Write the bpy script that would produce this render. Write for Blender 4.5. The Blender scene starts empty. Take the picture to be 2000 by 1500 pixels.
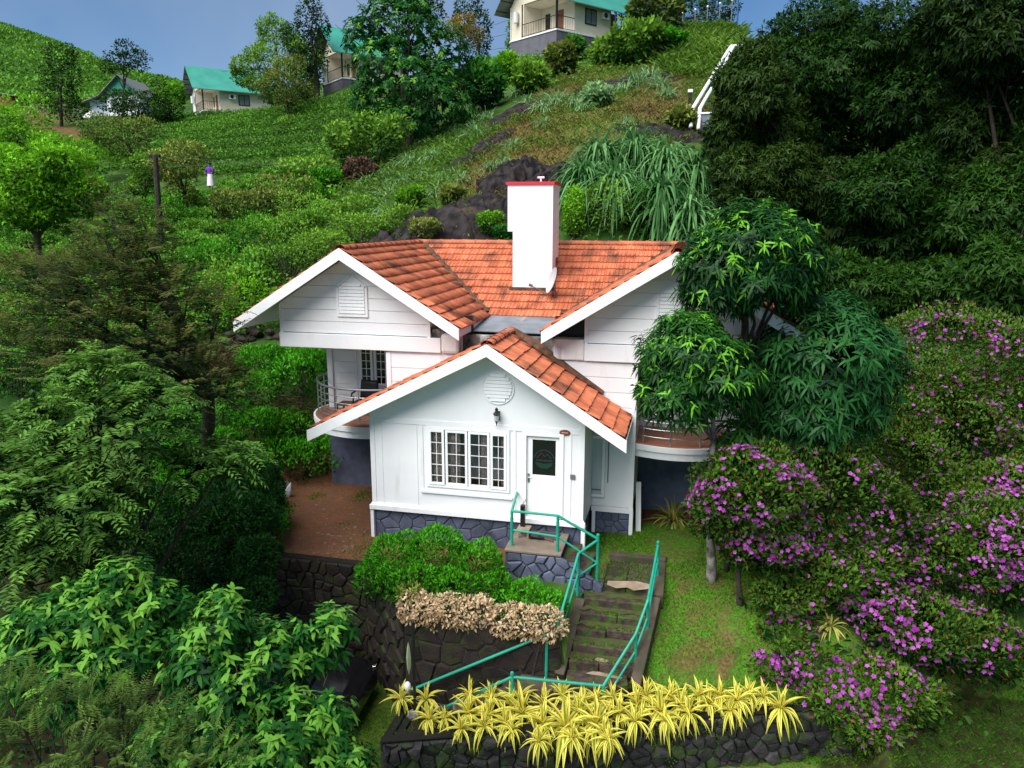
import bpy, bmesh, math, random
import numpy as np
from mathutils import Vector, Matrix
random.seed(5)
rng = np.random.default_rng(11)
SC = bpy.context.scene
COL = SC.collection
# ------------------------------------------------------------------ camera
CAM = np.array([6.881, -15.475, 6.539])
YAW, PITCH, ROLL, FPX = 0.227, 0.2127, 0.002, 1484.0      # focal length in photo pixels (2000 wide)
_c, _s = math.cos(YAW), math.sin(YAW)
CF = np.array([-_s*math.cos(PITCH), _c*math.cos(PITCH), -math.sin(PITCH)])
_R0 = np.array([_c, _s, 0.0]); _U0 = np.cross(_R0, CF)
CR = math.cos(ROLL)*_R0 + math.sin(ROLL)*_U0
CU = -math.sin(ROLL)*_R0 + math.cos(ROLL)*_U0
HF = np.array([-_s, _c, 0.0])
cd = bpy.data.cameras.new('camera'); cam = bpy.data.objects.new('camera', cd); COL.objects.link(cam)
cd.sensor_width = 36.0; cd.lens = FPX/2000.0*36.0; cd.clip_start = 0.1; cd.clip_end = 3000
m = Matrix.Identity(4)
for i in range(3):
    m[i][0], m[i][1], m[i][2], m[i][3] = CR[i], CU[i], -CF[i], CAM[i]
cam.matrix_world = m
SC.camera = cam
# ------------------------------------------------------------------ sky and sun (bright overcast, sun high at the left behind the viewer)
SUN_DIR = Vector((-0.36, -0.62, 0.95)).normalized()
w = bpy.data.worlds.new('World'); SC.world = w; w.use_nodes = True
nt = w.node_tree; nt.nodes.clear()
wo = nt.nodes.new('ShaderNodeOutputWorld'); bg = nt.nodes.new('ShaderNodeBackground')
sky = nt.nodes.new('ShaderNodeTexSky'); sky.sky_type = 'NISHITA'; sky.sun_disc = False
sky.sun_elevation = math.asin(SUN_DIR.z); sky.sun_rotation = math.atan2(SUN_DIR.x, SUN_DIR.y)
sky.air_density = 1.0; sky.dust_density = 0.6; sky.ozone_density = 2.0; sky.altitude = 1500
tc = nt.nodes.new('ShaderNodeTexCoord'); cn = nt.nodes.new('ShaderNodeTexNoise')
cn.inputs['Scale'].default_value = 2.2; cn.inputs['Detail'].default_value = 5; cn.inputs['Roughness'].default_value = 0.45
cr = nt.nodes.new('ShaderNodeValToRGB'); cr.color_ramp.elements[0].position = 0.36; cr.color_ramp.elements[1].position = 0.68
mx = nt.nodes.new('ShaderNodeMixRGB'); mx.inputs['Color2'].default_value = (4.0, 4.7, 5.8, 1)
sc_ = nt.nodes.new('ShaderNodeMixRGB'); sc_.blend_type = 'MULTIPLY'; sc_.inputs['Fac'].default_value = 1.0
sc_.inputs['Color2'].default_value = (0.56, 0.76, 0.90, 1)
nt.links.new(tc.outputs['Generated'], cn.inputs['Vector']); nt.links.new(cn.outputs['Fac'], cr.inputs['Fac'])
ms = nt.nodes.new('ShaderNodeMath'); ms.operation = 'MULTIPLY'; ms.inputs[1].default_value = 0.6
nt.links.new(cr.outputs['Color'], ms.inputs[0]); nt.links.new(ms.outputs[0], mx.inputs['Fac'])
nt.links.new(sky.outputs['Color'], sc_.inputs['Color1']); nt.links.new(sc_.outputs['Color'], mx.inputs['Color1'])
nt.links.new(mx.outputs['Color'], bg.inputs['Color']); bg.inputs['Strength'].default_value = 0.058
nt.links.new(bg.outputs['Background'], wo.inputs['Surface'])
sl = bpy.data.lights.new('sun', 'SUN'); sl.energy = 3.4; sl.angle = math.radians(58); sl.color = (1.0, 0.965, 0.92)
so = bpy.data.objects.new('sun', sl); COL.objects.link(so); so.location = (-20, -30, 60)
so.rotation_euler = SUN_DIR.to_track_quat('Z', 'Y').to_euler()
SC.view_settings.view_transform = 'Standard'; SC.view_settings.look = 'None'
SC.view_settings.gamma = 1.0; SC.view_settings.use_curve_mapping = False; SC.view_settings.exposure = 1.08
SC.cycles.max_bounces = 6; SC.cycles.diffuse_bounces = 3; SC.cycles.glossy_bounces = 2
SC.cycles.transparent_max_bounces = 8; SC.cycles.transmission_bounces = 3
# ------------------------------------------------------------------ helpers
def at(px, py, D):
    """world point seen at photo pixel (px,py), D metres ahead along the level heading"""
    d = CF*FPX + CR*(px-1000.0) + CU*(750.0-py)
    return CAM + d*(D/float(d @ HF))
def atp(px, py, ax, val):
    d = CF*FPX + CR*(px-1000.0) + CU*(750.0-py)
    return CAM + d*((val-CAM[ax])/d[ax])
def prj(P):
    d = np.asarray(P, float)-CAM; z = d@CF
    return np.stack([1000+FPX*(d@CR)/z, 750-FPX*(d@CU)/z], -1)

class MB:
    def __init__(s): s.v = []; s.f = []
    def add(s, vs, fs):
        o = len(s.v); s.v += [tuple(map(float, p)) for p in vs]; s.f += [tuple(o+i for i in f) for f in fs]; return s
    def box(s, a, b):
        x0, y0, z0 = a; x1, y1, z1 = b
        return s.add([(x0,y0,z0),(x1,y0,z0),(x1,y1,z0),(x0,y1,z0),(x0,y0,z1),(x1,y0,z1),(x1,y1,z1),(x0,y1,z1)],
                     [(0,3,2,1),(4,5,6,7),(0,1,5,4),(1,2,6,5),(2,3,7,6),(3,0,4,7)])
    def prism(s, poly, O, U, V, W):
        """2D polygon (u,v) placed at O+U*u+V*v, extruded by vector W"""
        O, U, V, W = map(np.asarray, (O, U, V, W)); n = len(poly)
        a = [O+U*u+V*v for u, v in poly]; b = [p+W for p in a]
        return s.add(a+b, [tuple(range(n))[::-1], tuple(range(n, 2*n))]+[(i, (i+1) % n, n+(i+1) % n, n+i) for i in range(n)])
    def xz(s, poly, y0, y1): return s.prism(poly, (0,y0,0), (1,0,0), (0,0,1), (0,y1-y0,0))
    def tube(s, pts, r, seg=8, cap=True):
        P = [np.asarray(p, float) for p in pts]; n = len(P)
        R = r if hasattr(r, '__len__') else [r]*n
        vs = []; prev = None
        for i in range(n):
            t = P[min(i+1, n-1)]-P[max(i-1, 0)]; t = t/(np.linalg.norm(t)+1e-9)
            u = np.cross(t, (0,0,1) if abs(t[2]) < .92 else (1,0,0)) if prev is None else prev-t*(prev@t)
            u = u/(np.linalg.norm(u)+1e-9); prev = u; v = np.cross(t, u)
            for k in range(seg):
                a = 2*math.pi*k/seg; vs.append(P[i]+(u*math.cos(a)+v*math.sin(a))*R[i])
        fs = [(i*seg+k, i*seg+(k+1) % seg, (i+1)*seg+(k+1) % seg, (i+1)*seg+k) for i in range(n-1) for k in range(seg)]
        if cap: fs += [tuple(range(seg))[::-1], tuple((n-1)*seg+k for k in range(seg))]
        return s.add(vs, fs)
    def bar(s, a, b, wd, th):
        """rectangular bar from a to b"""
        a = np.asarray(a, float); b = np.asarray(b, float); t = b-a; t = t/np.linalg.norm(t)
        u = np.cross(t, (0,0,1)); u = np.array((1.,0,0)) if np.linalg.norm(u) < 1e-6 else u/np.linalg.norm(u); v = np.cross(t, u)
        q = [(-wd/2,-th/2),(wd/2,-th/2),(wd/2,th/2),(-wd/2,th/2)]
        return s.prism(q, a, u, v, b-a)
    def ring(s, rows, closed=True):
        """lathe-like stack of rings (each a list of points with equal count)"""
        n = len(rows[0]); vs = [p for r in rows for p in r]
        fs = [(i*n+k, i*n+(k+1) % n, (i+1)*n+(k+1) % n, (i+1)*n+k) for i in range(len(rows)-1) for k in range(n if closed else n-1)]
        return s.add(vs, fs)
    def lathe(s, c, prof, seg=16, ax=2):
        rows = []
        for r, h in prof:
            row = []
            for k in range(seg):
                a = 2*math.pi*k/seg; p = [r*math.cos(a), r*math.sin(a)]; p.insert(ax, h); row.append(tuple(c[i]+p[i] for i in range(3)))
            rows.append(row)
        return s.ring(rows)
    def mesh(s, name, mat=None, smooth=False):
        me = bpy.data.meshes.new(name); me.from_pydata(s.v, [], s.f)
        bm = bmesh.new(); bm.from_mesh(me); bmesh.ops.recalc_face_normals(bm, faces=bm.faces); bm.to_mesh(me); bm.free()
        if smooth:
            me.polygons.foreach_set('use_smooth', [True]*len(me.polygons))
        if mat: me.materials.append(mat)
        return me

def link(o, parent=None):
    COL.objects.link(o)
    if parent is not None:
        o.parent = parent; o.matrix_parent_inverse = pinv(parent)
    return o
_MW = {}
def pinv(p):
    return _MW.get(p.name, Matrix.Identity(4)).inverted()
def obj(name, mb, mat=None, parent=None, smooth=False, bevel=0):
    me = mb if isinstance(mb, bpy.types.Mesh) else mb.mesh(name, mat, smooth)
    o = bpy.data.objects.new(name, me); link(o, parent); _MW[o.name] = Matrix.Identity(4)
    if bevel:
        b = o.modifiers.new('bevel', 'BEVEL'); b.width = bevel; b.segments = 2; b.limit_method = 'ANGLE'
    return o
def tag(o, label, cat, group=None, kind=None):
    if label: o['label'] = label
    if cat: o['category'] = cat
    if group: o['group'] = group
    if kind: o['kind'] = kind
    return o
def thing(name, label, cat, loc=(0,0,0), group=None, rotz=0.0):
    """an Empty at the thing's base; parts are given in world coordinates unless rotz/loc stay zero"""
    o = bpy.data.objects.new(name, None); COL.objects.link(o); o.location = tuple(map(float, loc)); o.rotation_euler = (0,0,rotz)
    o.empty_display_size = .2
    _MW[o.name] = Matrix.Translation(o.location) @ Matrix.Rotation(rotz, 4, 'Z')
    return tag(o, label, cat, group)
def dup(root, loc, rotz=0.0, scale=1.0, label=None, group=None):
    def cp(o, par):
        c = o.copy(); COL.objects.link(c)
        if par is not None: c.parent = par
        for ch in o.children: cp(ch, c)
        return c
    r = cp(root, None); r.location = tuple(map(float, loc)); r.rotation_euler = (0,0,rotz)
    r.scale = (scale,)*3 if not hasattr(scale, '__len__') else scale
    if label: r['label'] = label
    if group: r['group'] = group
    return r
def struct(o): o['kind'] = 'structure'; return o
def clip(poly, a, b, c):
    """keep a*x+b*y<=c"""
    out = []
    for i in range(len(poly)):
        p, q = poly[i], poly[(i+1) % len(poly)]
        dp = a*p[0]+b*p[1]-c; dq = a*q[0]+b*q[1]-c
        if dp <= 0: out.append(p)
        if dp*dq < 0:
            t = dp/(dp-dq); out.append((p[0]+(q[0]-p[0])*t, p[1]+(q[1]-p[1])*t))
    return out
def area(poly):
    return .5*sum(poly[i][0]*poly[(i+1) % len(poly)][1]-poly[(i+1) % len(poly)][0]*poly[i][1] for i in range(len(poly)))
def inset(poly, d):
    """shrink a convex polygon by d"""
    if area(poly) < 0: poly = poly[::-1]
    out = poly
    for i in range(len(poly)):
        p, q = poly[i], poly[(i+1) % len(poly)]
        ex, ey = q[0]-p[0], q[1]-p[1]; L = math.hypot(ex, ey)
        if L < 1e-6: continue
        nx, ny = ey/L, -ex/L
        out = clip(out, nx, ny, nx*p[0]+ny*p[1]-d)
        if len(out) < 3: return []
    return out
def voronoi(outline, seeds):
    cells = []
    for i, s in enumerate(seeds):
        c = outline
        for j, t in enumerate(seeds):
            if i != j:
                a, b = t[0]-s[0], t[1]-s[1]
                c = clip(c, a, b, (t[0]**2+t[1]**2-s[0]**2-s[1]**2)/2)
                if len(c) < 3: break
        if len(c) >= 3: cells.append(c)
    return cells
def jseeds(u0, u1, v0, v1, nu, nv, r, jit=.36):
    return [(u0+(u1-u0)*(i+.5+(j % 2)*.5-.25+r.uniform(-jit, jit))/nu, v0+(v1-v0)*(j+.5+r.uniform(-jit, jit))/nv) for j in range(nv) for i in range(nu)]
def stones(parent, outline, seeds, O, U, V, N, depth, mats, gap=.012, name='stone', bulge=.55, join=False):
    """irregular stones as separate parts standing proud of a wall face (outline in u,v metres)"""
    O, U, V, N = (np.asarray(a, float) for a in (O, U, V, N)); J = MB()
    for c in voronoi(outline, seeds):
        a = inset(c, gap)
        if len(a) < 3: continue
        b = inset(a, min(depth*bulge, .03)) or a
        if len(b) < 3: b = a
        d = depth*random.uniform(.5, 1.4); n = len(a)
        g = (sum(p[0] for p in a)/n, sum(p[1] for p in a)/n)
        # the front ring is the back ring pulled towards the centre, so counts match
        k = random.uniform(.74, .88)
        tl = (random.uniform(-.4, .4), random.uniform(-.4, .4))
        fr = [(g[0]+(p[0]-g[0])*k, g[1]+(p[1]-g[1])*k) for p in a]
        P0 = [O+U*p[0]+V*p[1]-N*.02 for p in a]; P1 = [O+U*p[0]+V*p[1]+N*(d*.6) for p in a]
        P2 = [O+U*p[0]+V*p[1]+N*(d+tl[0]*(p[0]-g[0])*depth*4+tl[1]*(p[1]-g[1])*depth*4) for p in fr]
        mb = J if join else MB(); base = P0+P1+P2
        fs = [(i, (i+1) % n, n+(i+1) % n, n+i) for i in range(n)]+[(n+i, n+(i+1) % n, 2*n+(i+1) % n, 2*n+i) for i in range(n)]
        ctr = O+U*g[0]+V*g[1]+N*(d*1.12)
        fs += [(2*n+i, 2*n+(i+1) % n, 3*n) for i in range(n)]
        mb.add(base+[ctr], fs)
        if not join: obj(name, mb, random.choice(mats), parent)
    if join: return obj(name+'s', J, mats[0], parent)
# ------------------------------------------------------------------ materials
def nodes_of(name):
    mt = bpy.data.materials.new(name); mt.use_nodes = True
    return mt, mt.node_tree, mt.node_tree.nodes['Principled BSDF']
def mat(name, c, rough=.6, c2=None, scale=4.0, bump=0.0, bscale=30.0, spec=.35, metal=0.0, stain=None, stain_scale=(1.2,1.2,1.2), stain_lo=.55, stain_hi=.75, objvar=0.0):
    mt, t, p = nodes_of(name); N, L = t.nodes.new, t.links.new
    p.inputs['Roughness'].default_value = rough; p.inputs['Specular IOR Level'].default_value = spec; p.inputs['Metallic'].default_value = metal
    geo = N('ShaderNodeNewGeometry'); cur = None
    def noise(s, det=4, vec=None):
        n = N('ShaderNodeTexNoise'); n.inputs['Scale'].default_value = s; n.inputs['Detail'].default_value = det
        L(vec or geo.outputs['Position'], n.inputs['Vector']); return n.outputs['Fac']
    rgb = N('ShaderNodeRGB'); rgb.outputs[0].default_value = (*c, 1); cur = rgb.outputs[0]
    if c2:
        r = N('ShaderNodeValToRGB'); r.color_ramp.elements[0].position = .36; r.color_ramp.elements[1].position = .66
        r.color_ramp.elements[0].color = (*c, 1); r.color_ramp.elements[1].color = (*c2, 1); L(noise(scale), r.inputs['Fac']); cur = r.outputs['Color']
    if objvar:
        oi = N('ShaderNodeObjectInfo'); mr = N('ShaderNodeMapRange'); mr.inputs['To Min'].default_value = 1-objvar; mr.inputs['To Max'].default_value = 1+objvar
        at_ = N('ShaderNodeAttribute'); at_.attribute_name = 'tint'; ad = N('ShaderNodeMath'); ad.operation = 'ADD'; fr = N('ShaderNodeMath'); fr.operation = 'FRACT'
        L(oi.outputs['Random'], ad.inputs[0]); L(at_.outputs['Fac'], ad.inputs[1]); L(ad.outputs[0], fr.inputs[0]); L(fr.outputs[0], mr.inputs['Value'])
        mm = N('ShaderNodeVectorMath'); mm.operation = 'SCALE'; L(cur, mm.inputs[0]); L(mr.outputs['Result'], mm.inputs['Scale']); cur = mm.outputs['Vector']
    if stain:
        mp = N('ShaderNodeVectorMath'); mp.operation = 'MULTIPLY'; mp.inputs[1].default_value = stain_scale; L(geo.outputs['Position'], mp.inputs[0])
        r = N('ShaderNodeValToRGB'); r.color_ramp.elements[0].position = stain_lo; r.color_ramp.elements[1].position = stain_hi
        L(noise(1.0, 6, mp.outputs[0]), r.inputs['Fac'])
        m_ = N('ShaderNodeMixRGB'); L(r.outputs['Color'], m_.inputs['Fac']); L(cur, m_.inputs['Color1']); m_.inputs['Color2'].default_value = (*stain, 1); cur = m_.outputs['Color']
    L(cur, p.inputs['Base Color'])
    if bump:
        b = N('ShaderNodeBump'); b.inputs['Strength'].default_value = bump; b.inputs['Distance'].default_value = .02
        L(noise(bscale, 5), b.inputs['Height']); L(b.outputs['Normal'], p.inputs['Normal'])
    return mt
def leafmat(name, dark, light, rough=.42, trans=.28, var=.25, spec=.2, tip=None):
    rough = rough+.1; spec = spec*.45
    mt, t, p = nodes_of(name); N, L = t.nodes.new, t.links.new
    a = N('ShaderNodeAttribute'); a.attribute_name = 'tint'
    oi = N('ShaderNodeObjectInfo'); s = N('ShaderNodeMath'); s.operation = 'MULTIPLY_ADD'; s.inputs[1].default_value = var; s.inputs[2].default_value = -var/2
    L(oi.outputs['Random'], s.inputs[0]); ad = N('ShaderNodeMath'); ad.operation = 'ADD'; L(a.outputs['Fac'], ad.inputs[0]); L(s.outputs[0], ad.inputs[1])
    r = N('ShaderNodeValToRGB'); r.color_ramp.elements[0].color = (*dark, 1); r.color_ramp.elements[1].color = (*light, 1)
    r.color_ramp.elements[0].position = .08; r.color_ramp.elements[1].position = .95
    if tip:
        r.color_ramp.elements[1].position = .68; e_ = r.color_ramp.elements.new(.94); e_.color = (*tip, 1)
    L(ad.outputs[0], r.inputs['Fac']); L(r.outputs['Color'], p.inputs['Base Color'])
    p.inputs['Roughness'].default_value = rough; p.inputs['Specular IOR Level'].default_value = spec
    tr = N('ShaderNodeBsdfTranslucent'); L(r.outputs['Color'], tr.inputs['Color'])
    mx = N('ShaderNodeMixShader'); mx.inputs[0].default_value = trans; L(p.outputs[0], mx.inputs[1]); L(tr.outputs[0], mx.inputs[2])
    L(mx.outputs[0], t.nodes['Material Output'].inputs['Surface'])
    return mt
def glassmat(name, tint=(1,1,1), refl=.12):
    mt, t, p = nodes_of(name); N, L = t.nodes.new, t.links.new
    tr = N('ShaderNodeBsdfTransparent'); tr.inputs['Color'].default_value = (*tint, 1)
    g = N('ShaderNodeBsdfGlossy'); g.inputs['Roughness'].default_value = .03
    lw = N('ShaderNodeFresnel'); lw.inputs['IOR'].default_value = 1.45; ad = N('ShaderNodeMath'); ad.operation = 'ADD'; ad.inputs[1].default_value = refl; ad.use_clamp = True
    L(lw.outputs[0], ad.inputs[0]); mx = N('ShaderNodeMixShader'); L(ad.outputs[0], mx.inputs[0]); L(tr.outputs[0], mx.inputs[1]); L(g.outputs[0], mx.inputs[2])
    L(mx.outputs[0], t.nodes['Material Output'].inputs['Surface']); return mt
M = {}
M['white'] = mat('white_paint', (.82,.82,.82), .55, (.76,.77,.785), 1.3, .05, 12, stain=(.5,.47,.42), stain_scale=(2.6,2.6,.45), stain_lo=.63, stain_hi=1.0)
M['white2'] = mat('white_stained', (.8,.79,.77), .6, (.66,.64,.6), 2.5, .1, 14, stain=(.18,.15,.13), stain_scale=(5,5,.9), stain_lo=.5, stain_hi=.78)
M['frame'] = mat('window_frame_white', (.84,.84,.84), .35)
M['blue'] = mat('blue_grey_paint', (.075,.088,.135), .6, (.1,.115,.165), 6, .35, 25, objvar=.14, stain=(.03,.033,.045), stain_scale=(2,2,1), stain_lo=.55, stain_hi=.8)
M['bluej'] = mat('blue_grey_joint', (.04,.047,.075), .8, (.055,.062,.09), 9, .3, 30)
M['tile'] = mat('terracotta_tile', (.55,.17,.078), .78, (.40,.105,.048), 3.0, .25, 40, objvar=.16, stain=(.07,.032,.02), stain_scale=(1.5,1.5,1.1), stain_lo=.51, stain_hi=.71)
M['underlay'] = mat('roof_underlay', (.16,.06,.03), .9, (.06,.03,.02), 6)
M['tile_stain'] = mat('valley_debris', (.055,.035,.025), .9, (.16,.07,.035), 7, .6, 40)
M['sheet'] = mat('grey_roof_sheet', (.2,.225,.25), .8, (.14,.16,.18), 2.5, .1, 10, stain=(.42,.33,.2), stain_scale=(3,.6,1), stain_lo=.6, stain_hi=.8)
M['dirtywall'] = mat('dirty_gutter_wall', (.2,.17,.15), .9, (.045,.035,.028), 4, .5, 25, stain=(.5,.48,.45), stain_scale=(3,3,2), stain_lo=.56, stain_hi=.66)
M['red'] = mat('red_paint', (.62,.025,.045), .5)
M['green_metal'] = mat('green_rail_paint', (.012,.25,.165), .38, (.02,.3,.2), 8, .05, 40)
M['steel'] = mat('brushed_steel', (.5,.5,.5), .28, metal=.9)
M['greysteel'] = mat('grey_rail', (.2,.2,.21), .4, metal=.4)
M['glass'] = glassmat('window_glass', refl=.0)
M['darkglass'] = mat('dark_glass', (.01,.011,.012), .08, spec=.6)
M['curtain'] = mat('beige_curtain', (.62,.54,.49), .85, (.3,.25,.22), 14, .2, 40)
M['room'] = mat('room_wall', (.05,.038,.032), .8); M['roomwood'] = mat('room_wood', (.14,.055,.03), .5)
M['tilefloor'] = mat('terracotta_floor', (.32,.14,.085), .45, (.25,.11,.07), 3, objvar=.12)
M['black'] = mat('black_plastic', (.012,.012,.014), .4); M['blackm'] = mat('black_metal', (.02,.02,.022), .35, metal=.3)
M['concrete'] = mat('mossy_concrete', (.085,.066,.048), .9, (.045,.035,.025), 3, .5, 30, stain=(.03,.055,.012), stain_scale=(3.5,3.5,3.5), stain_lo=.52, stain_hi=.66)
M['landing'] = mat('landing_screed', (.2,.155,.115), .7, (.14,.11,.085), 3, .2, 30)
M['step'] = mat('wet_stone_step', (.062,.042,.032), .8, (.024,.017,.014), 9, .9, 26, objvar=.2, stain=(.045,.075,.012), stain_scale=(4,4,4), stain_lo=.52, stain_hi=.62)
M['tan'] = mat('bare_tan_cement', (.3,.235,.165), .85, (.2,.15,.1), 4, .4, 25)
M['moss'] = mat('moss', (.045,.075,.010), .95, (.05,.038,.02), 9, .6, 60)
M['dstone'] = mat('dark_mossy_stone', (.014,.013,.014), .75, (.03,.027,.027), 5, .8, 20, objvar=.4, stain=(.03,.05,.01), stain_scale=(2.5,2.5,3.5), stain_lo=.5, stain_hi=.62)
M['dstone2'] = mat('dark_brown_stone', (.024,.016,.012), .8, (.013,.010,.008), 5, .8, 20, objvar=.4, stain=(.026,.034,.008), stain_scale=(2.5,2.5,3.5), stain_lo=.52, stain_hi=.66)
M['djoint'] = mat('dark_earth_joint', (.006,.005,.0045), .95, (.010,.011,.005), 5, .6, 30)
M['pjoint'] = mat('pale_pointing', (.075,.068,.06), .9, (.02,.018,.015), 4, .3, 30)
M['bark'] = mat('dark_bark', (.026,.019,.015), .9, (.05,.039,.03), 9, .9, 30)
M['lichen'] = mat('pale_lichen_bark', (.3,.28,.26), .85, (.05,.04,.035), 5.0, .7, 30)
M['rock'] = mat('wet_dark_rock', (.010,.008,.009), .75, (.036,.030,.030), 2.6, 1., 14, spec=.12, stain=(.075,.055,.03), stain_scale=(.7,.7,.9), stain_lo=.6, stain_hi=.72)
M['pipe'] = mat('white_pvc', (.8,.8,.82), .35)
M['cream'] = mat('cream_wall', (.74,.66,.52), .7, (.68,.61,.47), 1.2); M['gplinth'] = mat('grey_plinth', (.13,.125,.15), .8, (.1,.1,.12), 2)
M['groof'] = mat('green_sheet_roof', (.045,.29,.22), .5, (.035,.23,.175), .8); M['groof2'] = mat('sheet_underside', (.18,.19,.19), .6)
M['brownv'] = mat('brown_verandah', (.2,.075,.035), .6); M['acw'] = mat('ac_white', (.7,.7,.68), .5)
# ------------------------------------------------------------------ terrain
_pp = [(100,450,45),(60,600,33),(100,750,25),(0,300,80),(0,215,115),(300,330,65),(430,850,20),(430,720,24),(450,640,28),(520,642,26),
 (500,540,33),(450,440,43),(413,368,53),(500,300,65),(500,240,85),(420,226,97),(600,205,90),(670,168,85),(200,232,110),(200,1000,17.5),(300,900,19),
 (650,500,32),(700,400,40),(800,290,52),(900,220,60),(950,130,72),(800,480,29.5),(900,400,32),(950,300,42),(1050,200,52),(1150,130,63),
 (1090,102,67),(1250,100,65),(1330,60,72),(1400,100,60),(1380,250,42),(1250,300,38),(1200,450,30),(1430,62,70),(1600,400,38),(1700,180,60),
 (1900,300,45),(1600,600,27),(1800,650,24),(1900,900,19),(1720,1000,17.5),(1000,440,30),(1100,400,32),(600,620,27),(640,700,23.5),(620,780,21.5),
 (560,760,22),(1500,1150,15.9),(1560,960,18.4),(2000,800,21),(2100,500,32),(-150,800,24),(-150,500,45),(-200,1100,17),(350,1080,15.8)]
_w = [(-3.5,-1,-.75),(-3.9,2,-.65),(-3.2,5,-.6),(0,0,-.7),(5,0,-.7),(9,2,-.75),(9.5,6,-.7),(3,6,-.7),(0,11,-.6),(6,11,-.6),(9.5,10,-.4),(-4,9,.4),
 (8,-2.7,-1.6),(7,-2.7,-1.55),(10,-1,-1.5),(9.5,-3.5,-3.0),(12.6,-1,-2.8),(14,-4,-3.6),(5,-6,-3.3),(0,-5,-3.2),(-3,-4,-3.1),(-7,-5,-2.4),(-9,-2,-1.0),
 (3,-12,-4.5),(12,-12,-5),(-6,-12,-4),(20,-6,-3),(22,5,-.5),(-16,-6,-2),(30,-20,-6),(-30,-20,-5),(2,-30,-9),(-8,3,.1)]
_far = [(0,52,230),(60,72,215),(160,110,205),(240,142,195),(320,165,185),(150,205,150),(300,190,150),(60,150,170),(420,205,180),(560,190,180),(700,150,170),(-200,-20,240),(-150,120,170),(0,135,310),(160,190,300),(320,235,290),(430,250,280),(560,260,270),
 (1000,150,110),(1200,130,115),(1500,110,115),(1800,60,110),(2200,-60,110),(2400,300,60),(2500,700,30)]
_ctrl = np.array([at(*q) for q in _pp]+[np.array(q, float) for q in _w]+[at(*q) for q in _far]+
  [np.array(q, float) for q in [(-400,500,40),(400,500,60),(0,700,40),(500,0,0),(-500,0,0),(0,-400,-40),(400,-300,-30),(-400,-300,-30),(-60,330,40)]])
_n = len(_ctrl)
_K = np.linalg.norm(_ctrl[:,None,:2]-_ctrl[None,:,:2], axis=-1)
_A = np.zeros((_n+3,_n+3)); _A[:_n,:_n] = _K - np.eye(_n)*.15; _A[:_n,_n] = 1; _A[:_n,_n+1:] = _ctrl[:,:2]; _A[_n,:_n] = 1; _A[_n+1:,:_n] = _ctrl[:,:2].T
_W = np.linalg.solve(_A, np.concatenate([_ctrl[:,2],[0,0,0]]))
def sst(a, b, x):
    t = np.clip((x-a)/(b-a), 0, 1); return t*t*(3-2*t)
def yfront(x): return -4.72+(x-2.18)*.316
def gh(x, y):
    """ground height"""
    x = np.asarray(x, float); y = np.asarray(y, float); sh = np.broadcast(x, y).shape
    x = np.broadcast_to(x, sh).ravel(); y = np.broadcast_to(y, sh).ravel()
    z = np.empty(len(x))
    for i in range(0, len(x), 20000):
        q = np.stack([x[i:i+20000], y[i:i+20000]], -1)
        z[i:i+20000] = np.linalg.norm(q[:,None]-_ctrl[None,:,:2], axis=-1) @ _W[:_n] + _W[_n] + q @ _W[_n+1:]
    z += .12*np.sin(x*.9+1.3*np.sin(y*.7))*np.sin(y*.8)*sst(9, 16, np.hypot(x-3, y-2))
    # level pad the cottage stands on
    k = sst(-4.6, -3.4, x)*(1-sst(9.2, 11., x))*sst(-1.45, -1.3, y)*(1-sst(11.2, 13.5, y))
    k = k*(1-sst(5, 8, y)*(1-sst(-3.4,-2.6,x)))
    z = z*(1-k)+(-.7)*k
    # lawn falling to the planter wall
    lw = sst(6.2, 6.5, x)*(1-sst(9.6, 11.5, x))*(1-sst(.2, 1.6, y))
    z = z*(1-lw)+lw*(-.72-1.15*sst(.6, -3.2, y)*1.0)
    # bed in front of the porch
    bd = sst(.3, .45, x-(.4*np.clip((-1.3-y), 0, 9)))*(1-sst(6.2, 6.5, x))*(1-sst(-1.1, -.9, y))
    z = z*(1-bd)+bd*(-.86-.14*sst(-1.,-2.5, y))
    # stair channel and lower landing
    st = (x > 4.98)*(x < 6.45)*(y < -.9) | (x > 5.48)*(x < 6.5)*(y < .25)*(y > -1.5)
    z = np.where(st, -.92-1.3*np.clip((-.9-y)/1.75, 0, 1), z)
    lo = ((x < 6.3)*(y < -2.75) | (x < 4.9)*(y < -2.42))*(x > 1.7)
    z = np.where(lo, np.clip(-2.75-(4.0-x)*.4, -3.3, -2.3), z)
    # planter
    pl = (y < yfront(x)+1.02)*(x > 2.3)*(x < 9.5)
    z = np.where(pl, -2.32+.035*np.clip(x-2.2, 0, 9), z)
    # below the planter wall, and the drive
    fr = (y < yfront(x)+.16)*(x > 1.9)*(x < 10.6)
    z = np.where(fr, -3.3+.05*np.clip(x-3, 0, 8), z)
    dr = ((y < -1.2)*(x < .38) | (x+.0 < .38+1.02*np.clip(-1.33-y, 0, 9))*(x >= .38)*(y < -1.33)*(x < 2.28))*(x > -6.5)
    z = np.where(dr & (z > -3.25), -3.25+.9*sst(-4.5,-6.5, x)+.05*np.sin(x*3)*np.sin(y*2.3), z)
    return z.reshape(sh)
def on(px, py, dmin=8., dmax=330.):
    """where the line of sight through a photo pixel meets the ground"""
    d = CF*FPX+CR*(px-1000.)+CU*(750.-py); d = d/(d @ HF)
    t = np.concatenate([np.arange(dmin, 60, .08), np.arange(60, dmax, .4)])
    P = CAM+d*t[:,None]; below = np.nonzero(P[:,2] < gh(P[:,0], P[:,1]))[0]
    if not len(below): return at(px, py, dmax)
    p = P[below[0]].copy(); p[2] = float(gh(p[0], p[1])); return p
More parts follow.
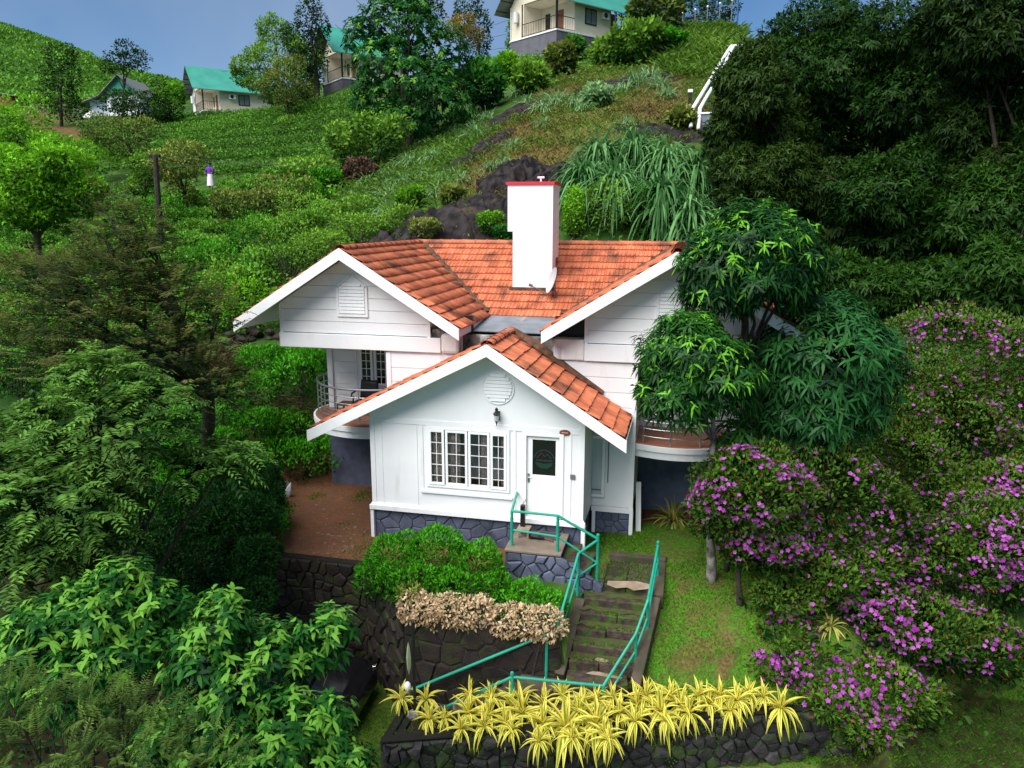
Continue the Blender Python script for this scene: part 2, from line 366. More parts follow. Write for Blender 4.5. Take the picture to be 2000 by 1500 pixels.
def inpoly(px, py, poly):
    r = np.zeros(px.shape, bool); n = len(poly)
    for i in range(n):
        x0, y0 = poly[i]; x1, y1 = poly[(i+1) % n]
        c = ((y0 > py) != (y1 > py)) & (px < (x1-x0)*(py-y0)/((y1-y0) or 1e-9)+x0); r ^= c
    return r
def scatter(poly, spacing, jit=.3, box=None, dmin=9, dmax=420):
    """ground points on a jittered grid whose picture falls inside a photo polygon"""
    x0, x1, y0, y1 = box or (-70, 40, -8, 130)
    gx, gy = np.meshgrid(np.arange(x0, x1, spacing), np.arange(y0, y1, spacing*.87))
    gx = gx+(np.arange(gx.shape[0]) % 2)[:,None]*spacing*.5
    gx = (gx+rng.uniform(-jit, jit, gx.shape)*spacing).ravel(); gy = (gy+rng.uniform(-jit, jit, gy.shape)*spacing).ravel()
    P = np.stack([gx, gy, gh(gx, gy)], -1); D = (P-CAM) @ HF; q = prj(P)
    k = inpoly(q[:,0], q[:,1], poly) & (D > dmin) & (D < dmax)
    return P[k]
def seg(a, b, h, grow, lim):
    r = list(np.arange(a, b, h)); x = b; s = h
    while x < lim: r.append(x); s *= grow; x += s
    r.append(lim); x = a-h; s = h
    while x > -lim: r.insert(0, x); s *= grow; x -= s
    r.insert(0, -lim); return np.array(r)
gx = seg(-7, 12, .2, 1.07, 700); gy = seg(-7, 5, .2, 1.035, 760)
XX, YY = np.meshgrid(gx, gy); ZZ = gh(XX, YY)
V = np.stack([XX, YY, ZZ], -1).reshape(-1, 3); nx = len(gx); ny = len(gy)
ii, jj = np.meshgrid(np.arange(nx-1), np.arange(ny-1)); b0 = (jj*nx+ii).ravel()
F = np.stack([b0, b0+1, b0+nx+1, b0+nx], -1)
def np_mesh(name, V, faces, mats=(), tint=None, smooth=False, fmat=None, attrs=None):
    V = np.asarray(V, np.float32).reshape(-1, 3); me = bpy.data.meshes.new(name)
    me.vertices.add(len(V)); me.vertices.foreach_set('co', V.ravel())
    faces = [np.asarray(f, np.int32) for f in faces]
    tot = np.concatenate([np.full(len(f), f.shape[1], np.int32) for f in faces]); idx = np.concatenate([f.ravel() for f in faces])
    me.loops.add(len(idx)); me.loops.foreach_set('vertex_index', idx)
    me.polygons.add(len(tot)); me.polygons.foreach_set('loop_start', np.concatenate([[0], np.cumsum(tot)[:-1]]).astype(np.int32)); me.polygons.foreach_set('loop_total', tot)
    if smooth: me.polygons.foreach_set('use_smooth', np.ones(len(tot), bool))
    for m_ in mats: me.materials.append(m_)
    if fmat is not None: me.polygons.foreach_set('material_index', np.asarray(fmat, np.int32))
    if tint is not None: attrs = dict(attrs or {}, tint=tint)
    for k, v in (attrs or {}).items():
        a = me.attributes.new(k, 'FLOAT', 'POINT'); a.data.foreach_set('value', np.asarray(v, np.float32))
    me.update(calc_edges=True); return me
def nz(x, y, s=1.0, seed=0):
    r = np.random.default_rng(seed); z = 0
    for k in range(7):
        a = r.uniform(0, 6.28); f = s*r.uniform(.5, 2.2); z = z+np.sin((x*np.cos(a)+y*np.sin(a))*f+r.uniform(0, 6.28))
    return z/7*1.6
q = prj(V); Dv = (V-CAM) @ HF; vis = Dv > 6
def pm(poly, soft=.35, seed=1):
    k = inpoly(q[:,0]+18*nz(V[:,0], V[:,1], 2.2, seed)*np.clip(25/np.maximum(Dv, 8), .3, 1.3), q[:,1]+14*nz(V[:,0], V[:,1], 2.4, seed+5)*np.clip(25/np.maximum(Dv, 8), .3, 1.3), poly) & vis
    return k.astype(float)
dirt = pm([(490,1060),(520,960),(560,900),(640,880),(740,880),(740,1020),(1000,1060),(1000,1160),(900,1110),(720,1100),(500,1100)], seed=2)
dirt = np.maximum(dirt, pm([(1245,900),(1400,900),(1370,1000),(1250,1025)], seed=3))
dirt = np.maximum(dirt, ((V[:,0] > -3.6)*(V[:,0] < 0)*(V[:,1] > -1.35)*(V[:,1] < 4.4)).astype(float)*(nz(V[:,0],V[:,1],1.5,9) > -.75))
dry = pm([(860,390),(1000,240),(1180,130),(1330,110),(1350,260),(1240,290),(1120,340),(1100,400),(940,400)], seed=4)
dry = np.maximum(dry, .5*pm([(1290,1110),(1400,1110),(1420,1260),(1400,1330),(1290,1300),(1330,1200)], seed=6))
moss_ = pm([(690,1290),(800,1290),(760,1500),(660,1500)], seed=7)
shade_tint = np.maximum(pm([(-100,1100),(720,1100),(700,1300),(660,1560),(-100,1560)], seed=12), np.maximum(.62*pm([(1620,1420),(1800,1370),(2080,1340),(2080,1580),(1560,1580)], seed=14), ((V[:,0] > -7)*(V[:,0] < 6.3)*(V[:,1] > -5.2)*(V[:,1] < -2.4)*(V[:,2] < -1.9)).astype(float)))  # dark soil tone painted in where the garden and lower right bank lie in shade
lawn = ((V[:,0] > 5.4)*(V[:,0] < 14)*(V[:,1] > -4)*(V[:,1] < 2.4)).astype(float)
red = pm([(20,160),(110,240),(240,260),(150,280),(30,240)], seed=8)*.8
farm = sst(120, 145, Dv)
soil, t, p = nodes_of('ground_cover'); N, L = t.nodes.new, t.links.new
geo = N('ShaderNodeNewGeometry')
def _nz(s, d=5):
    n = N('ShaderNodeTexNoise'); n.inputs['Scale'].default_value = s; n.inputs['Detail'].default_value = d; L(geo.outputs['Position'], n.inputs['Vector']); return n.outputs['Fac']
def _ramp(f, c0, c1, a=.38, b=.64):
    r = N('ShaderNodeValToRGB'); r.color_ramp.elements[0].position = a; r.color_ramp.elements[1].position = b
    r.color_ramp.elements[0].color = (*c0, 1); r.color_ramp.elements[1].color = (*c1, 1); L(f, r.inputs['Fac']); return r.outputs['Color']
def _mix(fac, a, b):
    m_ = N('ShaderNodeMixRGB'); L(a, m_.inputs['Color1']); L(b, m_.inputs['Color2']); L(fac, m_.inputs['Fac']); return m_.outputs['Color']
def _att(n):
    a = N('ShaderNodeAttribute'); a.attribute_name = n; return a.outputs['Fac']
def _soft(fac, s, k=.55):
    a = N('ShaderNodeMath'); a.operation = 'MULTIPLY_ADD'; a.inputs[1].default_value = k*2; a.inputs[2].default_value = -k; L(_nz(s), a.inputs[0])
    b = N('ShaderNodeMath'); b.operation = 'MULTIPLY_ADD'; b.inputs[1].default_value = 1.; L(fac, b.inputs[0]); L(a.outputs[0], b.inputs[2]); b.use_clamp = True
    c = N('ShaderNodeMapRange'); c.inputs['From Min'].default_value = .35; c.inputs['From Max'].default_value = .65; L(b.outputs[0], c.inputs['Value']); return c.outputs['Result']
cc = _ramp(_nz(.8), (.02,.055,.010), (.055,.11,.018))
cc = _mix(_soft(_att('lawn'), 3), cc, _mix(_soft(_nz(1.1), 9, .6), _ramp(_nz(30), (.022,.10,.006), (.08,.20,.014)), _ramp(_nz(24), (.05,.05,.016), (.09,.14,.02))))
cc = _mix(_soft(_att('dry'), 2.2, .7), cc, _ramp(_nz(18), (.085,.05,.024), (.12,.125,.03)))
cc = _mix(_soft(_att('moss'), 2.5, .6), _mix(_soft(_att('moss'), 4, .1), cc, _ramp(_nz(5), (.06,.035,.022), (.03,.02,.014))), _ramp(_nz(6), (.035,.075,.008), (.09,.12,.02)))
cc = _mix(_soft(_att('shade_tint'), 4, .2), cc, _ramp(_nz(7), (.022,.014,.009), (.02,.028,.006)))  # shade mixed into the ground colour
cc = _mix(_soft(_att('moss'), 2.5, .6), cc, _ramp(_nz(9), (.03,.065,.008), (.07,.1,.015)))
cc = _mix(_soft(_att('dirt'), 5, .35), cc, _mix(_soft(_nz(2.0), 7, .5), _ramp(_nz(26, 8), (.085,.036,.018), (.2,.095,.05), .3, .7), _ramp(_nz(40, 6), (.06,.03,.018), (.17,.085,.048), .3, .7)))
cc = _mix(_att('red'), cc, _ramp(_nz(1.5), (.09,.05,.025), (.2,.08,.04)))
cc = _mix(_soft(_nz(28, 2), 60, .3), cc, _ramp(_nz(14), (.03,.022,.012), (.07,.085,.02))) if False else cc
cc = _mix(_att('far'), cc, _ramp(_nz(.06), (.03,.085,.012), (.07,.15,.02)))
L(cc, p.inputs['Base Color']); p.inputs['Roughness'].default_value = .95; p.inputs['Specular IOR Level'].default_value = .1
bp = N('ShaderNodeBump'); bp.inputs['Strength'].default_value = .7; bp.inputs['Distance'].default_value = .06; L(_nz(9, 6), bp.inputs['Height']); L(bp.outputs['Normal'], p.inputs['Normal'])
ground = bpy.data.objects.new('ground', np_mesh('ground', V, [F], [soil], smooth=True, attrs=dict(dirt=dirt, dry=dry, moss=moss_, shade_tint=shade_tint, lawn=lawn, red=red, far=farm)))
COL.objects.link(ground); struct(ground)
# ------------------------------------------------------------------ the cottage
WT = M['white']
house = thing('cottage', 'white gabled cottage with orange tiled roofs, tall chimney and blue stone plinth', 'house', (2.86,1.46,-.7))
XL, XR, YB, YM, ZR, SG, HG = -.967, 6.62, .86, 6.385, 5.87, .62, 2.81       # upper gables: ridge x, barge plane, main ridge y, height, slope, half width
PX, PZ, SL, SRr, XPL, XPR = 2.885, 4.0, .505, .637, -1.24, 5.79             # porch roof
def zporch(x): return PZ-(SL*(PX-x) if x < PX else SRr*(x-PX))
def zg(x, xc): return ZR-SG*abs(x-xc)
# porch front wall around the openings
def strip(x0, x1, z0, z1=None):
    if z1 is not None: return [(x0,z0),(x1,z0),(x1,z1),(x0,z1)]
    pts = [(x0,z0),(x1,z0),(x1,zporch(x1)-.13)]
    if x0 < PX < x1: pts.append((PX,zporch(PX)-.13))
    return pts+[(x0,zporch(x0)-.13)]
WX0, WX1, WZ0, WZ1 = 1.38, 3.22, .68, 2.02
DX0, DX1, DZ1 = 3.60, 4.39, 2.02
mb = MB()
for s in (strip(0,WX0,0), strip(WX0,WX1,0,WZ0), strip(WX0,WX1,WZ1), strip(WX1,DX0,0), strip(DX0,DX1,DZ1), strip(DX1,4.9,0)): mb.xz(s, 0, .2)
mb.box((0,.2,0),(.2,3.0,2.3)); mb.box((4.7,.2,0),(4.9,1.5,2.45))
obj('porch_wall', mb, WT, house)
mb = MB(); mb.box((.2,.2,-.02),(4.7,3,0)); obj('porch_floor', mb, M['roomwood'], house)
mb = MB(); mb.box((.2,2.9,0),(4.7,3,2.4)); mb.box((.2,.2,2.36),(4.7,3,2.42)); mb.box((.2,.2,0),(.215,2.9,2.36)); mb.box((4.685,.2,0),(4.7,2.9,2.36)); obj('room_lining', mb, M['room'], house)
mb = MB(); mb.box((1.2,1.3,.28),(3.4,2.2,.42)); mb.box((1.2,2.1,.42),(3.4,2.2,.85))
for x in (1.25,3.3): mb.box((x,1.35,0),(x+.08,1.43,.28)); mb.box((x,2.07,0),(x+.08,2.15,.28))
tag(obj('wooden_bench', mb, M['roomwood'], None, bevel=.01), 'brown wooden bench inside the porch room behind its window', 'bench')
# flat trim boards, proud of the wall
def board(x0, x1, z0, z1, y=-.016, name='trim_board', m=None, y1=-.002): return obj(name, MB().box((x0,y,z0),(x1,y1,z1)), m or WT, house, bevel=.004)
board(.0,.11,.12,2.06); board(.11,4.79,2.075,2.19); board(.0,.11,2.06,2.4); board(4.79,4.9,.12,2.5); board(1.2,1.27,.54,2.07); board(3.33,3.4,.12,2.07); board(4.58,4.62,.12,2.07)
board(-.05,4.95,0,.11,-.075,'skirting_ledge',y1=0); board(-.02,4.92,.11,.15,-.03)
board(1.2,3.33,.5,.56,-.05,'window_sill'); board(.26,.29,.16,2.06,-.01); board(1.1,1.13,.16,2.06,-.01)
# round louvre in the gable
vent = obj('round_vent', MB().ring([[(3.0+r*math.cos(a),yy,3.0+r*math.sin(a)) for a in np.linspace(0,2*math.pi,49)[:-1]] for r,yy in ((.36,-.002),(.36,-.022),(.335,-.022),(.33,-.01),(.325,-.012),(.0001,-.014))]), WT, house)
for k in range(8):
    z = 3.0-.27+k*.077; hw = math.sqrt(max(.01, .325**2-(z-3.0)**2))-.015
    obj('slat', MB().prism([(0,0),(-.028,-.012),(-.02,.056),(-.008,.056)], (3.0-hw,-.012,z), (0,1,0), (0,0,1), (2*hw,0,0)), WT, vent)
# casement window: four leaves with glazing bars, curtains behind
win = obj('front_window', MB().box((WX0-.04,-.03,WZ0-.03),(WX1+.04,.02,WZ0+.03)).box((WX0-.04,-.03,WZ1-.02),(WX1+.04,.02,WZ1+.05)).box((WX0-.04,-.03,WZ0+.03),(WX0+.03,.02,WZ1-.02)).box((WX1-.03,-.03,WZ0+.03),(WX1+.04,.02,WZ1-.02)), M['frame'], house, bevel=.005)
leaves = [(1.41,1.77,.03,-.02),(1.79,2.30,.0,.0),(2.32,2.81,.0,.0),(2.83,3.19,.04,-.02)]
for x0, x1, dz, yy in leaves:
    z0, z1 = WZ0+.035, WZ1-.025; f = .055
    mb = MB().box((x0,yy-.025,z0),(x1,yy+.03,z0+f)).box((x0,yy-.025,z1-f),(x1,yy+.03,z1)).box((x0,yy-.025,z0+f),(x0+f,yy+.03,z1-f)).box((x1-f,yy-.025,z0+f),(x1,yy+.03,z1-f))
    obj('frame', mb, M['frame'], win, bevel=.004)
    obj('pane', MB().box((x0+f,yy+.002,z0+f),(x1-f,yy+.008,z1-f)), M['glass'], win)
    mb = MB(); xm = (x0+x1)/2+(.04 if x0 < 2 else -.04)*0; mb.box((xm-.006,yy-.012,z0+f),(xm+.006,yy-.004,z1-f))
    for k in range(1,5):
        z = z0+f+(z1-z0-2*f)*(k-.35)/4.6; mb.box((x0+f,yy-.016,z-.006),(x1-f,yy-.005,z+.006))
    obj('glazing_bars', mb, M['frame'], win)
def curtain(x0, x1, z0, z1, y):
    n = 28; rows = []
    for z in (z0, (z0+z1)/2, z1): rows.append([(x0+(x1-x0)*i/n, y+.03*math.sin(i*1.35+z*.4)+.012*math.sin(i*.5), z) for i in range(n+1)])
    return MB().ring(rows, closed=False)
for x0, x1 in ((1.4,1.66),(1.82,2.1),(2.58,2.84),(3.04,3.2)): obj('curtain', curtain(x0,x1,.69,2.01,.115), M['curtain'], win, smooth=True)
# front door
door = obj('front_door', MB().box((DX0+.04,.03,.02),(DX1-.04,.075,1.02)).box((DX0+.04,.03,1.02),(DX0+.16,.075,1.97)).box((DX1-.12,.03,1.02),(DX1-.04,.075,1.97)).box((DX0+.16,.03,1.9),(DX1-.12,.075,1.97)).box((DX0+.16,.03,1.02),(DX1-.12,.075,1.1)), M['frame'], house, bevel=.004)
obj('door_frame', MB().box((DX0-.06,-.03,0.12),(DX0+.035,.08,DZ1-.03)).box((DX1-.035,-.03,.12),(DX1+.06,.08,DZ1-.03)).box((DX0-.06,-.03,DZ1-.03),(DX1+.06,.08,DZ1+.05)), M['frame'], door, bevel=.005)
obj('pane', MB().box((DX0+.16,.05,1.1),(DX1-.12,.058,1.9)), M['darkglass'], door)
obj('panel', MB().box((DX0+.1,.022,.14),(DX0+.39,.03,.98)), M['frame'], door, bevel=.006); obj('panel', MB().box((DX0+.41,.022,.14),(DX1-.1,.03,.98)), M['frame'], door, bevel=.006)
obj('handle', MB().box((DX0+.06,.005,.93),(DX0+.1,.03,1.13)).tube([(DX0+.08,-.03,1.05),(DX0+.19,-.035,1.05)], .011).tube([(DX0+.08,.01,1.05),(DX0+.08,-.03,1.05)], .011), M['steel'], door)
# etched emblem on the door glass: hill outline, lettering (not legible in the photo), green foot
em = mat('etched_pale', (.026,.036,.034), .5); emg = mat('etched_green', (.006,.038,.024), .5)
cxd, czd = (DX0+.16+DX1-.12)/2, 1.46
def arc(a0, a1, r0, r1, n=20): return [[(cxd+r*math.cos(a), .046, czd+r*math.sin(a)) for a in np.linspace(a0, a1, n)] for r in (r0, r1)]
mb = MB().ring(arc(.15, math.pi-.15, .205, .222), closed=False)
mb.xz([(cxd-.17,czd+.02),(cxd-.06,czd+.16),(cxd-.045,czd+.155),(cxd-.15,czd+.02)], .0445, .0455); mb.xz([(cxd-.06,czd+.16),(cxd+.02,czd+.06),(cxd+.005,czd+.06),(cxd-.06,czd+.14)], .0435, .0442)
mb.xz([(cxd+.0,czd+.07),(cxd+.08,czd+.13),(cxd+.17,czd+.02),(cxd+.15,czd+.02),(cxd+.075,czd+.115),(cxd+.005,czd+.055)], .0415, .0425)
for k in range(9): mb.box((cxd-.175+k*.04,.044,czd-.045),(cxd-.152+k*.04+.004*(k % 3),.046,czd-.008))
obj('emblem', mb, em, door)
obj('emblem_foot', MB().xz([(cxd-.2,czd-.07),(cxd-.1,czd-.085),(cxd,czd-.1),(cxd+.1,czd-.085),(cxd+.2,czd-.07),(cxd+.16,czd-.15),(cxd+.07,czd-.205),(cxd-.07,czd-.205),(cxd-.16,czd-.15)], .043, .046), emg, door)
obj('bell_switch', MB().box((4.6,-.03,1.08),(4.71,-.017,1.19)), M['greysteel'], house, bevel=.006)
# porch plinth with painted stones
pl = obj('plinth', MB().box((.02,.06,-1.1),(4.86,.3,-.003)), M['bluej'], house)
r1 = random.Random(3)
stones(pl, [(.05,-.72),(4.84,-.72),(4.84,-.005),(.05,-.005)], jseeds(.05,4.84,-.72,-.005,13,3,r1,.42), (0,.06,0), (1,0,0), (0,0,1), (0,-1,0), .028, [M['blue']], gap=.009)
obj('corner_post', MB().box((-.05,-.04,-.8),(.03,.14,-.003)), WT, house, bevel=.006); obj('corner_post', MB().box((4.86,-.04,-.85),(4.95,.14,-.003)), WT, house, bevel=.006)
obj('downpipe', MB().tube([(-.13,.35,-.1),(-.1,.35,-.25),(-.1,.35,-.68)], .045, 10), M['pipe'], house)
obj('plinth_side', MB().box((.04,.3,-1),(.24,3,0)), M['bluej'], house); obj('plinth_side', MB().box((4.66,.3,-1),(4.86,1.5,0)), M['bluej'], house)
# lower storey and stair tower
def planks(name, poly, z0, z1, h, y, t=.018, gap=.012, parent=house, m=WT, xcuts=()):
    """horizontal weatherboards clipped to a polygon in x,z, each a part"""
    z = z0
    while z < z1-.02:
        c = clip(clip(poly, 0, 1, z+h-gap), 0, -1, -z)
        if len(c) >= 3 and abs(area(c)) > .01: obj(name, MB().xz(c, y-t, y), m, parent, bevel=.003)
        z += h
low = obj('lower_storey', MB().box((-2.55,3.2,-.7),(-.13,10.9,3.46)).box((5.85,3.2,-.7),(8.3,10.9,3.46)).box((-.13,1.48,-.05),(5.85,10.9,3.46)), WT, house)
obj('lower_plinth', MB().box((-2.6,3.17,-.9),(-.1,3.195,1.2)), M['blue'], house); obj('lower_plinth', MB().box((5.83,3.17,-.9),(8.35,3.195,1.2)), M['blue'], house)
planks('wall_board', [(-.13,2.0),(5.85,2.0),(5.85,3.41),(-.13,3.41)], 2.02, 3.4, .345, 1.478, .02)
obj('wall_panel', MB().box((4.92,1.455,-.03),(5.85,1.478,1.99)), WT, house, bevel=.004)
obj('corner_board', MB().box((5.77,1.44,-.05),(5.87,1.50,3.41)), WT, house, bevel=.004)
obj('corner_board', MB().box((-.15,1.44,1.5),(-.03,1.50,3.41)), WT, house, bevel=.004)
# bay foot: band, two white legs, recessed blue plinth
obj('bay_band', MB().box((4.9,1.42,-.17),(5.88,1.48,-.05)), WT, house, bevel=.005)
obj('bay_leg', MB().box((4.92,1.42,-.85),(5.0,1.55,-.172)), WT, house, bevel=.005); obj('bay_leg', MB().box((5.79,1.42,-.85),(5.88,1.55,-.172)), WT, house, bevel=.005)
pb = obj('bay_plinth', MB().box((5.003,1.5,-.9),(5.787,1.6,-.172)), M['bluej'], house)
stones(pb, [(5.01,-.8),(5.78,-.8),(5.78,-.18),(5.01,-.18)], jseeds(5.01,5.78,-.8,-.18,4,3,r1), (0,1.5,0), (1,0,0), (0,0,1), (0,-1,0), .025, [M['blue']], gap=.008)
obj('leaning_board', MB().bar((6.0,1.72,-.7),(5.95,1.95,.45), .12, .03), WT, house)
# bay window
bw = obj('bay_window', MB().box((4.75,1.38,.2),(5.2,1.476,.27)).box((4.75,1.38,1.62),(5.2,1.476,1.69)).box((4.75,1.38,.27),(4.82,1.476,1.62)).box((5.13,1.38,.27),(5.2,1.476,1.62)), M['frame'], house, bevel=.006)
obj('pane', MB().box((4.82,1.415,.27),(5.13,1.421,1.62)), M['glass'], bw); obj('reflection_panel', MB().box((4.82,1.435,.27),(5.13,1.447,1.62)), mat('pale_reflection', (.66,.72,.70), .6), bw)  # pale panel behind the pane puts the glass reflection into colour
obj('frame', MB().box((4.83,1.395,.36),(4.85,1.41,1.6)).box((4.85,1.395,.36),(5.12,1.41,.385)), M['greysteel'], bw)
obj('transom_light', MB().box((4.78,1.42,1.76),(5.16,1.472,2.02)), M['darkglass'], bw)
obj('conduit', MB().tube([(5.27,1.44,.55),(5.27,1.44,1.7)], .012, 6), M['greysteel'], bw)
# balcony wall panels and windows under the left overhang
obj('pilaster', MB().box((-2.57,3.14,1.5),(-2.42,3.198,3.45)), WT, house, bevel=.005)
planks('wall_board', [(-2.40,1.55),(-1.72,1.55),(-1.72,3.44),(-2.40,3.44)], 1.56, 3.44, .31, 3.198, .014)
for sx in (-1, 1):
    off = 0 if sx < 0 else 5.72
    bwn = None
    for k, (x0, x1) in enumerate(((-1.62,-1.25),(-1.2,-.83))):
        a, b = (x0, x1) if sx < 0 else (5.72-x1, 5.72-x0)
        wn = obj('balcony_window', MB().box((a,3.13,2.18),(b,3.198,2.24)).box((a,3.13,3.34),(b,3.198,3.4)).box((a,3.13,2.24),(a+.06,3.198,3.34)).box((b-.06,3.13,2.24),(b,3.198,3.34)), M['frame'], house, bevel=.005)
        obj('pane', MB().box((a+.06,3.17,2.24),(b-.06,3.18,3.34)), M['darkglass'], wn)
        mb = MB(); mid = (a+b)/2; mb.box((mid-.008,3.15,2.24),(mid+.008,3.168,3.34))
        for z in (2.42,2.63,2.84,3.05,3.26): mb.box((a+.06,3.148,z-.008),(b-.06,3.167,z+.008))
        obj('glazing_bars', mb, M['frame'], wn)
        if k == 0: obj('curtain', MB().box((a+.07,3.181,2.25),(mid,3.186,3.33)), M['curtain'], wn)
    obj('wall_trim', MB().box((-.8 if sx < 0 else 6.45,3.15,1.5),(-.72 if sx < 0 else 6.53,3.196,3.45)), WT, house)
# balconies: curved slab, tiled floor, railing
def bal_curve(sx, inset=0.0, n=26):
    base = [(-.135,1.62),(-.6,1.44),(-1.15,1.38),(-1.7,1.50),(-2.2,1.80),(-2.6,2.3),(-2.82,2.85),(-2.80,3.3),(-2.62,3.58)]
    t = np.linspace(0, len(base)-1, n); bx = np.interp(t, range(len(base)), [b[0] for b in base]); by = np.interp(t, range(len(base)), [b[1] for b in base])
    for _ in range(3): bx[1:-1] = (bx[:-2]+2*bx[1:-1]+bx[2:])/4; by[1:-1] = (by[:-2]+2*by[1:-1]+by[2:])/4
    if inset:
        tx, ty = np.gradient(bx), np.gradient(by); l = np.hypot(tx, ty); bx = bx+ty/l*inset; by = by-tx/l*inset
    if sx > 0: bx = 5.72-bx
    return list(zip(bx, by))
for sx in (-1, 1):
    cv = bal_curve(sx); xin = -.135 if sx < 0 else 5.855
    outl = cv+[(cv[-1][0],3.9),(xin,3.9)]
    sl_ = obj('balcony_slab', MB().prism(outl, (0,0,1.2), (1,0,0), (0,1,0), (0,0,.17)), WT, house)
    ci = bal_curve(sx, -.03); obj('edge_band', MB().prism(ci+[(ci[-1][0],3.9),(xin,3.9)], (0,0,1.372), (1,0,0), (0,1,0), (0,0,.125)), WT, sl_)
    fi = bal_curve(sx, .02); fpoly = fi+[(fi[-1][0],3.19),(xin,3.19)]
    k = 0
    for i in range(9):
        for j in range(7):
            x0 = min(p_[0] for p_ in fpoly)+i*.31; y0 = 1.38+j*.31; c = fpoly
            # clip the small square tile by the floor outline (convex enough per tile)
            sq = [(x0+.006,y0+.006),(x0+.304,y0+.006),(x0+.304,y0+.304),(x0+.006,y0+.304)]
            px_ = np.array([s[0] for s in sq]); py_ = np.array([s[1] for s in sq])
            if inpoly(px_, py_, fpoly).all(): obj('floor_tile', MB().prism(sq, (0,0,1.499), (1,0,0), (0,1,0), (0,0,.008)), M['tilefloor'], sl_)
    obj('floor_bed', MB().prism(fpoly, (0,0,1.498), (1,0,0), (0,1,0), (0,0,.004)), M['tilefloor'], sl_)
    rl = [(x,y) for x,y in bal_curve(sx, .1)]
    rail = obj('balcony_railing', MB().tube([(x,y,2.42) for x,y in rl], .028, 8), M['greysteel'], house, smooth=True)
    for z in (1.68,1.86,2.04,2.22): obj('bar', MB().tube([(x,y,z) for x,y in rl], .011, 6), M['steel'], rail, smooth=True)
    for i in range(1, len(rl), 4): obj('post', MB().tube([(rl[i][0],rl[i][1],1.5),(rl[i][0],rl[i][1],2.42)], .018, 6), M['steel'], rail)
# upper storey
def gpoly(x0, x1, xc, z0, d=.12):
    p_ = [(x0,z0),(x1,z0),(x1,zg(x1,xc)-d)]
    if x0 < xc < x1: p_.append((xc, ZR-d))
    return p_+[(x0,zg(x0,xc)-d)]
GL = (-2.91, .98); GRr = (4.66, 8.57)
obj('upper_storey', MB().box((-2.9,1.5,3.46),(.98,10.9,4.05)), WT, house); obj('upper_storey', MB().box((4.66,1.5,3.46),(8.56,10.9,4.05)), WT, house)
for (g0, g1), xc_, xs_ in ((GL, XL, -2.9), (GRr, XR, 8.41)):
    obj('gable_wall', MB().xz(gpoly(g0, g1, xc_, 3.9), 1.47, 1.7), WT, house); obj('gable_wall', MB().xz(gpoly(g0, g1, xc_, 3.9), 10.7, 10.9), WT, house); obj('side_wall', MB().box((xs_,1.7,4.0),(xs_+.15,10.7,4.62)), WT, house)
for (x0, x1), xc in ((GL, XL), (GRr, XR)):
    planks('wall_board', gpoly(x0,x1,xc,3.8,.14), 3.83, 5.8, .29, 1.468, .022)
    obj('corner_board', MB().box((x0-.01,1.43,3.80),(x0+.07,1.468,zg(x0,xc)-.16)), WT, house); obj('corner_board', MB().box((x1-.07,1.43,3.80),(x1+.01,1.468,zg(x1,xc)-.16)), WT, house)
    v = obj('gable_vent', MB().xz([(xc-.37,4.3),(xc+.37,4.3),(xc+.37,4.98),(xc,5.24),(xc-.37,4.98)], 1.425, 1.447), WT, house, bevel=.004)
    obj('frame', MB().box((xc-.4,1.405,4.25),(xc+.4,1.446,4.31)).box((xc-.4,1.405,4.31),(xc-.34,1.446,4.98)).box((xc+.34,1.405,4.31),(xc+.4,1.446,4.98)).bar((xc-.37,1.42,4.97),(xc,1.42,5.25),.03,.05).bar((xc+.37,1.42,4.97),(xc,1.42,5.25),.03,.05), WT, v)
    for k in range(9):
        z = 4.34+k*.082; hw = .33 if z < 4.93 else max(.05,.33-(z-4.93)*1.35)
        obj('slat', MB().prism([(0,0),(-.03,-.008),(-.022,.062),(-.008,.062)], (xc-hw,1.424,z), (0,1,0), (0,0,1), (2*hw,0,0)), WT, v)
obj('overhang_band', MB().box((-2.93,1.39,3.46),(1.25,1.469,3.81)), WT, house, bevel=.01)
obj('overhang_band', MB().box((4.66,1.39,3.42),(8.59,1.469,3.81)), WT, house, bevel=.01)
obj('band_end', MB().box((1.252,1.37,3.44),(1.72,1.75,3.92)), M['white2'], house, bevel=.08); obj('band_end', MB().box((3.95,1.39,3.42),(4.657,1.75,3.9)), M['white2'], house, bevel=.03)
obj('gutter_wall', MB().box((1.4,1.76,3.35),(4.4,1.95,3.86)).box((1.0,1.55,3.45),(1.3,2.2,4.0)), M['dirtywall'], house)
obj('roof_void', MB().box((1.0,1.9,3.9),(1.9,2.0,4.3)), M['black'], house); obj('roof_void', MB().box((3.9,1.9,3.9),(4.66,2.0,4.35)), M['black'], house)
obj('flat_roof_sheet', MB().add([(1.72,1.9,3.93),(3.96,1.9,3.92),(4.1,3.6,4.1),(1.7,3.6,4.12),(1.72,1.9,3.95),(3.96,1.9,3.94),(4.1,3.6,4.12),(1.7,3.6,4.14)], [(0,1,2,3),(4,5,6,7),(0,1,5,4),(1,2,6,5),(2,3,7,6),(3,0,4,7)]), M['sheet'], house)
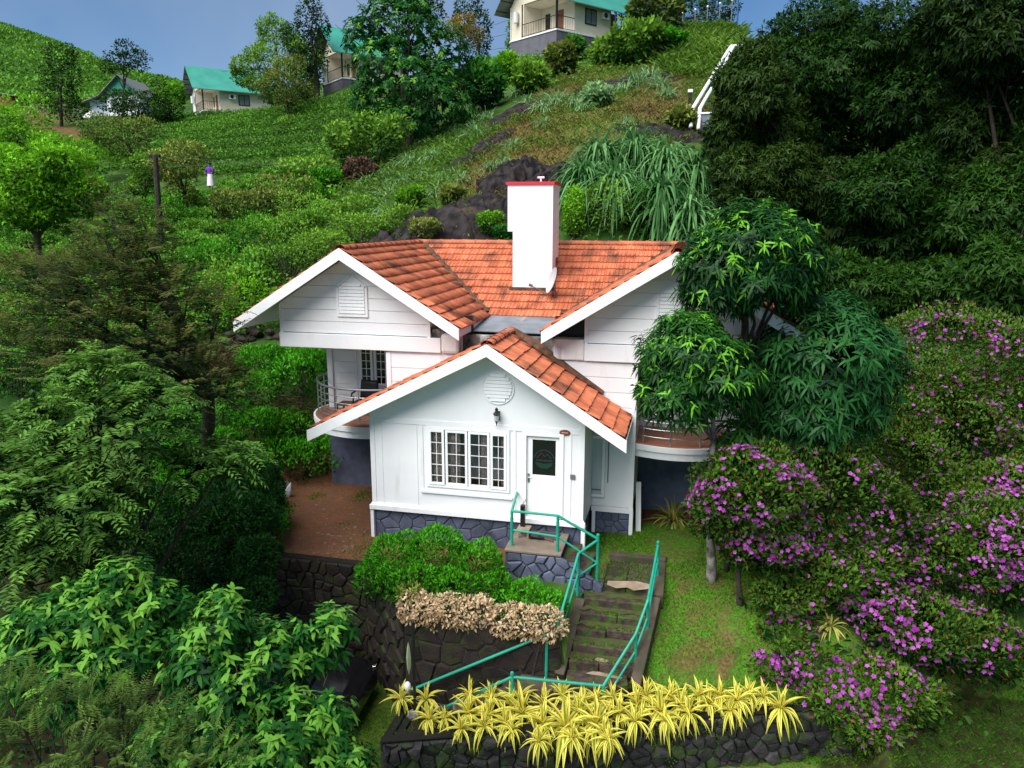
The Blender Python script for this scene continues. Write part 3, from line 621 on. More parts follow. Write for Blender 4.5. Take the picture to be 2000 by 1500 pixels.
# ---- roofs: white deck slabs and individual clay tiles
def slab(name, pts, th, m, parent=house):
    n = len(pts); s_ = obj(name, MB().add([(x,y,z) for x,y,z in pts]+[(x,y,z-th) for x,y,z in pts], [tuple(range(n)), tuple(range(n,2*n))[::-1]]+[(i,(i+1) % n,n+(i+1) % n,n+i) for i in range(n)]), m, parent)
    if m is WT: obj('underlay', MB().add([(x,y,z+.004) for x,y,z in pts]+[(x,y,z+.010) for x,y,z in pts], [tuple(range(n)), tuple(range(n,2*n))[::-1]]+[(i,(i+1) % n,n+(i+1) % n,n+i) for i in range(n)]), M['underlay'], s_)
    return s_
eaveL, eaveR = ZR-SG*HG, ZR-SG*HG
ye = YM-HG
gr = slab('gable_roof', [(XL,YB,ZR),(XL,YM,ZR),(XL+HG,ye,eaveL),(XL+HG,YB,eaveL)], .09, WT)
gl = slab('gable_roof', [(XL,YB,ZR),(XL,YM+5,ZR),(XL-HG,YM+5,eaveL),(XL-HG,YB,eaveL)], .09, WT)
rr = slab('gable_roof', [(XR,YB,ZR),(XR,YM+5,ZR),(XR+HG,YM+5,eaveR),(XR+HG,YB,eaveR)], .09, WT)
rl_ = slab('gable_roof', [(XR,YB,ZR),(XR,YM,ZR),(XR-HG,ye,eaveR),(XR-HG,YB,eaveR)], .09, WT)
mr = slab('main_roof', [(XL,YM,ZR),(XR,YM,ZR),(XR-HG,ye,eaveR),(XL+HG,ye,eaveL)], .09, WT)
slab('main_roof_rear', [(XL,YM,ZR),(XR,YM,ZR),(XR,YM+4.5,ZR-SG*4.5),(XL,YM+4.5,ZR-SG*4.5)], .09, M['tile'])
PYR = 1.46
pr_ = slab('porch_roof', [(PX,-.5,PZ),(PX,1.75,PZ),(XPR,PYR,zporch(XPR)),(XPR,-.5,zporch(XPR))], .1, WT)
pl_ = slab('porch_roof', [(PX,-.5,PZ),(PX,1.75,PZ),(XPL,1.36,zporch(XPL)),(XPL,-.5,zporch(XPL))], .1, WT)
def tilemesh():
    prof = [(-.122,.0),(-.104,.026),(-.084,.026),(-.07,.008),(-.01,.008),(.004,.022),(.02,.022),(.034,.008),(.09,.008),(.104,.012),(.122,.0)]
    rows = [[(x*.955, -.02, z+.012) for x, z in prof], [(x*.955, .312, z+.052) for x, z in prof], [(x*.955, .315, z*.4+.012) for x, z in prof]]
    return MB().ring(rows, closed=False).mesh('roof_tile', M['tile'])
TM = tilemesh(); tiles = []
def slope_tiles(par, O, U, Dn, lu, ld, keep=None, pitch=.305, wd=.235):
    O, U, Dn = (np.asarray(a, float) for a in (O, U, Dn)); U = U/np.linalg.norm(U); Dn = Dn/np.linalg.norm(Dn); Nn = np.cross(U, Dn)
    if Nn[2] < 0: Nn = -Nn
    for j in range(int(ld/pitch+.35)):
        for i in range(int(lu/wd+.3)):
            c = O+U*((i+.5)*wd)+Dn*(j*pitch+.02)
            mid = c+Dn*.16
            if keep and not keep(mid): continue
            a1, a2 = rng.normal(0, .02, 2); u2 = U+Nn*a1*.6; d2 = Dn+Nn*a2
            A = np.eye(4); A[:3,0] = u2; A[:3,1] = d2; A[:3,2] = Nn; A[:3,3] = c+Nn*.004+Dn*rng.normal(0,.005)
            tov = CAM-c; fac = abs(tov @ Nn)/np.linalg.norm(tov)**3; tiles.append((fac, par, A))
sd = math.sqrt(1+SG*SG)
slope_tiles(gr, (XL,YB+.04,ZR), (0,1,0), (1,0,-SG), YM-YB, HG*sd, lambda p_: p_[1] < YM-(p_[0]-XL)-.04)
slope_tiles(gl, (XL,YB+.04,ZR), (0,1,0), (-1,0,-SG), YM-YB+3, HG*sd)
slope_tiles(rl_, (XR,YB+.04,ZR), (0,1,0), (-1,0,-SG), YM-YB, HG*sd, lambda p_: p_[1] < YM-(XR-p_[0])-.04)
slope_tiles(rr, (XR,YB+.04,ZR), (0,1,0), (1,0,-SG), YM-YB, HG*sd)
slope_tiles(mr, (XL,YM,ZR), (1,0,0), (0,-1,-SG), XR-XL, HG*sd, lambda p_: XL+(YM-p_[1])+.04 < p_[0] < XR-(YM-p_[1])-.04 and not (2.3 < p_[0] < 3.33 and p_[1] > 4.62 and p_[1] < 5.1))
sp_ = math.sqrt(1+SRr*SRr); slope_tiles(pr_, (PX,-.47,PZ), (0,1,0), (1,0,-SRr), 2.0, (XPR-PX)*sp_)
sp_ = math.sqrt(1+SL*SL); slope_tiles(pl_, (PX,-.47,PZ), (0,1,0), (-1,0,-SL), 1.9, (PX-XPL)*sp_)
tiles.sort(key=lambda q_: -q_[0])
for f_, par, A in tiles[:300]:
    o = bpy.data.objects.new('roof_tile', TM); link(o, par); o.matrix_basis = Matrix(A.tolist())
tv = np.array([v.co for v in TM.vertices]); tf = np.array([list(p_.vertices) for p_ in TM.polygons])
A_ = np.array([A for _, _, A in tiles[300:]]); vv = np.einsum('nij,kj->nki', A_[:,:3,:3], tv)+A_[:,None,:3,3]
ff = (tf[None]+(np.arange(len(A_))*len(tv))[:,None,None]).reshape(-1, 4)
rest = bpy.data.objects.new('roof_tiles', np_mesh('roof_tiles', vv, [ff], [M['tile']], tint=np.repeat(rng.uniform(0, 1, len(A_)), len(tv)))); link(rest, house); rest['kind'] = 'stuff'
def ridge(par, a, b, n, r=.1):
    a, b = np.asarray(a, float), np.asarray(b, float); t = (b-a)/np.linalg.norm(b-a); s = np.cross(t, (0,0,1)); s = s/np.linalg.norm(s); up_ = np.cross(s, t); L_ = np.linalg.norm(b-a)/n
    for i in range(n):
        c = a+t*L_*i; rows = []
        for q_, rr_ in ((0, r*1.1), (.05, r*1.1), (.06, r), (L_*1.04, r*.93)):
            rows.append([c+t*q_+s*rr_*1.25*math.cos(g)+up_*(rr_*.85*math.sin(g)-.03) for g in np.linspace(-.25, math.pi+.25, 8)])
        obj('ridge_tile', MB().ring(rows, closed=False), M['tile'], par)
ridge(mr, (XL-.1,YM,ZR+.05), (XR+.1,YM,ZR+.05), 22); ridge(gr, (XL,YB,ZR+.05), (XL,YM,ZR+.05), 15); ridge(rl_, (XR,YB,ZR+.05), (XR,YM,ZR+.05), 15); ridge(pr_, (PX,-.5,PZ+.05), (PX,1.75,PZ+.05), 6)
# valley debris, verge boards
for xc, s in ((XL,1),(XR,-1)):
    mb = MB(); P0 = np.array([xc+s*.15,YM-.15,ZR-.02]); P1 = np.array([xc+s*HG,ye,eaveL+.06]); rows = []
    for t_ in np.linspace(0,1,24):
        c = P0+(P1-P0)*t_; wdt = .07+.05*random.random(); rows.append([c+np.array((wdt*s,wdt,.0+.02*random.random())), c+np.array((0,0,.035+.02*random.random())), c-np.array((wdt*s,wdt,-.01))])
    obj('valley_gutter', mb.ring(rows, closed=False), M['tile_stain'], mr)
def barge(pts, y, h, th=.045, m=WT, dz=.03, par=house):
    for (xa, za), (xb, zb) in zip(pts[:-1], pts[1:]):
        obj('bargeboard', MB().xz([(xa,za+dz),(xb,zb+dz),(xb,zb+dz-h),(xa,za+dz-h)], y-th, y), m, par, bevel=.006)
for xc in (XL, XR):
    barge([(xc-HG-.04,eaveL-.025),(xc,ZR),(xc+HG+.04,eaveL-.025)], YB, .27); barge([(xc-HG,eaveL),(xc,ZR),(xc+HG,eaveL)], YB+.06, .16, .05, dz=-.06)
    for s in (-1,1): obj('fascia', MB().box((xc+s*HG-.02,YB+.06,eaveL-.2),(xc+s*HG+.02,(10.5 if s == (-1 if xc == XL else 1) else ye-.3),eaveL-.02)), WT, house)
barge([(XPL-.04,zporch(XPL)-.02),(PX,PZ),(XPR+.03,zporch(XPR)-.02)], -.5, .26); barge([(XPL+.1,zporch(XPL+.1)),(PX,PZ),(XPR,zporch(XPR))], -.44, .15, .05, dz=-.08)
obj('fascia', MB().box((XPR-.02,-.44,zporch(XPR)-.15),(XPR+.015,PYR,zporch(XPR)-.01)), WT, house)
obj('fascia', MB().box((XPL-.02,-.44,zporch(XPL)-.17),(XPL+.02,1.3,zporch(XPL)-.01)).box((XPL+.2,-.3,zporch(XPL+.2)-.2),(XPL+.24,1.3,zporch(XPL+.2)-.05)), WT, house)
obj('valley_debris', MB().tube([(2.95,1.72,3.98),(3.6,1.5,3.66),(4.3,1.44,3.2),(5.1,1.43,2.7)], [.1,.13,.09,.05], 7), M['tile_stain'], pr_)
# chimney
ch = obj('chimney', MB().box((2.28,4.5,4.6),(3.35,5.0,7.44)).box((2.14,4.502,6.24),(2.279,5.45,7.44)).box((2.28,5.0,5.55),(3.352,5.45,7.44)), WT, house)
obj('cap', MB().box((2.10,4.46,7.44),(3.39,5.49,7.51)), M['red'], ch); obj('flue_pipe', MB().tube([(2.95,4.9,7.5),(2.95,4.9,7.62)], .025).tube([(2.86,4.9,7.63),(3.04,4.9,7.63)], .028), M['pipe'], ch)
obj('flashing', MB().box((2.2,4.40,4.66),(3.43,4.5,4.78)), M['tile_stain'], ch)
# satellite dish
D0 = np.array([3.43,4.15,4.66]); dish = thing('satellite_dish', 'white satellite dish on the tiled roof by the chimney foot', 'dish', D0-np.array((0,0,.1)))
dd = np.array([-.85,-.42,.32]); dd = dd/np.linalg.norm(dd); su = np.cross(dd,(0,0,1)); su = su/np.linalg.norm(su); sv = np.cross(su,dd); Dc = D0+np.array((-.02,-.1,.36))
rows = [[Dc-dd*(.09*(1-(r/.31)**2))+su*r*math.cos(a)+sv*r*1.12*math.sin(a) for a in np.linspace(0,2*math.pi,33)[:-1]] for r in (.001,.1,.19,.26,.30,.31)]
obj('reflector', MB().ring(rows), mat('dish_grey', (.42,.42,.42), .6), dish, smooth=True)
obj('mount', MB().tube([D0+np.array((.06,.05,-.1)), Dc-dd*.1], .022), M['greysteel'], dish)
obj('feed_arm', MB().tube([Dc-sv*.38, Dc-sv*.3+dd*.45], .012).tube([Dc-sv*.3+dd*.43, Dc-sv*.29+dd*.53], .035), M['greysteel'], dish)
# wall lantern, name plaque
lan = thing('wall_lantern', 'black carriage lantern on the porch gable below the round vent', 'lamp', (3.0,-.02,2.4))
obj('bracket', MB().box((2.96,-.03,2.3),(3.04,-.003,2.5)).tube([(3,-.02,2.48),(3,-.09,2.55),(3,-.14,2.5)], .012), M['blackm'], lan)
obj('cage', MB().lathe((3,-.14,2.3), [(.02,-.02),(.045,0),(.06,.14),(.085,.16),(.05,.2),(.03,.24),(.04,.27),(.0,.31)], 8), M['blackm'], lan); obj('finial', MB().lathe((3,-.14,2.28), [(.0,-.1),(.012,-.05),(.02,0)], 8), M['blackm'], lan)
obj('glass', MB().lathe((3,-.14,2.31), [(.048,.0),(.064,.125)], 8), mat('lamp_glass', (.45,.45,.46), .15), lan)
pq = thing('name_plaque', 'small brown oval name plaque beside the front door', 'sign', (4.47,0,2.03))
rows = [[(4.47+r*.12*math.cos(a),y,2.11+r*.065*math.sin(a)) for a in np.linspace(0,2*math.pi,33)[:-1]] for r, y in ((1,-.002),(1,-.025),(.93,-.028),(.001,-.028))]
obj('board', MB().ring(rows), mat('plaque_brown', (.2,.05,.03), .5), pq); mb = MB()
for k in range(8): mb.box((4.47-.07+k*.0175,-.031,2.1),(4.47-.07+k*.0175+.011,-.0285,2.122+.006*(k % 2)))
obj('lettering', mb, mat('plaque_letters', (.6,.5,.42), .6), pq)
# balcony chair
chr_ = thing('balcony_chair', 'black moulded armchair on the left curved balcony', 'chair', (-1.2,2.55,1.5))
mb = MB(); cx_, cy_ = -1.2, 2.5
rows = [[(cx_+.24*x, cy_+.24+.05*(1-x*x)*-1+.1*zz, 1.92+.48*zz) for x in np.linspace(-1,1,9)] for zz in np.linspace(0,1,6)]
bk = MB().ring(rows, closed=False).mesh('backrest', M['black'], True); bo = obj('backrest', bk, None, chr_); so_ = bo.modifiers.new('thick','SOLIDIFY'); so_.thickness = .025
obj('seat', MB().box((cx_-.24,cy_-.24,1.9),(cx_+.24,cy_+.22,1.93)), M['black'], chr_, bevel=.012)
for sx in (-1,1):
    obj('armrest', MB().tube([(cx_+sx*.26,cy_+.26,2.14),(cx_+sx*.29,cy_+.05,2.15),(cx_+sx*.29,cy_-.2,2.13),(cx_+sx*.28,cy_-.25,2.06)], .022), M['black'], chr_)
    for yy in (-.22,.22): obj('leg', MB().tube([(cx_+sx*.24,cy_+yy,1.91 if yy > 0 else 2.06),(cx_+sx*.27,cy_+yy*1.15,1.507)], .02), M['black'], chr_)
tbl = thing('balcony_table', 'dark low table beside the black balcony chair', 'table', (-1.75,2.6,1.5))
obj('tabletop', MB().box((-1.98,2.3,1.78),(-1.5,2.78,1.81)), M['roomwood'], tbl, bevel=.01)
for a, b in ((-1.94,2.34),(-1.54,2.34),(-1.94,2.74),(-1.54,2.74)): obj('leg', MB().box((a-.02,b-.02,1.507),(a+.02,b+.02,1.78)), M['roomwood'], tbl)
# ------------------------------------------------------------------ stoop, stairs, railings, walls
st = thing('stoop', 'blue stone stoop with small landing and side steps at the front door', 'steps', (4.0,-.5,-1.0))
obj('landing', MB().box((3.40,-1.1,-.24),(4.6,.02,-.19)), M['landing'], st, bevel=.01)
body = obj('core', MB().box((3.45,-1.05,-1.2),(4.58,0,-.242)).box((4.58,-1.05,-1.2),(4.88,.0,-.40)).box((4.88,-1.05,-1.2),(5.18,0,-.58)).box((5.18,-1.05,-1.2),(5.47,0,-.78)), M['bluej'], st)
for x0, x1, z in ((4.605,4.9,-.40),(4.9,5.2,-.58),(5.2,5.48,-.78)): obj('tread', MB().box((x0,-.92,z-.0),(x1,.0,z+.03)), M['step'], st, bevel=.008)
r2 = random.Random(8)
ol = [(3.45,-1.15),(5.47,-1.15),(5.47,-.8),(5.2,-.6),(4.9,-.42),(4.6,-.25),(3.45,-.25)]
stones(body, ol, jseeds(3.45,5.47,-1.15,-.25,8,4,r2,.4), (0,-1.05,0), (1,0,0), (0,0,1), (0,-1,0), .055, [M['blue']], gap=.012)
stones(body, [(-1.05,-1.1),(-.05,-1.1),(-.05,-.26),(-1.05,-.26)], jseeds(-1.05,-.05,-1.1,-.26,3,3,r2), (3.45,0,0), (0,1,0), (0,0,1), (-1,0,0), .04, [M['blue']], gap=.012)
# things on the landing
um = thing('umbrella_stand', 'tall black square tube standing on a small stool by the door', 'umbrella stand', (3.62,-.28,-.19))
obj('tube', MB().box((3.57,-.33,.02),(3.67,-.23,.50)), M['black'], um, bevel=.01); obj('hook', MB().tube([(3.62,-.28,.5),(3.63,-.28,.56),(3.68,-.28,.6),(3.68,-.28,.64)], .01, 6), M['steel'], um)
stl = thing('stool', 'small pale wooden stool under the black tube', 'stool', (3.66,-.34,-.19))
obj('seat', MB().box((3.52,-.48,-.015),(3.8,-.2,.015)), M['tan'], stl, bevel=.008)
for a, b in ((3.55,-.45),(3.77,-.45),(3.55,-.23),(3.77,-.23)): obj('leg', MB().box((a-.02,b-.02,-.188),(a+.02,b+.02,-.015)), M['tan'], stl)
ub = thing('umbrella', 'folded black umbrella lying on the landing', 'umbrella', (4.0,-.42,-.15))
obj('canopy', MB().tube([(3.76,-.4,-.12),(3.86,-.42,-.11),(4.0,-.44,-.12),(4.14,-.47,-.14)], [.03,.075,.065,.02], 7).tube([(3.82,-.5,-.15),(3.95,-.38,-.14),(4.08,-.4,-.16)], [.02,.05,.01], 6), M['black'], ub); obj('handle', MB().tube([(4.14,-.47,-.14),(4.34,-.52,-.165)], .018), M['roomwood'], ub)
tag(obj('doormat', MB().box((3.95,-.42,-.187),(4.42,-.06,-.172)), mat('mat_grey', (.05,.045,.05), .95, bump=.4, bscale=80)), 'dark grey doormat in front of the white front door', 'mat')
# main stairs: seven wide stone steps down to the lower landing
ms_ = thing('garden_stairs', 'mossy dark stone stairs running down from the stoop between green railings', 'steps', (5.7,-1.7,-2.0))
YS = [-.98,-1.36,-1.65,-1.92,-2.24,-2.5]; ZS = [-.80+.0,-.95,-1.12,-1.30,-1.48,-1.66]
rs = random.Random(4); yb = .25
for k in range(6):
    x0, x1 = 5.49-.05*k if k == 0 else 5.16-.03*k, 6.5-.04*k
    y1 = YS[k-1]+.02 if k else .3
    # each step is laid from two or three long stones
    n = (2,1,2,2,1,2)[k]; xs = [x0]+sorted(x0+(x1-x0)*(i+1)/n+rs.uniform(-.12,.12) for i in range(n-1))+[x1]
    for a, b in zip(xs[:-1], xs[1:]):
        o = obj('step_stone', MB().box((a+.004,YS[k]+rs.uniform(-.02,.02)+.06*(a-5.8)*.35,ZS[k]-.24),(b-.004,y1+.05,ZS[k]+rs.uniform(-.012,.012))), M['step'], ms_, bevel=.022)
for k in range(1,6):
    xa, xb = 5.12-.03*k, 6.44-.04*k; n_ = 12; ya = [YS[k]+.09+.05*math.sin(i*1.9+k*2)+rs.uniform(0,.05) for i in range(n_)]; yb_ = YS[k-1]+.01
    obj('tread_moss', MB().prism([(xa+(xb-xa)*i/(n_-1), min(ya[i], yb_-.02)+.35*.06*(xa+(xb-xa)*i/(n_-1)-5.8)) for i in range(n_)]+[(xb,yb_+.04),(xa,yb_-.01)], (0,0,ZS[k]+.004), (1,0,0), (0,1,0), (0,0,.018)), M['moss'], ms_)
obj('winder_step', MB().prism([(5.02,-2.95),(5.75,-3.02),(6.16,-2.78),(6.1,-2.42),(5.0,-2.55)], (0,0,-2.0), (1,0,0), (0,1,0), (0,0,.17)), M['step'], ms_, bevel=.02)
obj('lower_landing', MB().box((4.1,-3.5,-2.2),(5.95,-2.6,-2.02)), M['concrete'], ms_, bevel=.015)
for (x0, x1, y0, y1, z) in ((5.55,6.4,-1.34,-1.0,-.797),): obj('bare_cement', MB().prism([(x0,y0+.33),(x0+.2,y0+.22),(x0+.42,y0+.3),(x0+.55,y0+.2),(x1,y0+.34),(x1,y0+.55),(x0+.6,y0+.62),(x0,y0+.5)], (0,0,z+.012), (1,0,0), (0,1,0), (0,0,.004)), M['tan'], ms_)
obj('bare_cement', MB().prism([(5.5,-2.44),(5.72,-2.46),(5.76,-2.34),(5.62,-2.2),(5.52,-2.24)], (0,0,-1.644), (1,0,0), (0,1,0), (0,0,.004)), M['tan'], ms_)
obj('bare_cement', MB().prism([(5.35,-2.62),(6.02,-2.66),(6.04,-2.6),(5.5,-2.5)], (0,0,-1.827), (1,0,0), (0,1,0), (0,0,.004)), M['tan'], ms_)
obj('bare_cement', MB().prism([(4.9,-3.3),(5.85,-3.3),(5.9,-2.98),(5.3,-2.9)], (0,0,-2.017), (1,0,0), (0,1,0), (0,0,.004)), M['tan'], ms_)
obj('side_kerb', MB().bar((6.6,.2,-.86),(6.6,-1.1,-.98),.2,.3).bar((6.56,-1.1,-.98),(6.3,-2.75,-1.9),.2,.3), M['concrete'], ms_, bevel=.02); obj('top_kerb', MB().box((5.45,.2,-.9),(6.7,.42,-.66)), M['concrete'], ms_, bevel=.02)
obj('side_kerb', MB().bar((5.06,-1.25,-1.1),(4.86,-2.6,-2.0),.2,.3), M['concrete'], ms_, bevel=.02)
for k in range(7): x1 = 4.1-k*.33; obj('lower_step', MB().box((x1-.33,-3.45,-2.45-.17*k),(x1,-2.62,-2.19-.165*k)), M['step'], ms_, bevel=.02)
# green tube railings
GM = M['green_metal']
def post(par, b, t, r=.033, knob=False):
    o = obj('post', MB().tube([b, t], r, 10), GM, par)
    if knob: obj('knob', MB().lathe(t, [(.0,.075),(.03,.06),(.038,.03),(.03,0)][::-1], 10), GM, o)
def railseg(par, pts, r=.028, name='rail'): obj(name, MB().tube(pts, r, 9), GM, par, smooth=False)
g1 = thing('stair_railing', 'green tube railing around the stoop and down the left side of the stairs', 'railing', (4.5,-.9,-.8))
post(g1, (3.51,-.87,-.19), (3.51,-.87,.58)); post(g1, (4.5,-.95,-.19), (4.5,-.95,.6)); post(g1, (5.33,-.9,-.8), (5.33,-.9,.2), knob=True); post(g1, (4.98,-1.23,-.98), (4.98,-1.23,-.08)); post(g1, (4.82,-2.52,-2.05), (4.8,-2.51,-.86), .036, True)
railseg(g1, [(3.43,-.02,.67),(3.51,-.87,.58)]); railseg(g1, [(3.51,-.87,.58),(4.5,-.95,.60)]); railseg(g1, [(4.5,-.95,.60),(5.33,-.9,.15)]); railseg(g1, [(5.33,-.9,.13),(4.98,-1.23,-.06)]); railseg(g1, [(4.98,-1.23,-.06),(4.8,-2.51,-.9)])
railseg(g1, [(3.51,-.87,.16),(4.5,-.95,.14)], .022); railseg(g1, [(4.5,-.95,.14),(5.33,-.9,-.38)], .022); railseg(g1, [(5.33,-.9,-.38),(4.98,-1.23,-.55)], .022); railseg(g1, [(4.98,-1.23,-.5),(4.83,-2.3,-1.15)], .022)
g2 = thing('stair_railing', 'green tube railing down the right side of the stairs, bent round the landing', 'railing', (6.3,-1.8,-1.4))
post(g2, (6.56,-.38,-.85), (6.53,-.38,-.06), knob=True); post(g2, (6.44,-1.8,-1.4), (6.42,-1.8,-.61)); post(g2, (6.26,-2.34,-1.8), (6.24,-2.34,-1.05)); post(g2, (5.74,-3.16,-2.25), (5.74,-3.16,-1.66)); post(g2, (4.12,-3.46,-2.2), (4.12,-3.46,-1.51), knob=True)
railseg(g2, [(6.53,-.38,-.09),(6.42,-1.8,-.61)]); railseg(g2, [(6.42,-1.8,-.61),(6.24,-2.34,-1.05)]); railseg(g2, [(6.24,-2.34,-1.05),(5.74,-3.16,-1.68)]); railseg(g2, [(5.74,-3.16,-1.68),(4.12,-3.46,-1.55)]); railseg(g2, [(4.12,-3.46,-1.55),(2.75,-3.52,-2.4)])
railseg(g2, [(6.53,-.38,-.5),(6.42,-1.8,-1.0)], .022); railseg(g2, [(6.42,-1.8,-1.0),(6.24,-2.34,-1.42)], .022); railseg(g2, [(6.24,-2.34,-1.42),(5.74,-3.16,-2.05)], .022)
g3 = thing('stair_railing', 'straight green handrail along the dark garden wall under the dried flowers', 'railing', (3.2,-2.75,-2.4))
railseg(g3, [(4.79,-2.56,-1.06),(4.55,-2.63,-1.14),(1.75,-2.98,-2.6)], .03); obj('post', MB().tube([(1.8,-2.97,-3.2),(1.8,-2.97,-2.58)], .033), GM, g3); obj('post', MB().tube([(4.6,-2.64,-2.1),(4.6,-2.62,-1.13)], .03), GM, g3)
# retaining walls with separate stones
def wall(name, label, a, b, zb, zt, th, nu, nv, mats, joint, seed, depth=.06, gap=.012, cope=None, jit=.4):
    a, b = np.asarray(a, float), np.asarray(b, float); U = np.array((b[0]-a[0], b[1]-a[1], 0)); Lw = np.linalg.norm(U); U = U/Lw; Nf = np.array((U[1], -U[0], 0))
    t_ = thing(name, label, 'wall', ((a[0]+b[0])/2, (a[1]+b[1])/2, zb)); zt0, zt1 = zt if hasattr(zt, '__len__') else (zt, zt)
    core = obj('core', MB().prism([(0,zb),(Lw,zb),(Lw,zt1),(0,zt0)], (a[0],a[1],0), U, (0,0,1), -Nf*th), joint, t_)
    stones(core, [(0,zb),(Lw,zb),(Lw,zt1-.01),(0,zt0-.01)], jseeds(0,Lw,zb,max(zt0,zt1),nu,nv,random.Random(seed),jit), (a[0],a[1],0), U, (0,0,1), Nf, depth, mats, gap=gap)
    if cope:
        o_ = np.array((a[0],a[1],0)); obj('coping', MB().prism([(-.04,zt0+.002),(Lw+.04,zt1+.002),(Lw+.04,zt1+.05),(-.04,zt0+.05)], o_+Nf*.04, U, (0,0,1), -Nf*.16), cope, t_, bevel=.02)
    return t_
wall('retaining_wall', 'long dark mossy stone wall holding the bed of yellow striped plants', (2.14,-4.76), (10.4,yfront(10.4)-.03), -3.6, (-2.28,-2.02), .28, 34, 8, [M['dstone']], M['djoint'], 5, .13, .004, M['djoint'], .48)
wall('retaining_wall', 'short dark stone end wall of the yellow plant bed beside the mossy drive', (2.12,-3.3), (2.12,-4.74), -3.6, -2.3, .25, 5, 5, [M['dstone']], M['djoint'], 6, .06, .008, M['djoint'])
wall('retaining_wall', 'dark crazy paved wall with pale joints below the dried flower hedge', (1.78,-2.72), (4.86,-2.58), -3.4, -1.06, .22, 9, 5, [M['dstone2']], M['pjoint'], 7, .035, .012)
wall('retaining_wall', 'brown mossy stone wall below the bare earth yard', (-6.2,-1.42), (.42,-1.40), -3.5, -.74, .3, 26, 11, [M['dstone2']], M['djoint'], 8, .07, .008, None, .48)
wall('retaining_wall', 'slanting dark stone wall between the earth yard wall and the crazy paved wall', (.44,-1.4), (1.76,-2.7), -3.5, -.95, .22, 6, 8, [M['dstone2']], M['djoint'], 9, .06, .01)
# low stone bank behind the left tea bushes
pA, pB = on(470,668), on(556,662)
# lamp posts by the lower stairs
bp_ = thing('garden_lamp_post', 'thin black lamp post with a pale leaf shaped lamp on the drive corner', 'lamp post', (2.42,-3.95,-2.3))
obj('pole', MB().tube([(2.42,-3.95,-2.4),(2.43,-3.95,-.4)], .03, 8), M['blackm'], bp_); obj('lamp_shade', MB().ring([[(2.35+dx*.045*s_,-4.0+dy*.05*s_,zz) for dx,dy in ((1,0),(0,1),(-1,0),(0,-1))] for zz,s_ in ((-1.42,.1),(-1.3,.7),(-1.1,1),(-.9,.6),(-.78,.05))]), mat('pale_leaf_shade', (.3,.34,.2), .5), bp_); obj('bracket', MB().tube([(2.43,-3.95,-.72),(2.36,-4.0,-.78)], .015, 6), M['blackm'], bp_)
bo_ = thing('bollard_light', 'short white bollard light at the corner of the yellow plant bed', 'bollard', (2.2,-3.72,-2.3))
obj('body', MB().lathe((2.2,-3.72,-2.35), [(.055,0),(.055,.42)], 12), M['steel'], bo_); obj('globe', MB().lathe((2.2,-3.72,-1.93), [(.05,0),(.068,.05),(.06,.11),(.03,.15),(.001,.16)], 12), M['frame'], bo_, smooth=True)
# parked car, half hidden by the leaves on the drive
car = thing('parked_car', 'black hatchback parked on the drive under the leafy branches', 'car', (-.85,-3.1,-3.2), rotz=math.radians(4))
cp = mat('black_car_paint', (.006,.006,.008), .15, spec=.7)
def sect(x, pts): return [(x,y,z) for y,z in pts]
def carsec(x, hw, zb, zm, zt, tw):
    return sect(x, [(-hw,zb),(-hw,zm*.8),(-hw*.97,zm),(-tw,zt-.04),(-tw*.8,zt),(tw*.8,zt),(tw,zt-.04),(hw*.97,zm),(hw,zm*.8),(hw,zb)])
secs = [carsec(-1.9,.62,.35,.72,.78,.5),carsec(-1.82,.76,.25,.85,.95,.62),carsec(-1.45,.84,.22,.92,1.32,.6),carsec(-1.0,.85,.22,.93,1.48,.62),carsec(.1,.85,.22,.93,1.5,.62),carsec(.55,.85,.22,.92,1.3,.62),carsec(1.0,.84,.22,.9,.98,.7),carsec(1.6,.8,.24,.78,.84,.65),carsec(1.88,.68,.3,.6,.66,.55)]
cb = MB().ring(secs); cb.f.append(tuple(range(10))); cb.f.append(tuple(80+i for i in range(10)))
obj('body', cb, cp, car, bevel=.03)
for c in car.children: c.matrix_parent_inverse = Matrix.Identity(4)
def carpart(*a, **k):
    o = obj(*a, **k); o.matrix_parent_inverse = Matrix.Identity(4); return o
carpart('windscreen', MB().add([(.5,-.6,1.335),(.5,.6,1.335),(.98,.68,1.03),(.98,-.68,1.03)], [(0,1,2,3)]), M['darkglass'], car)
for s in (-1,1):
    carpart('side_window', MB().add([(-1.3,s*.72,1.3),(.0,s*.7,1.36),(.5,s*.765,1.06),(-1.4,s*.8,1.0)], [(0,1,2,3)]), M['darkglass'], car)
    carpart('headlight', MB().box((1.66,s*.6-.12,.66),(1.86,s*.6+.12,.76)), M['glass'], car, bevel=.02)
    for xw in (-1.2,1.25):
        wh = carpart('wheel', MB().lathe((xw,s*.76,.3), [(.17,.06*s),(.3,.07*s),(.3,-.1*s),(.17,-.09*s)], 18, ax=1), M['black'], car); rmo = obj('rim', MB().lathe((xw,s*.76,.3), [(.01,.075*s),(.1,.07*s),(.17,.062*s)], 10, ax=1), M['steel'], wh); rmo.matrix_parent_inverse = Matrix.Identity(4)
carpart('roof_rail', MB().tube([(-1.2,-.5,1.5),(.0,-.52,1.53)], .015).tube([(-1.2,.5,1.5),(.0,.52,1.53)], .015), M['steel'], car)
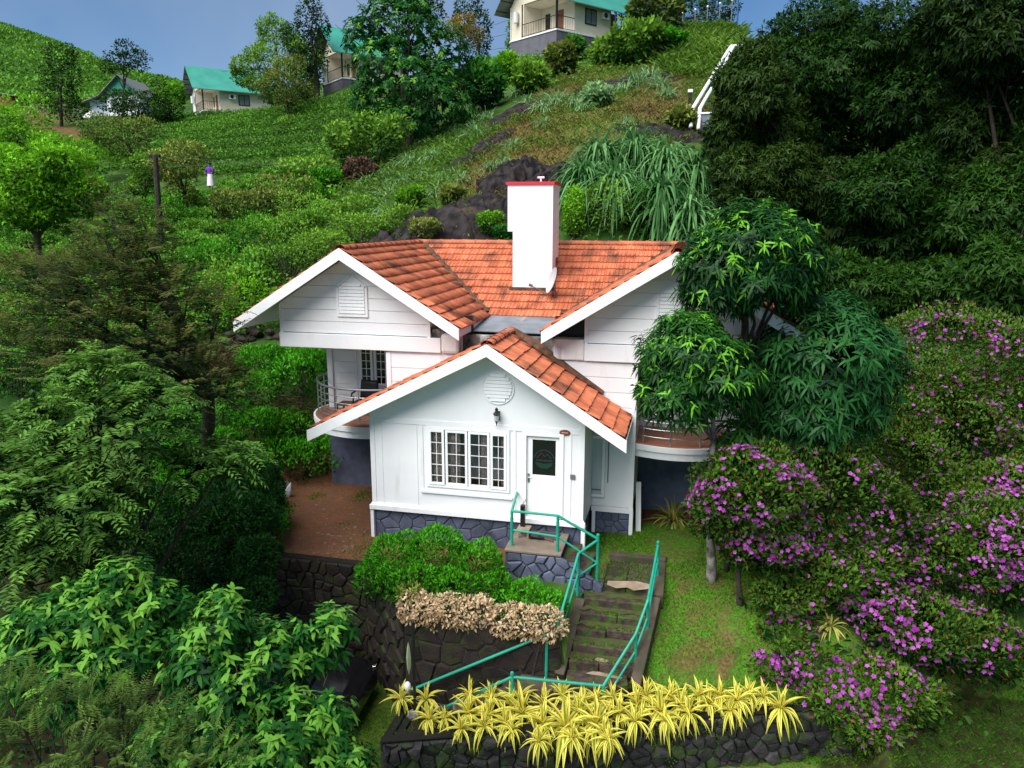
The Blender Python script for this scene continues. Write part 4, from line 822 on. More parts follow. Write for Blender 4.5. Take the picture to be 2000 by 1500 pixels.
# rubbish and stones on the earth yard
eg = on(562,972); bagt = thing('plastic_sack', 'crumpled white plastic sack at the edge of the earth yard', 'sack', eg)
obj('body', MB().ring([[(eg[0]+.09*rr_*math.cos(a)+dx,eg[1]+.07*rr_*math.sin(a)*(1+.2*math.cos(3*a)),eg[2]+zz) for a in np.linspace(0,2*math.pi,11)[:-1]] for rr_,zz,dx in ((.5,-.02,0),(1,.06,0),(1.05,.16,.02),(.7,.28,.06),(.25,.37,.1),(.02,.42,.12))]), M['pipe'], bagt)
e2 = on(548,975); tag(obj('litter_scrap', MB().ring([[(e2[0]+.1*rr_*math.cos(a),e2[1]+.06*rr_*math.sin(a),e2[2]+zz) for a in np.linspace(0,2*math.pi,8)[:-1]] for rr_,zz in ((.8,-.01),(1,.02),(.5,.05),(.01,.055))]), M['pipe']), 'small white scrap lying below the plastic sack', 'litter')
def boulder(name, c, r, m, label, cat, group=None, seed=0, flat=.7):
    rr_ = np.random.default_rng(seed); rows = []
    for i, ph in enumerate(np.linspace(-.5*math.pi, .5*math.pi, 8)):
        rows.append([(c[0]+r[0]*math.cos(ph)*math.cos(a)*rr_.uniform(.85,1.12), c[1]+r[1]*math.cos(ph)*math.sin(a)*rr_.uniform(.85,1.12), c[2]+r[2]*math.sin(ph)*rr_.uniform(.9,1.1)+r[2]*.35) for a in np.linspace(0,2*math.pi,12)[:-1]])
    return tag(obj(name, MB().ring(rows), m), label, cat, group)
e3 = on(553,955); boulder('boulder', e3, (.2,.16,.14), M['lichen'], 'grey brown stone behind the white plastic sack', 'stone', seed=1)
e4 = on(1255,962); tag(obj('cement_bag', MB().ring([[(e4[0]+.16*rr_*math.cos(a),e4[1]+.1*rr_*math.sin(a),e4[2]+zz) for a in np.linspace(0,2*math.pi,9)[:-1]] for rr_,zz in ((.8,-.02),(1,.05),(.6,.1),(.05,.11))]), M['pipe']), 'white bundle in the shade under the right balcony', 'bundle')
vv = []; ff = []
for k in range(80):
    px_, py_ = (rng.normal(668,24), rng.normal(1050,16)) if k < 45 else (rng.uniform(520,715), rng.uniform(965,1092))
    c = on(px_, py_); s_ = rng.uniform(.012,.045); o_ = len(vv)
    vv += [c+np.array((s_*rng.uniform(.6,1.2)*a_,s_*rng.uniform(.6,1.2)*b_,s_*.5*cz_)) for a_,b_,cz_ in ((-1,-1,0),(1,-1,0),(1,1,0),(-1,1,0),(0,0,1.3))]; ff += [(o_,o_+1,o_+4),(o_+1,o_+2,o_+4),(o_+2,o_+3,o_+4),(o_+3,o_,o_+4)]
o = bpy.data.objects.new('rubble', np_mesh('rubble', vv, [ff], [mat('pale_rubble', (.19,.13,.09), .9, (.06,.04,.03), 20)])); COL.objects.link(o); tag(o, 'scattered pale rubble and chips on the earth yard', None, kind='stuff')
for k, (px_, py_, s_) in enumerate(((808,1405,.13),(790,1402,.09),(900,1388,.16),(855,1393,.13))): boulder('boulder', at(px_,py_,prj_d) if False else on(px_,py_), (s_,s_*.8,s_*.8), M['lichen'], ['rounded grey stone beside the black lamp post foot','small pinkish stone at the corner of the plant bed','flat dark stone behind the first yellow plants','grey stone between yellow plants near the lower steps'][k], 'stone', seed=20+k)
# ------------------------------------------------------------------ foliage tools
def unit(v): return v/(np.linalg.norm(v, axis=-1, keepdims=True)+1e-9)
def kites(P, D, Nn, L, W, fold=.18, droop=.12):
    """one folded diamond leaf per row: 4 verts, 2 triangles"""
    n = len(P); D = unit(D); S = unit(np.cross(D, Nn)); Nn = np.cross(S, D); L = np.broadcast_to(L, n)[:,None]; W = np.broadcast_to(W, n)[:,None]
    z = np.array([0,0,1.])
    a = P; b = P+D*L*.45+S*W*.5+Nn*W*fold; c = P+D*L-z*L*droop; d = P+D*L*.45-S*W*.5+Nn*W*fold
    V = np.stack([a,b,c,d], 1).reshape(-1,3); o = (np.arange(n)*4)[:,None]
    return V, np.concatenate([o+[0,1,2], o+[0,2,3]]), 4
def blades(P, D, Nn, L, W, droop=.5, seg=4, prof=None):
    """long bending leaf: strips with midrib fold"""
    n = len(P); D = unit(D); S = unit(np.cross(D, Nn)); L = np.broadcast_to(L, n)[:,None]; W = np.broadcast_to(W, n)[:,None]; dr = np.broadcast_to(droop, n)[:,None]
    prof = prof or [.45,1.,.95,.6]; rows = []; z = np.array([0,0,1.])
    for i in range(seg):
        t = i/seg; c = P+D*L*(t-.12*dr*t*t)-z*L*dr*t*t*.75
        rows += [c-S*W*.5*prof[i], c+S*W*.5*prof[i]]
    rows.append(P+D*L*(1-.12*dr)-z*L*dr*.75)
    k = 2*seg+1; V = np.stack(rows, 1).reshape(-1,3); o = (np.arange(n)*k)[:,None]
    F = np.concatenate([o+f for i in range(seg-1) for f in ([2*i,2*i+1,2*i+3],[2*i,2*i+3,2*i+2])]+[o+[2*seg-2,2*seg-1,2*seg]])
    return V, F, k
def leafobj(name, parts, m, parent=None):
    """parts: list of (V,F,k,tint per leaf)"""
    Vs, Fs, Ts = [], [], []; o = 0
    for V, F, k, t in parts:
        Vs.append(V); Fs.append(F+o); Ts.append(np.repeat(t, k)); o += len(V)
    ob = bpy.data.objects.new(name, np_mesh(name, np.concatenate(Vs), [np.concatenate(Fs)], [m], tint=np.clip(np.concatenate(Ts), 0, 1)))
    link(ob, parent); _MW[ob.name] = Matrix.Identity(4); return ob
def shell(lobes, n, inner=.62, low=-1.0, r=None):
    """points near the surface of a union of ellipsoids (centre, radii) with outward directions and a height-in-lobe value"""
    r = r or rng; lob = [(np.asarray(c, float), np.asarray(q, float)*np.ones(3)) for c, q in lobes]
    ar = np.array([(q[0]*q[1]+q[0]*q[2]+q[1]*q[2]) for _, q in lob]); idx = r.choice(len(lob), n*2, p=ar/ar.sum())
    u = unit(r.normal(size=(n*2,3))); u[:,2] = np.where(u[:,2] < low, -u[:,2], u[:,2])
    C = np.array([c for c, _ in lob])[idx]; Q = np.array([q for _, q in lob])[idx]
    bump = 1+.16*np.sin(u[:,0]*5+idx*1.7)*np.sin(u[:,1]*5.3+idx)+.1*np.sin(u[:,2]*9+idx*.6)
    rad = (inner+(1-inner)*np.sqrt(r.uniform(size=n*2)))*bump; P = C+u*Q*rad[:,None]
    keep = np.ones(len(P), bool)
    for i, (c, q) in enumerate(lob):
        d = np.linalg.norm((P-c)/q, axis=1); keep &= ~((d < .72) & (idx != i))
    P, u, Q = P[keep][:n], u[keep][:n], Q[keep][:n]
    return P, unit(u/Q*Q.mean(1, keepdims=True)), u[:,2]
def trunkmesh(base, top, r0, r1, bend=.2, n=9, r=None, flare=1.5):
    r = r or rng; base, top = np.asarray(base, float), np.asarray(top, float); h = np.linalg.norm(top-base); s = r.normal(0, 1, 3)*bend*h*.15; s[2] = 0
    t = np.linspace(0, 1, n); pts = [base+(top-base)*q+s*math.sin(q*math.pi)+r.normal(0, .012*h*.3, 3)*(0 < q < 1) for q in t]
    rad = [r0+(r1-r0)*q+(flare-1)*r0*max(0, 1-q*7) for q in t]; pts[0] = pts[0]-np.array((0,0,.25)); return pts, rad
LM = {}
LM['tea'] = leafmat('tea_leaf', (.004,.036,.003), (.08,.36,.014), .38, .25)
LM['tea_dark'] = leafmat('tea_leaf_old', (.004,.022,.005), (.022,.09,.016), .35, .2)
LM['mango'] = leafmat('mango_leaf', (.003,.028,.007), (.05,.20,.022), .32, .22, .1, .3, tip=(.15,.42,.03))
LM['mango2'] = leafmat('mango_leaf_dark', (.004,.030,.009), (.05,.21,.042), .3, .18, .1, .3)
LM['dark'] = leafmat('evergreen_leaf', (.003,.018,.003), (.035,.10,.010), .38, .2, .25, .22)
LM['dark2'] = leafmat('evergreen_leaf_olive', (.004,.018,.003), (.05,.10,.014), .38, .2, .25, .22)
LM['olive'] = leafmat('olive_leaf', (.025,.06,.012), (.27,.33,.06), .45, .25)
LM['bright'] = leafmat('bright_leaf', (.010,.07,.006), (.24,.58,.025), .4, .3)
LM['fresh'] = leafmat('fresh_leaf', (.002,.028,.007), (.038,.19,.022), .36, .28, .12, tip=(.14,.34,.04))
LM['pinn'] = leafmat('compound_leaf', (.005,.030,.006), (.15,.33,.05), .38, .3, .15, .3)
LM['feather'] = leafmat('feathery_leaf', (.007,.03,.010), (.24,.27,.075), .5, .35, .2)
LM['wild'] = leafmat('wild_shrub_leaf', (.012,.055,.007), (.22,.44,.04), .45, .28)
LM['tibo'] = leafmat('tibouchina_leaf', (.006,.027,.004), (.105,.215,.024), .45, .28, .3)
LM['redleaf'] = leafmat('red_old_leaf', (.07,.02,.012), (.22,.08,.03), .5, .25)
LM['petal'] = leafmat('purple_petal', (.24,.022,.24), (.52,.13,.52), .5, .35, .1)
LM['dryfl'] = leafmat('dry_flower_bract', (.36,.24,.12), (.72,.56,.36), .7, .3, .1)
LM['grass'] = leafmat('grass_blade', (.05,.14,.012), (.24,.42,.06), .5, .3)
LM['tuss'] = leafmat('tussock_blade', (.08,.20,.06), (.36,.56,.25), .5, .3)
LM['corner'] = leafmat('grevillea_leaf', (.005,.032,.008), (.16,.26,.05), .45, .3, .15)
LM['straw'] = leafmat('dry_grass_blade', (.08,.06,.018), (.34,.30,.07), .6, .3)
LM['teafar'] = leafmat('tea_leaf_far', (.012,.055,.006), (.17,.41,.04), .45, .25)
LM['reed'] = leafmat('reed_blade', (.02,.10,.02), (.22,.46,.16), .4, .32)
LM['lawn'] = leafmat('lawn_blade', (.03,.11,.006), (.16,.34,.02), .6, .3)
LM['brown'] = leafmat('dead_twig', (.05,.028,.02), (.17,.105,.07), .8, .1)
LM['yel'] = leafmat('yellow_leaf', (.55,.50,.05), (.95,.80,.15), .42, .28, .12); LM['yelmid'] = leafmat('green_midrib', (.10,.2,.02), (.2,.32,.05), .45, .2)
LM['spider'] = leafmat('striped_leaf', (.16,.2,.035), (.55,.5,.13), .45, .25)
LM['orange'] = leafmat('orange_leaf', (.12,.11,.02), (.42,.27,.05), .45, .28)
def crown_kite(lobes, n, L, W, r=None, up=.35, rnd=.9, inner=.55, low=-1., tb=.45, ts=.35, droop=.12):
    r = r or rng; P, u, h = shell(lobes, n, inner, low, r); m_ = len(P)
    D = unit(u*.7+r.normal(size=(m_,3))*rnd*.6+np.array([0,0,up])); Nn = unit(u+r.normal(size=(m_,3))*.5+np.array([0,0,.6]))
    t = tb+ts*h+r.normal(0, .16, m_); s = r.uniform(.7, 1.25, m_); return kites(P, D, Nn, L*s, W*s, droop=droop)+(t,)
def crown_whorl(lobes, n, k, L, W, r=None, inner=.85, tip=.12, low=-.75, tb=.28):
    """clusters of long drooping leaves, some young and pale"""
    r = r or rng; P, u, h = shell(lobes, n, inner, low, r); m_ = len(P)
    ax = unit(u+np.array([0,0,.5])+r.normal(size=(m_,3))*.25); s1 = unit(np.cross(ax, np.array([.3,.5,.8]))); s2 = np.cross(ax, s1)
    th = (np.arange(k)[None]*2.4+r.uniform(0,6.28,(m_,1))+r.normal(0,.25,(m_,k)))[...,None]; el = r.uniform(.0,.55,(m_,k,1))
    D = (s1[:,None]*np.cos(th)+s2[:,None]*np.sin(th))+ax[:,None]*el; Nn = np.broadcast_to(ax[:,None], D.shape)
    PP = np.broadcast_to(P[:,None], D.shape)+ax[:,None]*r.uniform(-.12,.1,(m_,k,1))
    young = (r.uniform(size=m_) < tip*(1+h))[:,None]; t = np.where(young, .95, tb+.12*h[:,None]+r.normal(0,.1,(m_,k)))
    s = r.uniform(.65,1.2,(m_,k)); f = lambda a: a.reshape(-1,3)
    return blades(f(PP), f(D), f(Nn), (L*s).ravel(), (W*s).ravel(), droop=r.uniform(.25,.75,m_*k), seg=3, prof=[.35,1.,.8])+(t.ravel(),)
def crown_frond(lobes, n, k, Lt, L, W, r=None, inner=.8, low=-.5, tb=.35, ts=.25, tip=.0, leafy=False, droop=.45, up=.15):
    """compound leaves: a drooping rachis with paired leaflets"""
    r = r or rng; P, u, h = shell(lobes, n, inner, low, r); m_ = len(P)
    ax = unit(u*np.array([1,1,.55])+r.normal(size=(m_,3))*.4+np.array([0,0,up])); lt = Lt*r.uniform(.65,1.25,m_)
    t = (np.arange(k)+.6)/k; z = np.array([0,0,1.])
    B = P[:,None]+ax[:,None]*(lt[:,None]*t)[...,None]-z*((lt[:,None]*t**2)*droop)[...,None]
    side = unit(np.cross(ax, z)); sg_ = np.where(np.arange(k) % 2, 1., -1.)[None,:,None]
    D = ax[:,None]*.55+side[:,None]*sg_-z*.12+r.normal(size=(m_,k,3))*.15; Nn = np.broadcast_to(unit(z+ax*.2)[:,None], D.shape)
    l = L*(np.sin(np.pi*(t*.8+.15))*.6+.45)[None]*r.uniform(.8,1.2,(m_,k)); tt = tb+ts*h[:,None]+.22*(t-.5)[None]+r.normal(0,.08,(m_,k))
    if tip: tt = tt+np.where(r.uniform(size=m_) < tip, .45, 0)[:,None]*t[None]
    f = lambda a: a.reshape(-1,3)
    if leafy: return blades(f(B), f(D), f(Nn), l.ravel(), (W*l/L).ravel(), droop=.5, seg=3, prof=[.5,1.,.7])+(tt.ravel(),)
    return kites(f(B), f(D), f(Nn), l.ravel(), (W*l/L).ravel(), fold=.12, droop=.2)+(tt.ravel(),)
def tree(name, label, cat, base, lobes, parts, lm, bark=None, r0=.15, fork=.55, group=None, top=None, limbs=True, lr=.3, seed=0, bend=.25):
    """trunk, limbs to each lobe of the crown, crown of separate leaves; all in world metres"""
    r = np.random.default_rng(seed+100); base = np.asarray(base, float); bark = bark or M['bark']
    cen = np.mean([np.asarray(c, float) for c, _ in lobes], 0); top = np.asarray(top, float) if top is not None else base+(cen-base)*np.array((.8,.8,1.0))
    root = thing(name, label, cat, base, group); pts, rad = trunkmesh(base, top, r0, r0*.35, bend, 9, r)
    obj('trunk', MB().tube(pts, rad, 9), bark, root, smooth=True)
    if limbs:
        for i, (c, q) in enumerate(lobes):
            k = min(8, max(2, int((fork+.35*r.uniform())*8))); a = pts[k]; c = np.asarray(c, float); d = c-a
            if np.linalg.norm(d) < .3: continue
            lp = [a, a+d*.4+np.array((0,0,.06))*np.linalg.norm(d)+r.normal(0,.04,3)*np.linalg.norm(d), a+d*.75, c+d*.12]
            mb = MB().tube(lp, [rad[k]*.6,rad[k]*.42,rad[k]*.25,rad[k]*.12], 6)
            for _ in range(4):
                j = c+r.normal(size=3)*np.asarray(q)*.55; mb.tube([lp[2]*.6+lp[1]*.4 if _ % 2 else lp[2], (lp[2]+j)/2+r.normal(0,.05,3), j], [rad[k]*.2,rad[k]*.13,rad[k]*.05], 4)
            obj('limb', mb, bark, root, smooth=True)
    leafobj('crown', parts, lm, root); return root
def pxl(px, py, D, rx, ry=None, rd=None):
    """crown lobe seen at a photo pixel, radii given in photo pixels"""
    s = D/FPX*1.03; return (at(px, py, D), np.array((rx*s, (rd or rx)*s, (ry or rx)*s)))
# ------------------------------------------------------------------ planting close to the cottage
R_ = lambda k: np.random.default_rng(k)
# three mango trees right of the porch
b = np.array([7.66,-.12,-1.1]); tp = at(1398,760,14.8)
L1 = [pxl(1345,690,14.7,88,70),pxl(1400,735,14.6,80,72),pxl(1320,770,14.5,72,60),pxl(1352,655,14.9,52,42),pxl(1300,710,14.7,50,50)]
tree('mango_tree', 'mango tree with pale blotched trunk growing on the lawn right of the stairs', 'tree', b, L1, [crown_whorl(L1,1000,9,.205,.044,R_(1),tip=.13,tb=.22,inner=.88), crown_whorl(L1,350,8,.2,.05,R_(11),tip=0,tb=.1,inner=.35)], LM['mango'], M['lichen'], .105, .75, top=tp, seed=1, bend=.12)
b2 = at(1450,960,15.3); b2[2] = float(gh(b2[0],b2[1]))
L2 = [pxl(1470,480,15.2,95,70),pxl(1410,520,15.2,78,70),pxl(1530,510,15.2,72,72),pxl(1470,545,15.2,98,50),pxl(1400,570,15.2,66,40),pxl(1550,545,15.2,50,40)]
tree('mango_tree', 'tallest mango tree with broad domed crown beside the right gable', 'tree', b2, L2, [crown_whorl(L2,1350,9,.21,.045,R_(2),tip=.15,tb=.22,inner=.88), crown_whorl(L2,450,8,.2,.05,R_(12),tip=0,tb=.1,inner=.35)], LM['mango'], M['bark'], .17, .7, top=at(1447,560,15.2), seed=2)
b3 = at(1600,930,15.9); b3[2] = float(gh(b3[0], b3[1]))
L3 = [pxl(1600,690,15.7,125,100),pxl(1560,740,15.7,92,80),pxl(1660,720,15.7,90,90),pxl(1600,790,15.7,115,66),pxl(1540,800,15.7,72,58)]
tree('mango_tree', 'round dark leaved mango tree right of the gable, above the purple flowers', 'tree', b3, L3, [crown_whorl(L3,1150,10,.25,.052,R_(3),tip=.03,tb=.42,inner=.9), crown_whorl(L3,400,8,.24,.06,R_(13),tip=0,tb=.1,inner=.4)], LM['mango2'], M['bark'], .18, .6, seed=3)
b4 = at(1430,910,15.0); L4 = [pxl(1440,880,14.9,42,60),pxl(1425,925,14.8,30,36)]
b4[2] = float(gh(b4[0], b4[1]))
tree('mango_sapling', 'small mango sapling beside the right balcony behind the purple shrub', 'tree', b4, L4[:2], [crown_whorl(L4[:2],60,9,.32,.07,R_(4),tip=.06)], LM['mango'], M['bark'], .05, .5, seed=4)
def bush(name, label, cat, lobes, parts, lm, group=None):
    c = np.mean([np.asarray(a) for a, _ in lobes], 0); base = np.array([c[0],c[1],float(gh(c[0],c[1]))]); root = thing(name, label, cat, base, group)
    mb = MB()
    for a, q_ in lobes: mb.tube([base-np.array((0,0,.1)), (base+np.asarray(a))/2, np.asarray(a)], [.05,.03,.012], 5)
    obj('stem', mb, M['bark'], root); leafobj('foliage', parts, lm, root); return root
# purple flowering shrubs
tibs = [  # lobes (px,py,D,rx,ry), label
 ([(1470,960,14.1,110,86),(1405,990,13.95,60,66),(1510,1050,14.2,90,70),(1450,1060,13.95,48,40)], 'purple flowered shrub overhanging the lawn beside the pale trunk', 330),
 ([(1620,950,14.9,110,80),(1690,1000,14.8,100,76),(1600,1040,14.6,92,66)], 'broad purple flowered shrub under the round mango tree', 130),
 ([(1760,900,17.4,110,80),(1800,960,17.0,100,70),(1850,1010,16.6,90,60)], 'mostly green flowering shrub between the purple shrubs and the dark trees', 40),
 ([(1840,680,19.6,105,80),(1930,700,19.4,110,85),(1800,740,19.0,80,70),(1960,790,18.6,80,70)], 'tall olive leaved purple shrub at the top right of the bank', 190),
 ([(1860,830,18.2,110,70),(1950,880,17.8,80,60)], 'flowering shrub with few blooms on the right bank below the tall olive one', 60),
 ([(1850,1090,14.8,120,66),(1940,1060,14.9,110,80),(1960,1130,14.4,70,60),(1780,1120,14.6,60,50)], 'wide mound of purple blooms at the right edge of the picture', 330),
 ([(1700,1170,13.8,80,60),(1780,1220,13.4,110,66),(1880,1250,13.2,100,66),(1950,1270,13.2,60,50)], 'long purple flowered shrub sloping to the lower right', 340),
 ([(1540,1240,13.6,66,52),(1500,1290,13.4,60,46),(1570,1300,13.2,80,60)], 'purple shrub standing over the right end of the lawn', 190),
 ([(1610,1110,14.0,90,50),(1540,1160,13.9,70,44),(1690,1090,14.2,80,46)], 'shaded purple shrub between the pale trunk and the wide mounds', 60),
 ([(1960,960,16.4,80,60),(1900,1000,16.,70,50),(1990,1040,15.6,60,60)], 'purple shrub at the right edge above the wide mound', 120),
 ([(1830,780,18.8,80,60),(1760,820,18.,70,50),(1900,780,18.9,80,50)], 'green shrub with a few purple blooms right of the round mango tree', 50),
 ([(1620,1350,12.7,92,60),(1720,1340,12.6,84,60),(1690,1410,12.2,76,46),(1790,1360,12.6,56,46)], 'lowest purple shrub hanging over the end of the dark stone wall', 150)]
for k, (lb, lab, nf) in enumerate(tibs):
    lo = [pxl(*q_) for q_ in lb]; c = np.mean([q_[0] for q_ in lo], 0); base = np.array([c[0],c[1],float(gh(c[0],c[1]))])
    # sub-lobes give the knobbly outline of the bush
    r = R_(40+k); sub = list(lo)
    for cc, q_ in lo:
        for _ in range(7): u = unit(r.normal(size=3)); u[2] = abs(u[2])*.8; sub.append((cc+u*q_*.8, q_*r.uniform(.25,.42)))
    nl = int(8200*len(lo)/3); nf = int(nf*2.5)
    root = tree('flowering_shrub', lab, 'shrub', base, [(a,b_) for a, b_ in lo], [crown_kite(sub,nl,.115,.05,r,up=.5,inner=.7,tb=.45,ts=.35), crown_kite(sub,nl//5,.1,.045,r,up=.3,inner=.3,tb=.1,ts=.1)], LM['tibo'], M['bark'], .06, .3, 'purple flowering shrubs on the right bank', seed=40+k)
    ro = leafobj('old_leaves', [crown_kite(sub,nl//11,.10,.04,r,up=.4,inner=.75,tb=.5,ts=.2)], LM['redleaf'], root); ro['kind'] = 'stuff'
    Pf, uf, hf = shell(sub, nf*3, .96, -.35, r); key = nz(Pf[:,0]*1.+k, Pf[:,1]+Pf[:,2], 2.6, k)+r.normal(0,.42,len(Pf)); Pf, uf = Pf[np.argsort(-key)][:nf], uf[np.argsort(-key)][:nf]; n5 = len(Pf)
    s1 = unit(np.cross(uf, np.array([.2,.4,.9]))); s2 = np.cross(uf, s1); th = (np.arange(5)*1.2566)[None,:,None]+r.uniform(0,6,(n5,1,1))
    D = s1[:,None]*np.cos(th)+s2[:,None]*np.sin(th)+uf[:,None]*.3; PP = np.broadcast_to((Pf+uf*.05)[:,None], D.shape); ff_ = lambda a: a.reshape(-1,3)
    V_, F_, kk = kites(ff_(PP), ff_(D), ff_(np.broadcast_to(uf[:,None], D.shape)), np.repeat(r.uniform(.034,.06,n5),5), np.repeat(r.uniform(.04,.055,n5),5), .05, .05)
    fo = leafobj('flowers', [(V_,F_,kk,np.repeat(r.uniform(0,1,n5),5))], LM['petal'], root); fo['kind'] = 'stuff'
# tea bushes: four moulds, copied over the slope left of the cottage
def dome(lob, n, L, W, lm, seed, name, label, group, parent=None, dark=.25):
    r = R_(seed); root = thing(name, label, 'bush', (0,0,0), group)
    obj('stem', MB().tube([(0,0,-.3),(0,0,.25),(.1,.05,.45)], [.05,.04,.02], 5).tube([(0,0,.1),(-.2,.1,.45)], [.03,.015], 4), M['bark'], root)
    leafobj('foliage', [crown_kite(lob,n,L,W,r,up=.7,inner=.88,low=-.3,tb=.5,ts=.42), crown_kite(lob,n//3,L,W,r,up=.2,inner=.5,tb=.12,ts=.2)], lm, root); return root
GT = 'clipped tea bushes on the slope left of the cottage'
protos = []
for k in range(4):
    r = R_(60+k); lob = [((0,0,.42),(.78,.7,.42))]+[((r.uniform(-.45,.45),r.uniform(-.4,.4),.5+r.uniform(-.06,.1)),(r.uniform(.3,.48),r.uniform(.3,.45),r.uniform(.26,.36))) for _ in range(5)]
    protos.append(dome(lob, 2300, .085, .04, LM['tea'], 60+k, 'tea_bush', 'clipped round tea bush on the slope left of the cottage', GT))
farp = [dome([((0,0,.42),(.82,.74,.44)),((.3,.1,.55),(.4,.4,.32)),((-.35,-.1,.5),(.4,.42,.3))], 700, .15, .08, LM['teafar'], 70+k, 'tea_bush', 'rounded tea bush on the upper left hillside', 'tea bushes on the upper left hillside') for k in range(3)]
used = set(); DEF = {}
for o in protos+farp: DEF[o.name] = o['label']
def put(pl_, i, loc, rz, s, label=None, group=None, hard=False):
    k = id(pl_[i])
    if k not in used:
        used.add(k); o = pl_[i]; o.location = tuple(map(float, loc)); o.rotation_euler = (0,0,rz); o.scale = (s,)*3 if not hasattr(s,'__len__') else s
        if label: o['label'] = label
        if group: o['group'] = group
        return o
    return dup(pl_[i], loc, rz, s, label or DEF[pl_[i].name], group)
spec = [(590,752,1.25,'broad bright tea bush directly behind the left balcony'),(508,715,.95,'single round tea bush on bare ground in front of the low stone bank'),(600,700,.75,'small dark tea bush under the left overhang'),
 (600,905,1.15,'dark tea bush at the head of the bare earth yard'),(445,610,.8,None),(478,560,1.0,'leafy light green bush just left of the left gable end')]
for px_, py_, s_, lab in spec:
    c = on(px_, py_+30); put(protos, rng.integers(4), c, rng.uniform(0,6), (s_*1.15,s_,s_*1.25), lab)
near = scatter([(250,1120),(500,1100),(540,1000),(560,930),(570,850),(600,800),(560,770),(470,790),(380,800),(330,900),(260,980)], 1.1, .22, box=(-14,2,-4,14))
for c in near: put(protos, rng.integers(4), c-np.array((0,0,.1)), rng.uniform(0,6), rng.uniform(.85,1.15)*np.array((1.,1.,1.15)))
mid = scatter([(-220,760),(-220,480),(150,430),(300,400),(640,330),(700,400),(600,470),(560,560),(520,600),(400,660),(340,760),(200,820)], 1.9, .3, box=(-45,3,0,60))
for c in mid:
  qx, qy = prj(c)
  if (385 < qx < 440 and 345 < qy < 400) or (305 < qx < 345 and 340 < qy < 392): continue
  put(farp, rng.integers(3), c-np.array((0,0,.15)), rng.uniform(0,6), rng.uniform(.9,1.5)*np.array((1.,1.,.95)))
DT = 'dark shrubs hanging over the left end of the yard wall'
dlab = ['dark shrub at the corner where the earth yard meets its wall','dark shrub in the shade left of the earth yard','dark shrub over the wall under the compound leaf tree','dark shrub hanging low in front of the yard wall','dark shrub behind the fresh green foreground tree','dark shrub below the dark trunk of the silver oak','dark shrub at the left edge of the bare earth','low dark shrub beside the wall end over the drive']
for k, lb in enumerate([[(500,1090,14.4,50,40),(470,1130,14.2,60,44)],[(440,1020,15.2,70,54),(500,1010,15.6,44,40)],[(390,1110,14.2,70,50),(340,1090,14.4,70,54)],[(430,1170,13.8,66,44),(500,1170,13.8,40,40)],[(330,1160,13.6,80,54)],[(370,1000,15.6,66,54),(310,1010,15.4,60,60)],[(520,960,16.8,36,44),(470,950,17,50,50)],[(280,1080,14.4,70,60)]]):
    lo = [pxl(*q_) for q_ in lb]; r = R_(160+k); sub = list(lo)
    for cc, q_ in lo:
        for _ in range(5): u = unit(r.normal(size=3)); u[2] = abs(u[2]); sub.append((cc+u*q_*.75, q_*r.uniform(.3,.45)))
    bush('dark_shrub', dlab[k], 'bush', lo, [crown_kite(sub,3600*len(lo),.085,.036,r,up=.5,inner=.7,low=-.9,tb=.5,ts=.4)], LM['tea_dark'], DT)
# hedge mound and dried flower hedge on the bed in front of the porch
H1 = [((1.25,-1.75,-.5),(.62,.55,.62)),((2.1,-1.6,-.42),(.68,.5,.72)),((2.9,-1.65,-.5),(.62,.5,.6)),((1.7,-2.1,-.75),(.7,.45,.55)),((2.7,-2.1,-.75),(.7,.42,.5)),((3.3,-1.9,-.75),(.45,.4,.45)),((.9,-1.9,-.8),(.45,.4,.5))]
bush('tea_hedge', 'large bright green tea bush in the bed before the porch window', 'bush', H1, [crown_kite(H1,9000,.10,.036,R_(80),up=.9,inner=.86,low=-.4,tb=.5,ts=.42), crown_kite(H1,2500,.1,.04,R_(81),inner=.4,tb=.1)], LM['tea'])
H2 = [((4.05,-1.95,-.82),(.46,.42,.36)),((4.5,-2.0,-.9),(.36,.36,.32)),((3.7,-2.15,-.9),(.35,.3,.3))]
bush('tea_hedge', 'smaller light green bush between the big tea bush and the stairs', 'bush', H2, [crown_kite(H2,3200,.09,.036,R_(82),up=.8,inner=.84,tb=.55,ts=.4)], LM['tea'])
dl = ['dried cream flower bush at the left end over the crazy paved wall','dried cream flower bush in the middle over the crazy paved wall','dried cream flower bush against the green stair railing']
for k, (x0, x1) in enumerate(((1.75,2.45),(2.5,3.4),(3.62,4.75))):
    r = R_(90+k); lb = [((x0+(x1-x0)*(i+.5)/3,-2.58+r.uniform(-.06,.06),-.93+r.uniform(-.05,.08)),(.27*(x1-x0)/.8,.3,.30)) for i in range(3)]
    bush('dried_flower_bush', dl[k], 'bush', lb, [crown_kite(lb,1500,.085,.045,r,up=.4,rnd=1.2,inner=.7,low=-.9,tb=.5,ts=.3)], LM['dryfl'], 'dried flower hedge over the crazy paved wall')
lbx = [((1.85,-2.5,-.68),(.28,.22,.2))]; bush('olive_shrub', 'pale olive sprig bush above the left end of the dried flowers', 'bush', lbx, [crown_kite(lbx,500,.1,.04,R_(95),up=.6,tb=.7)], LM['olive'])
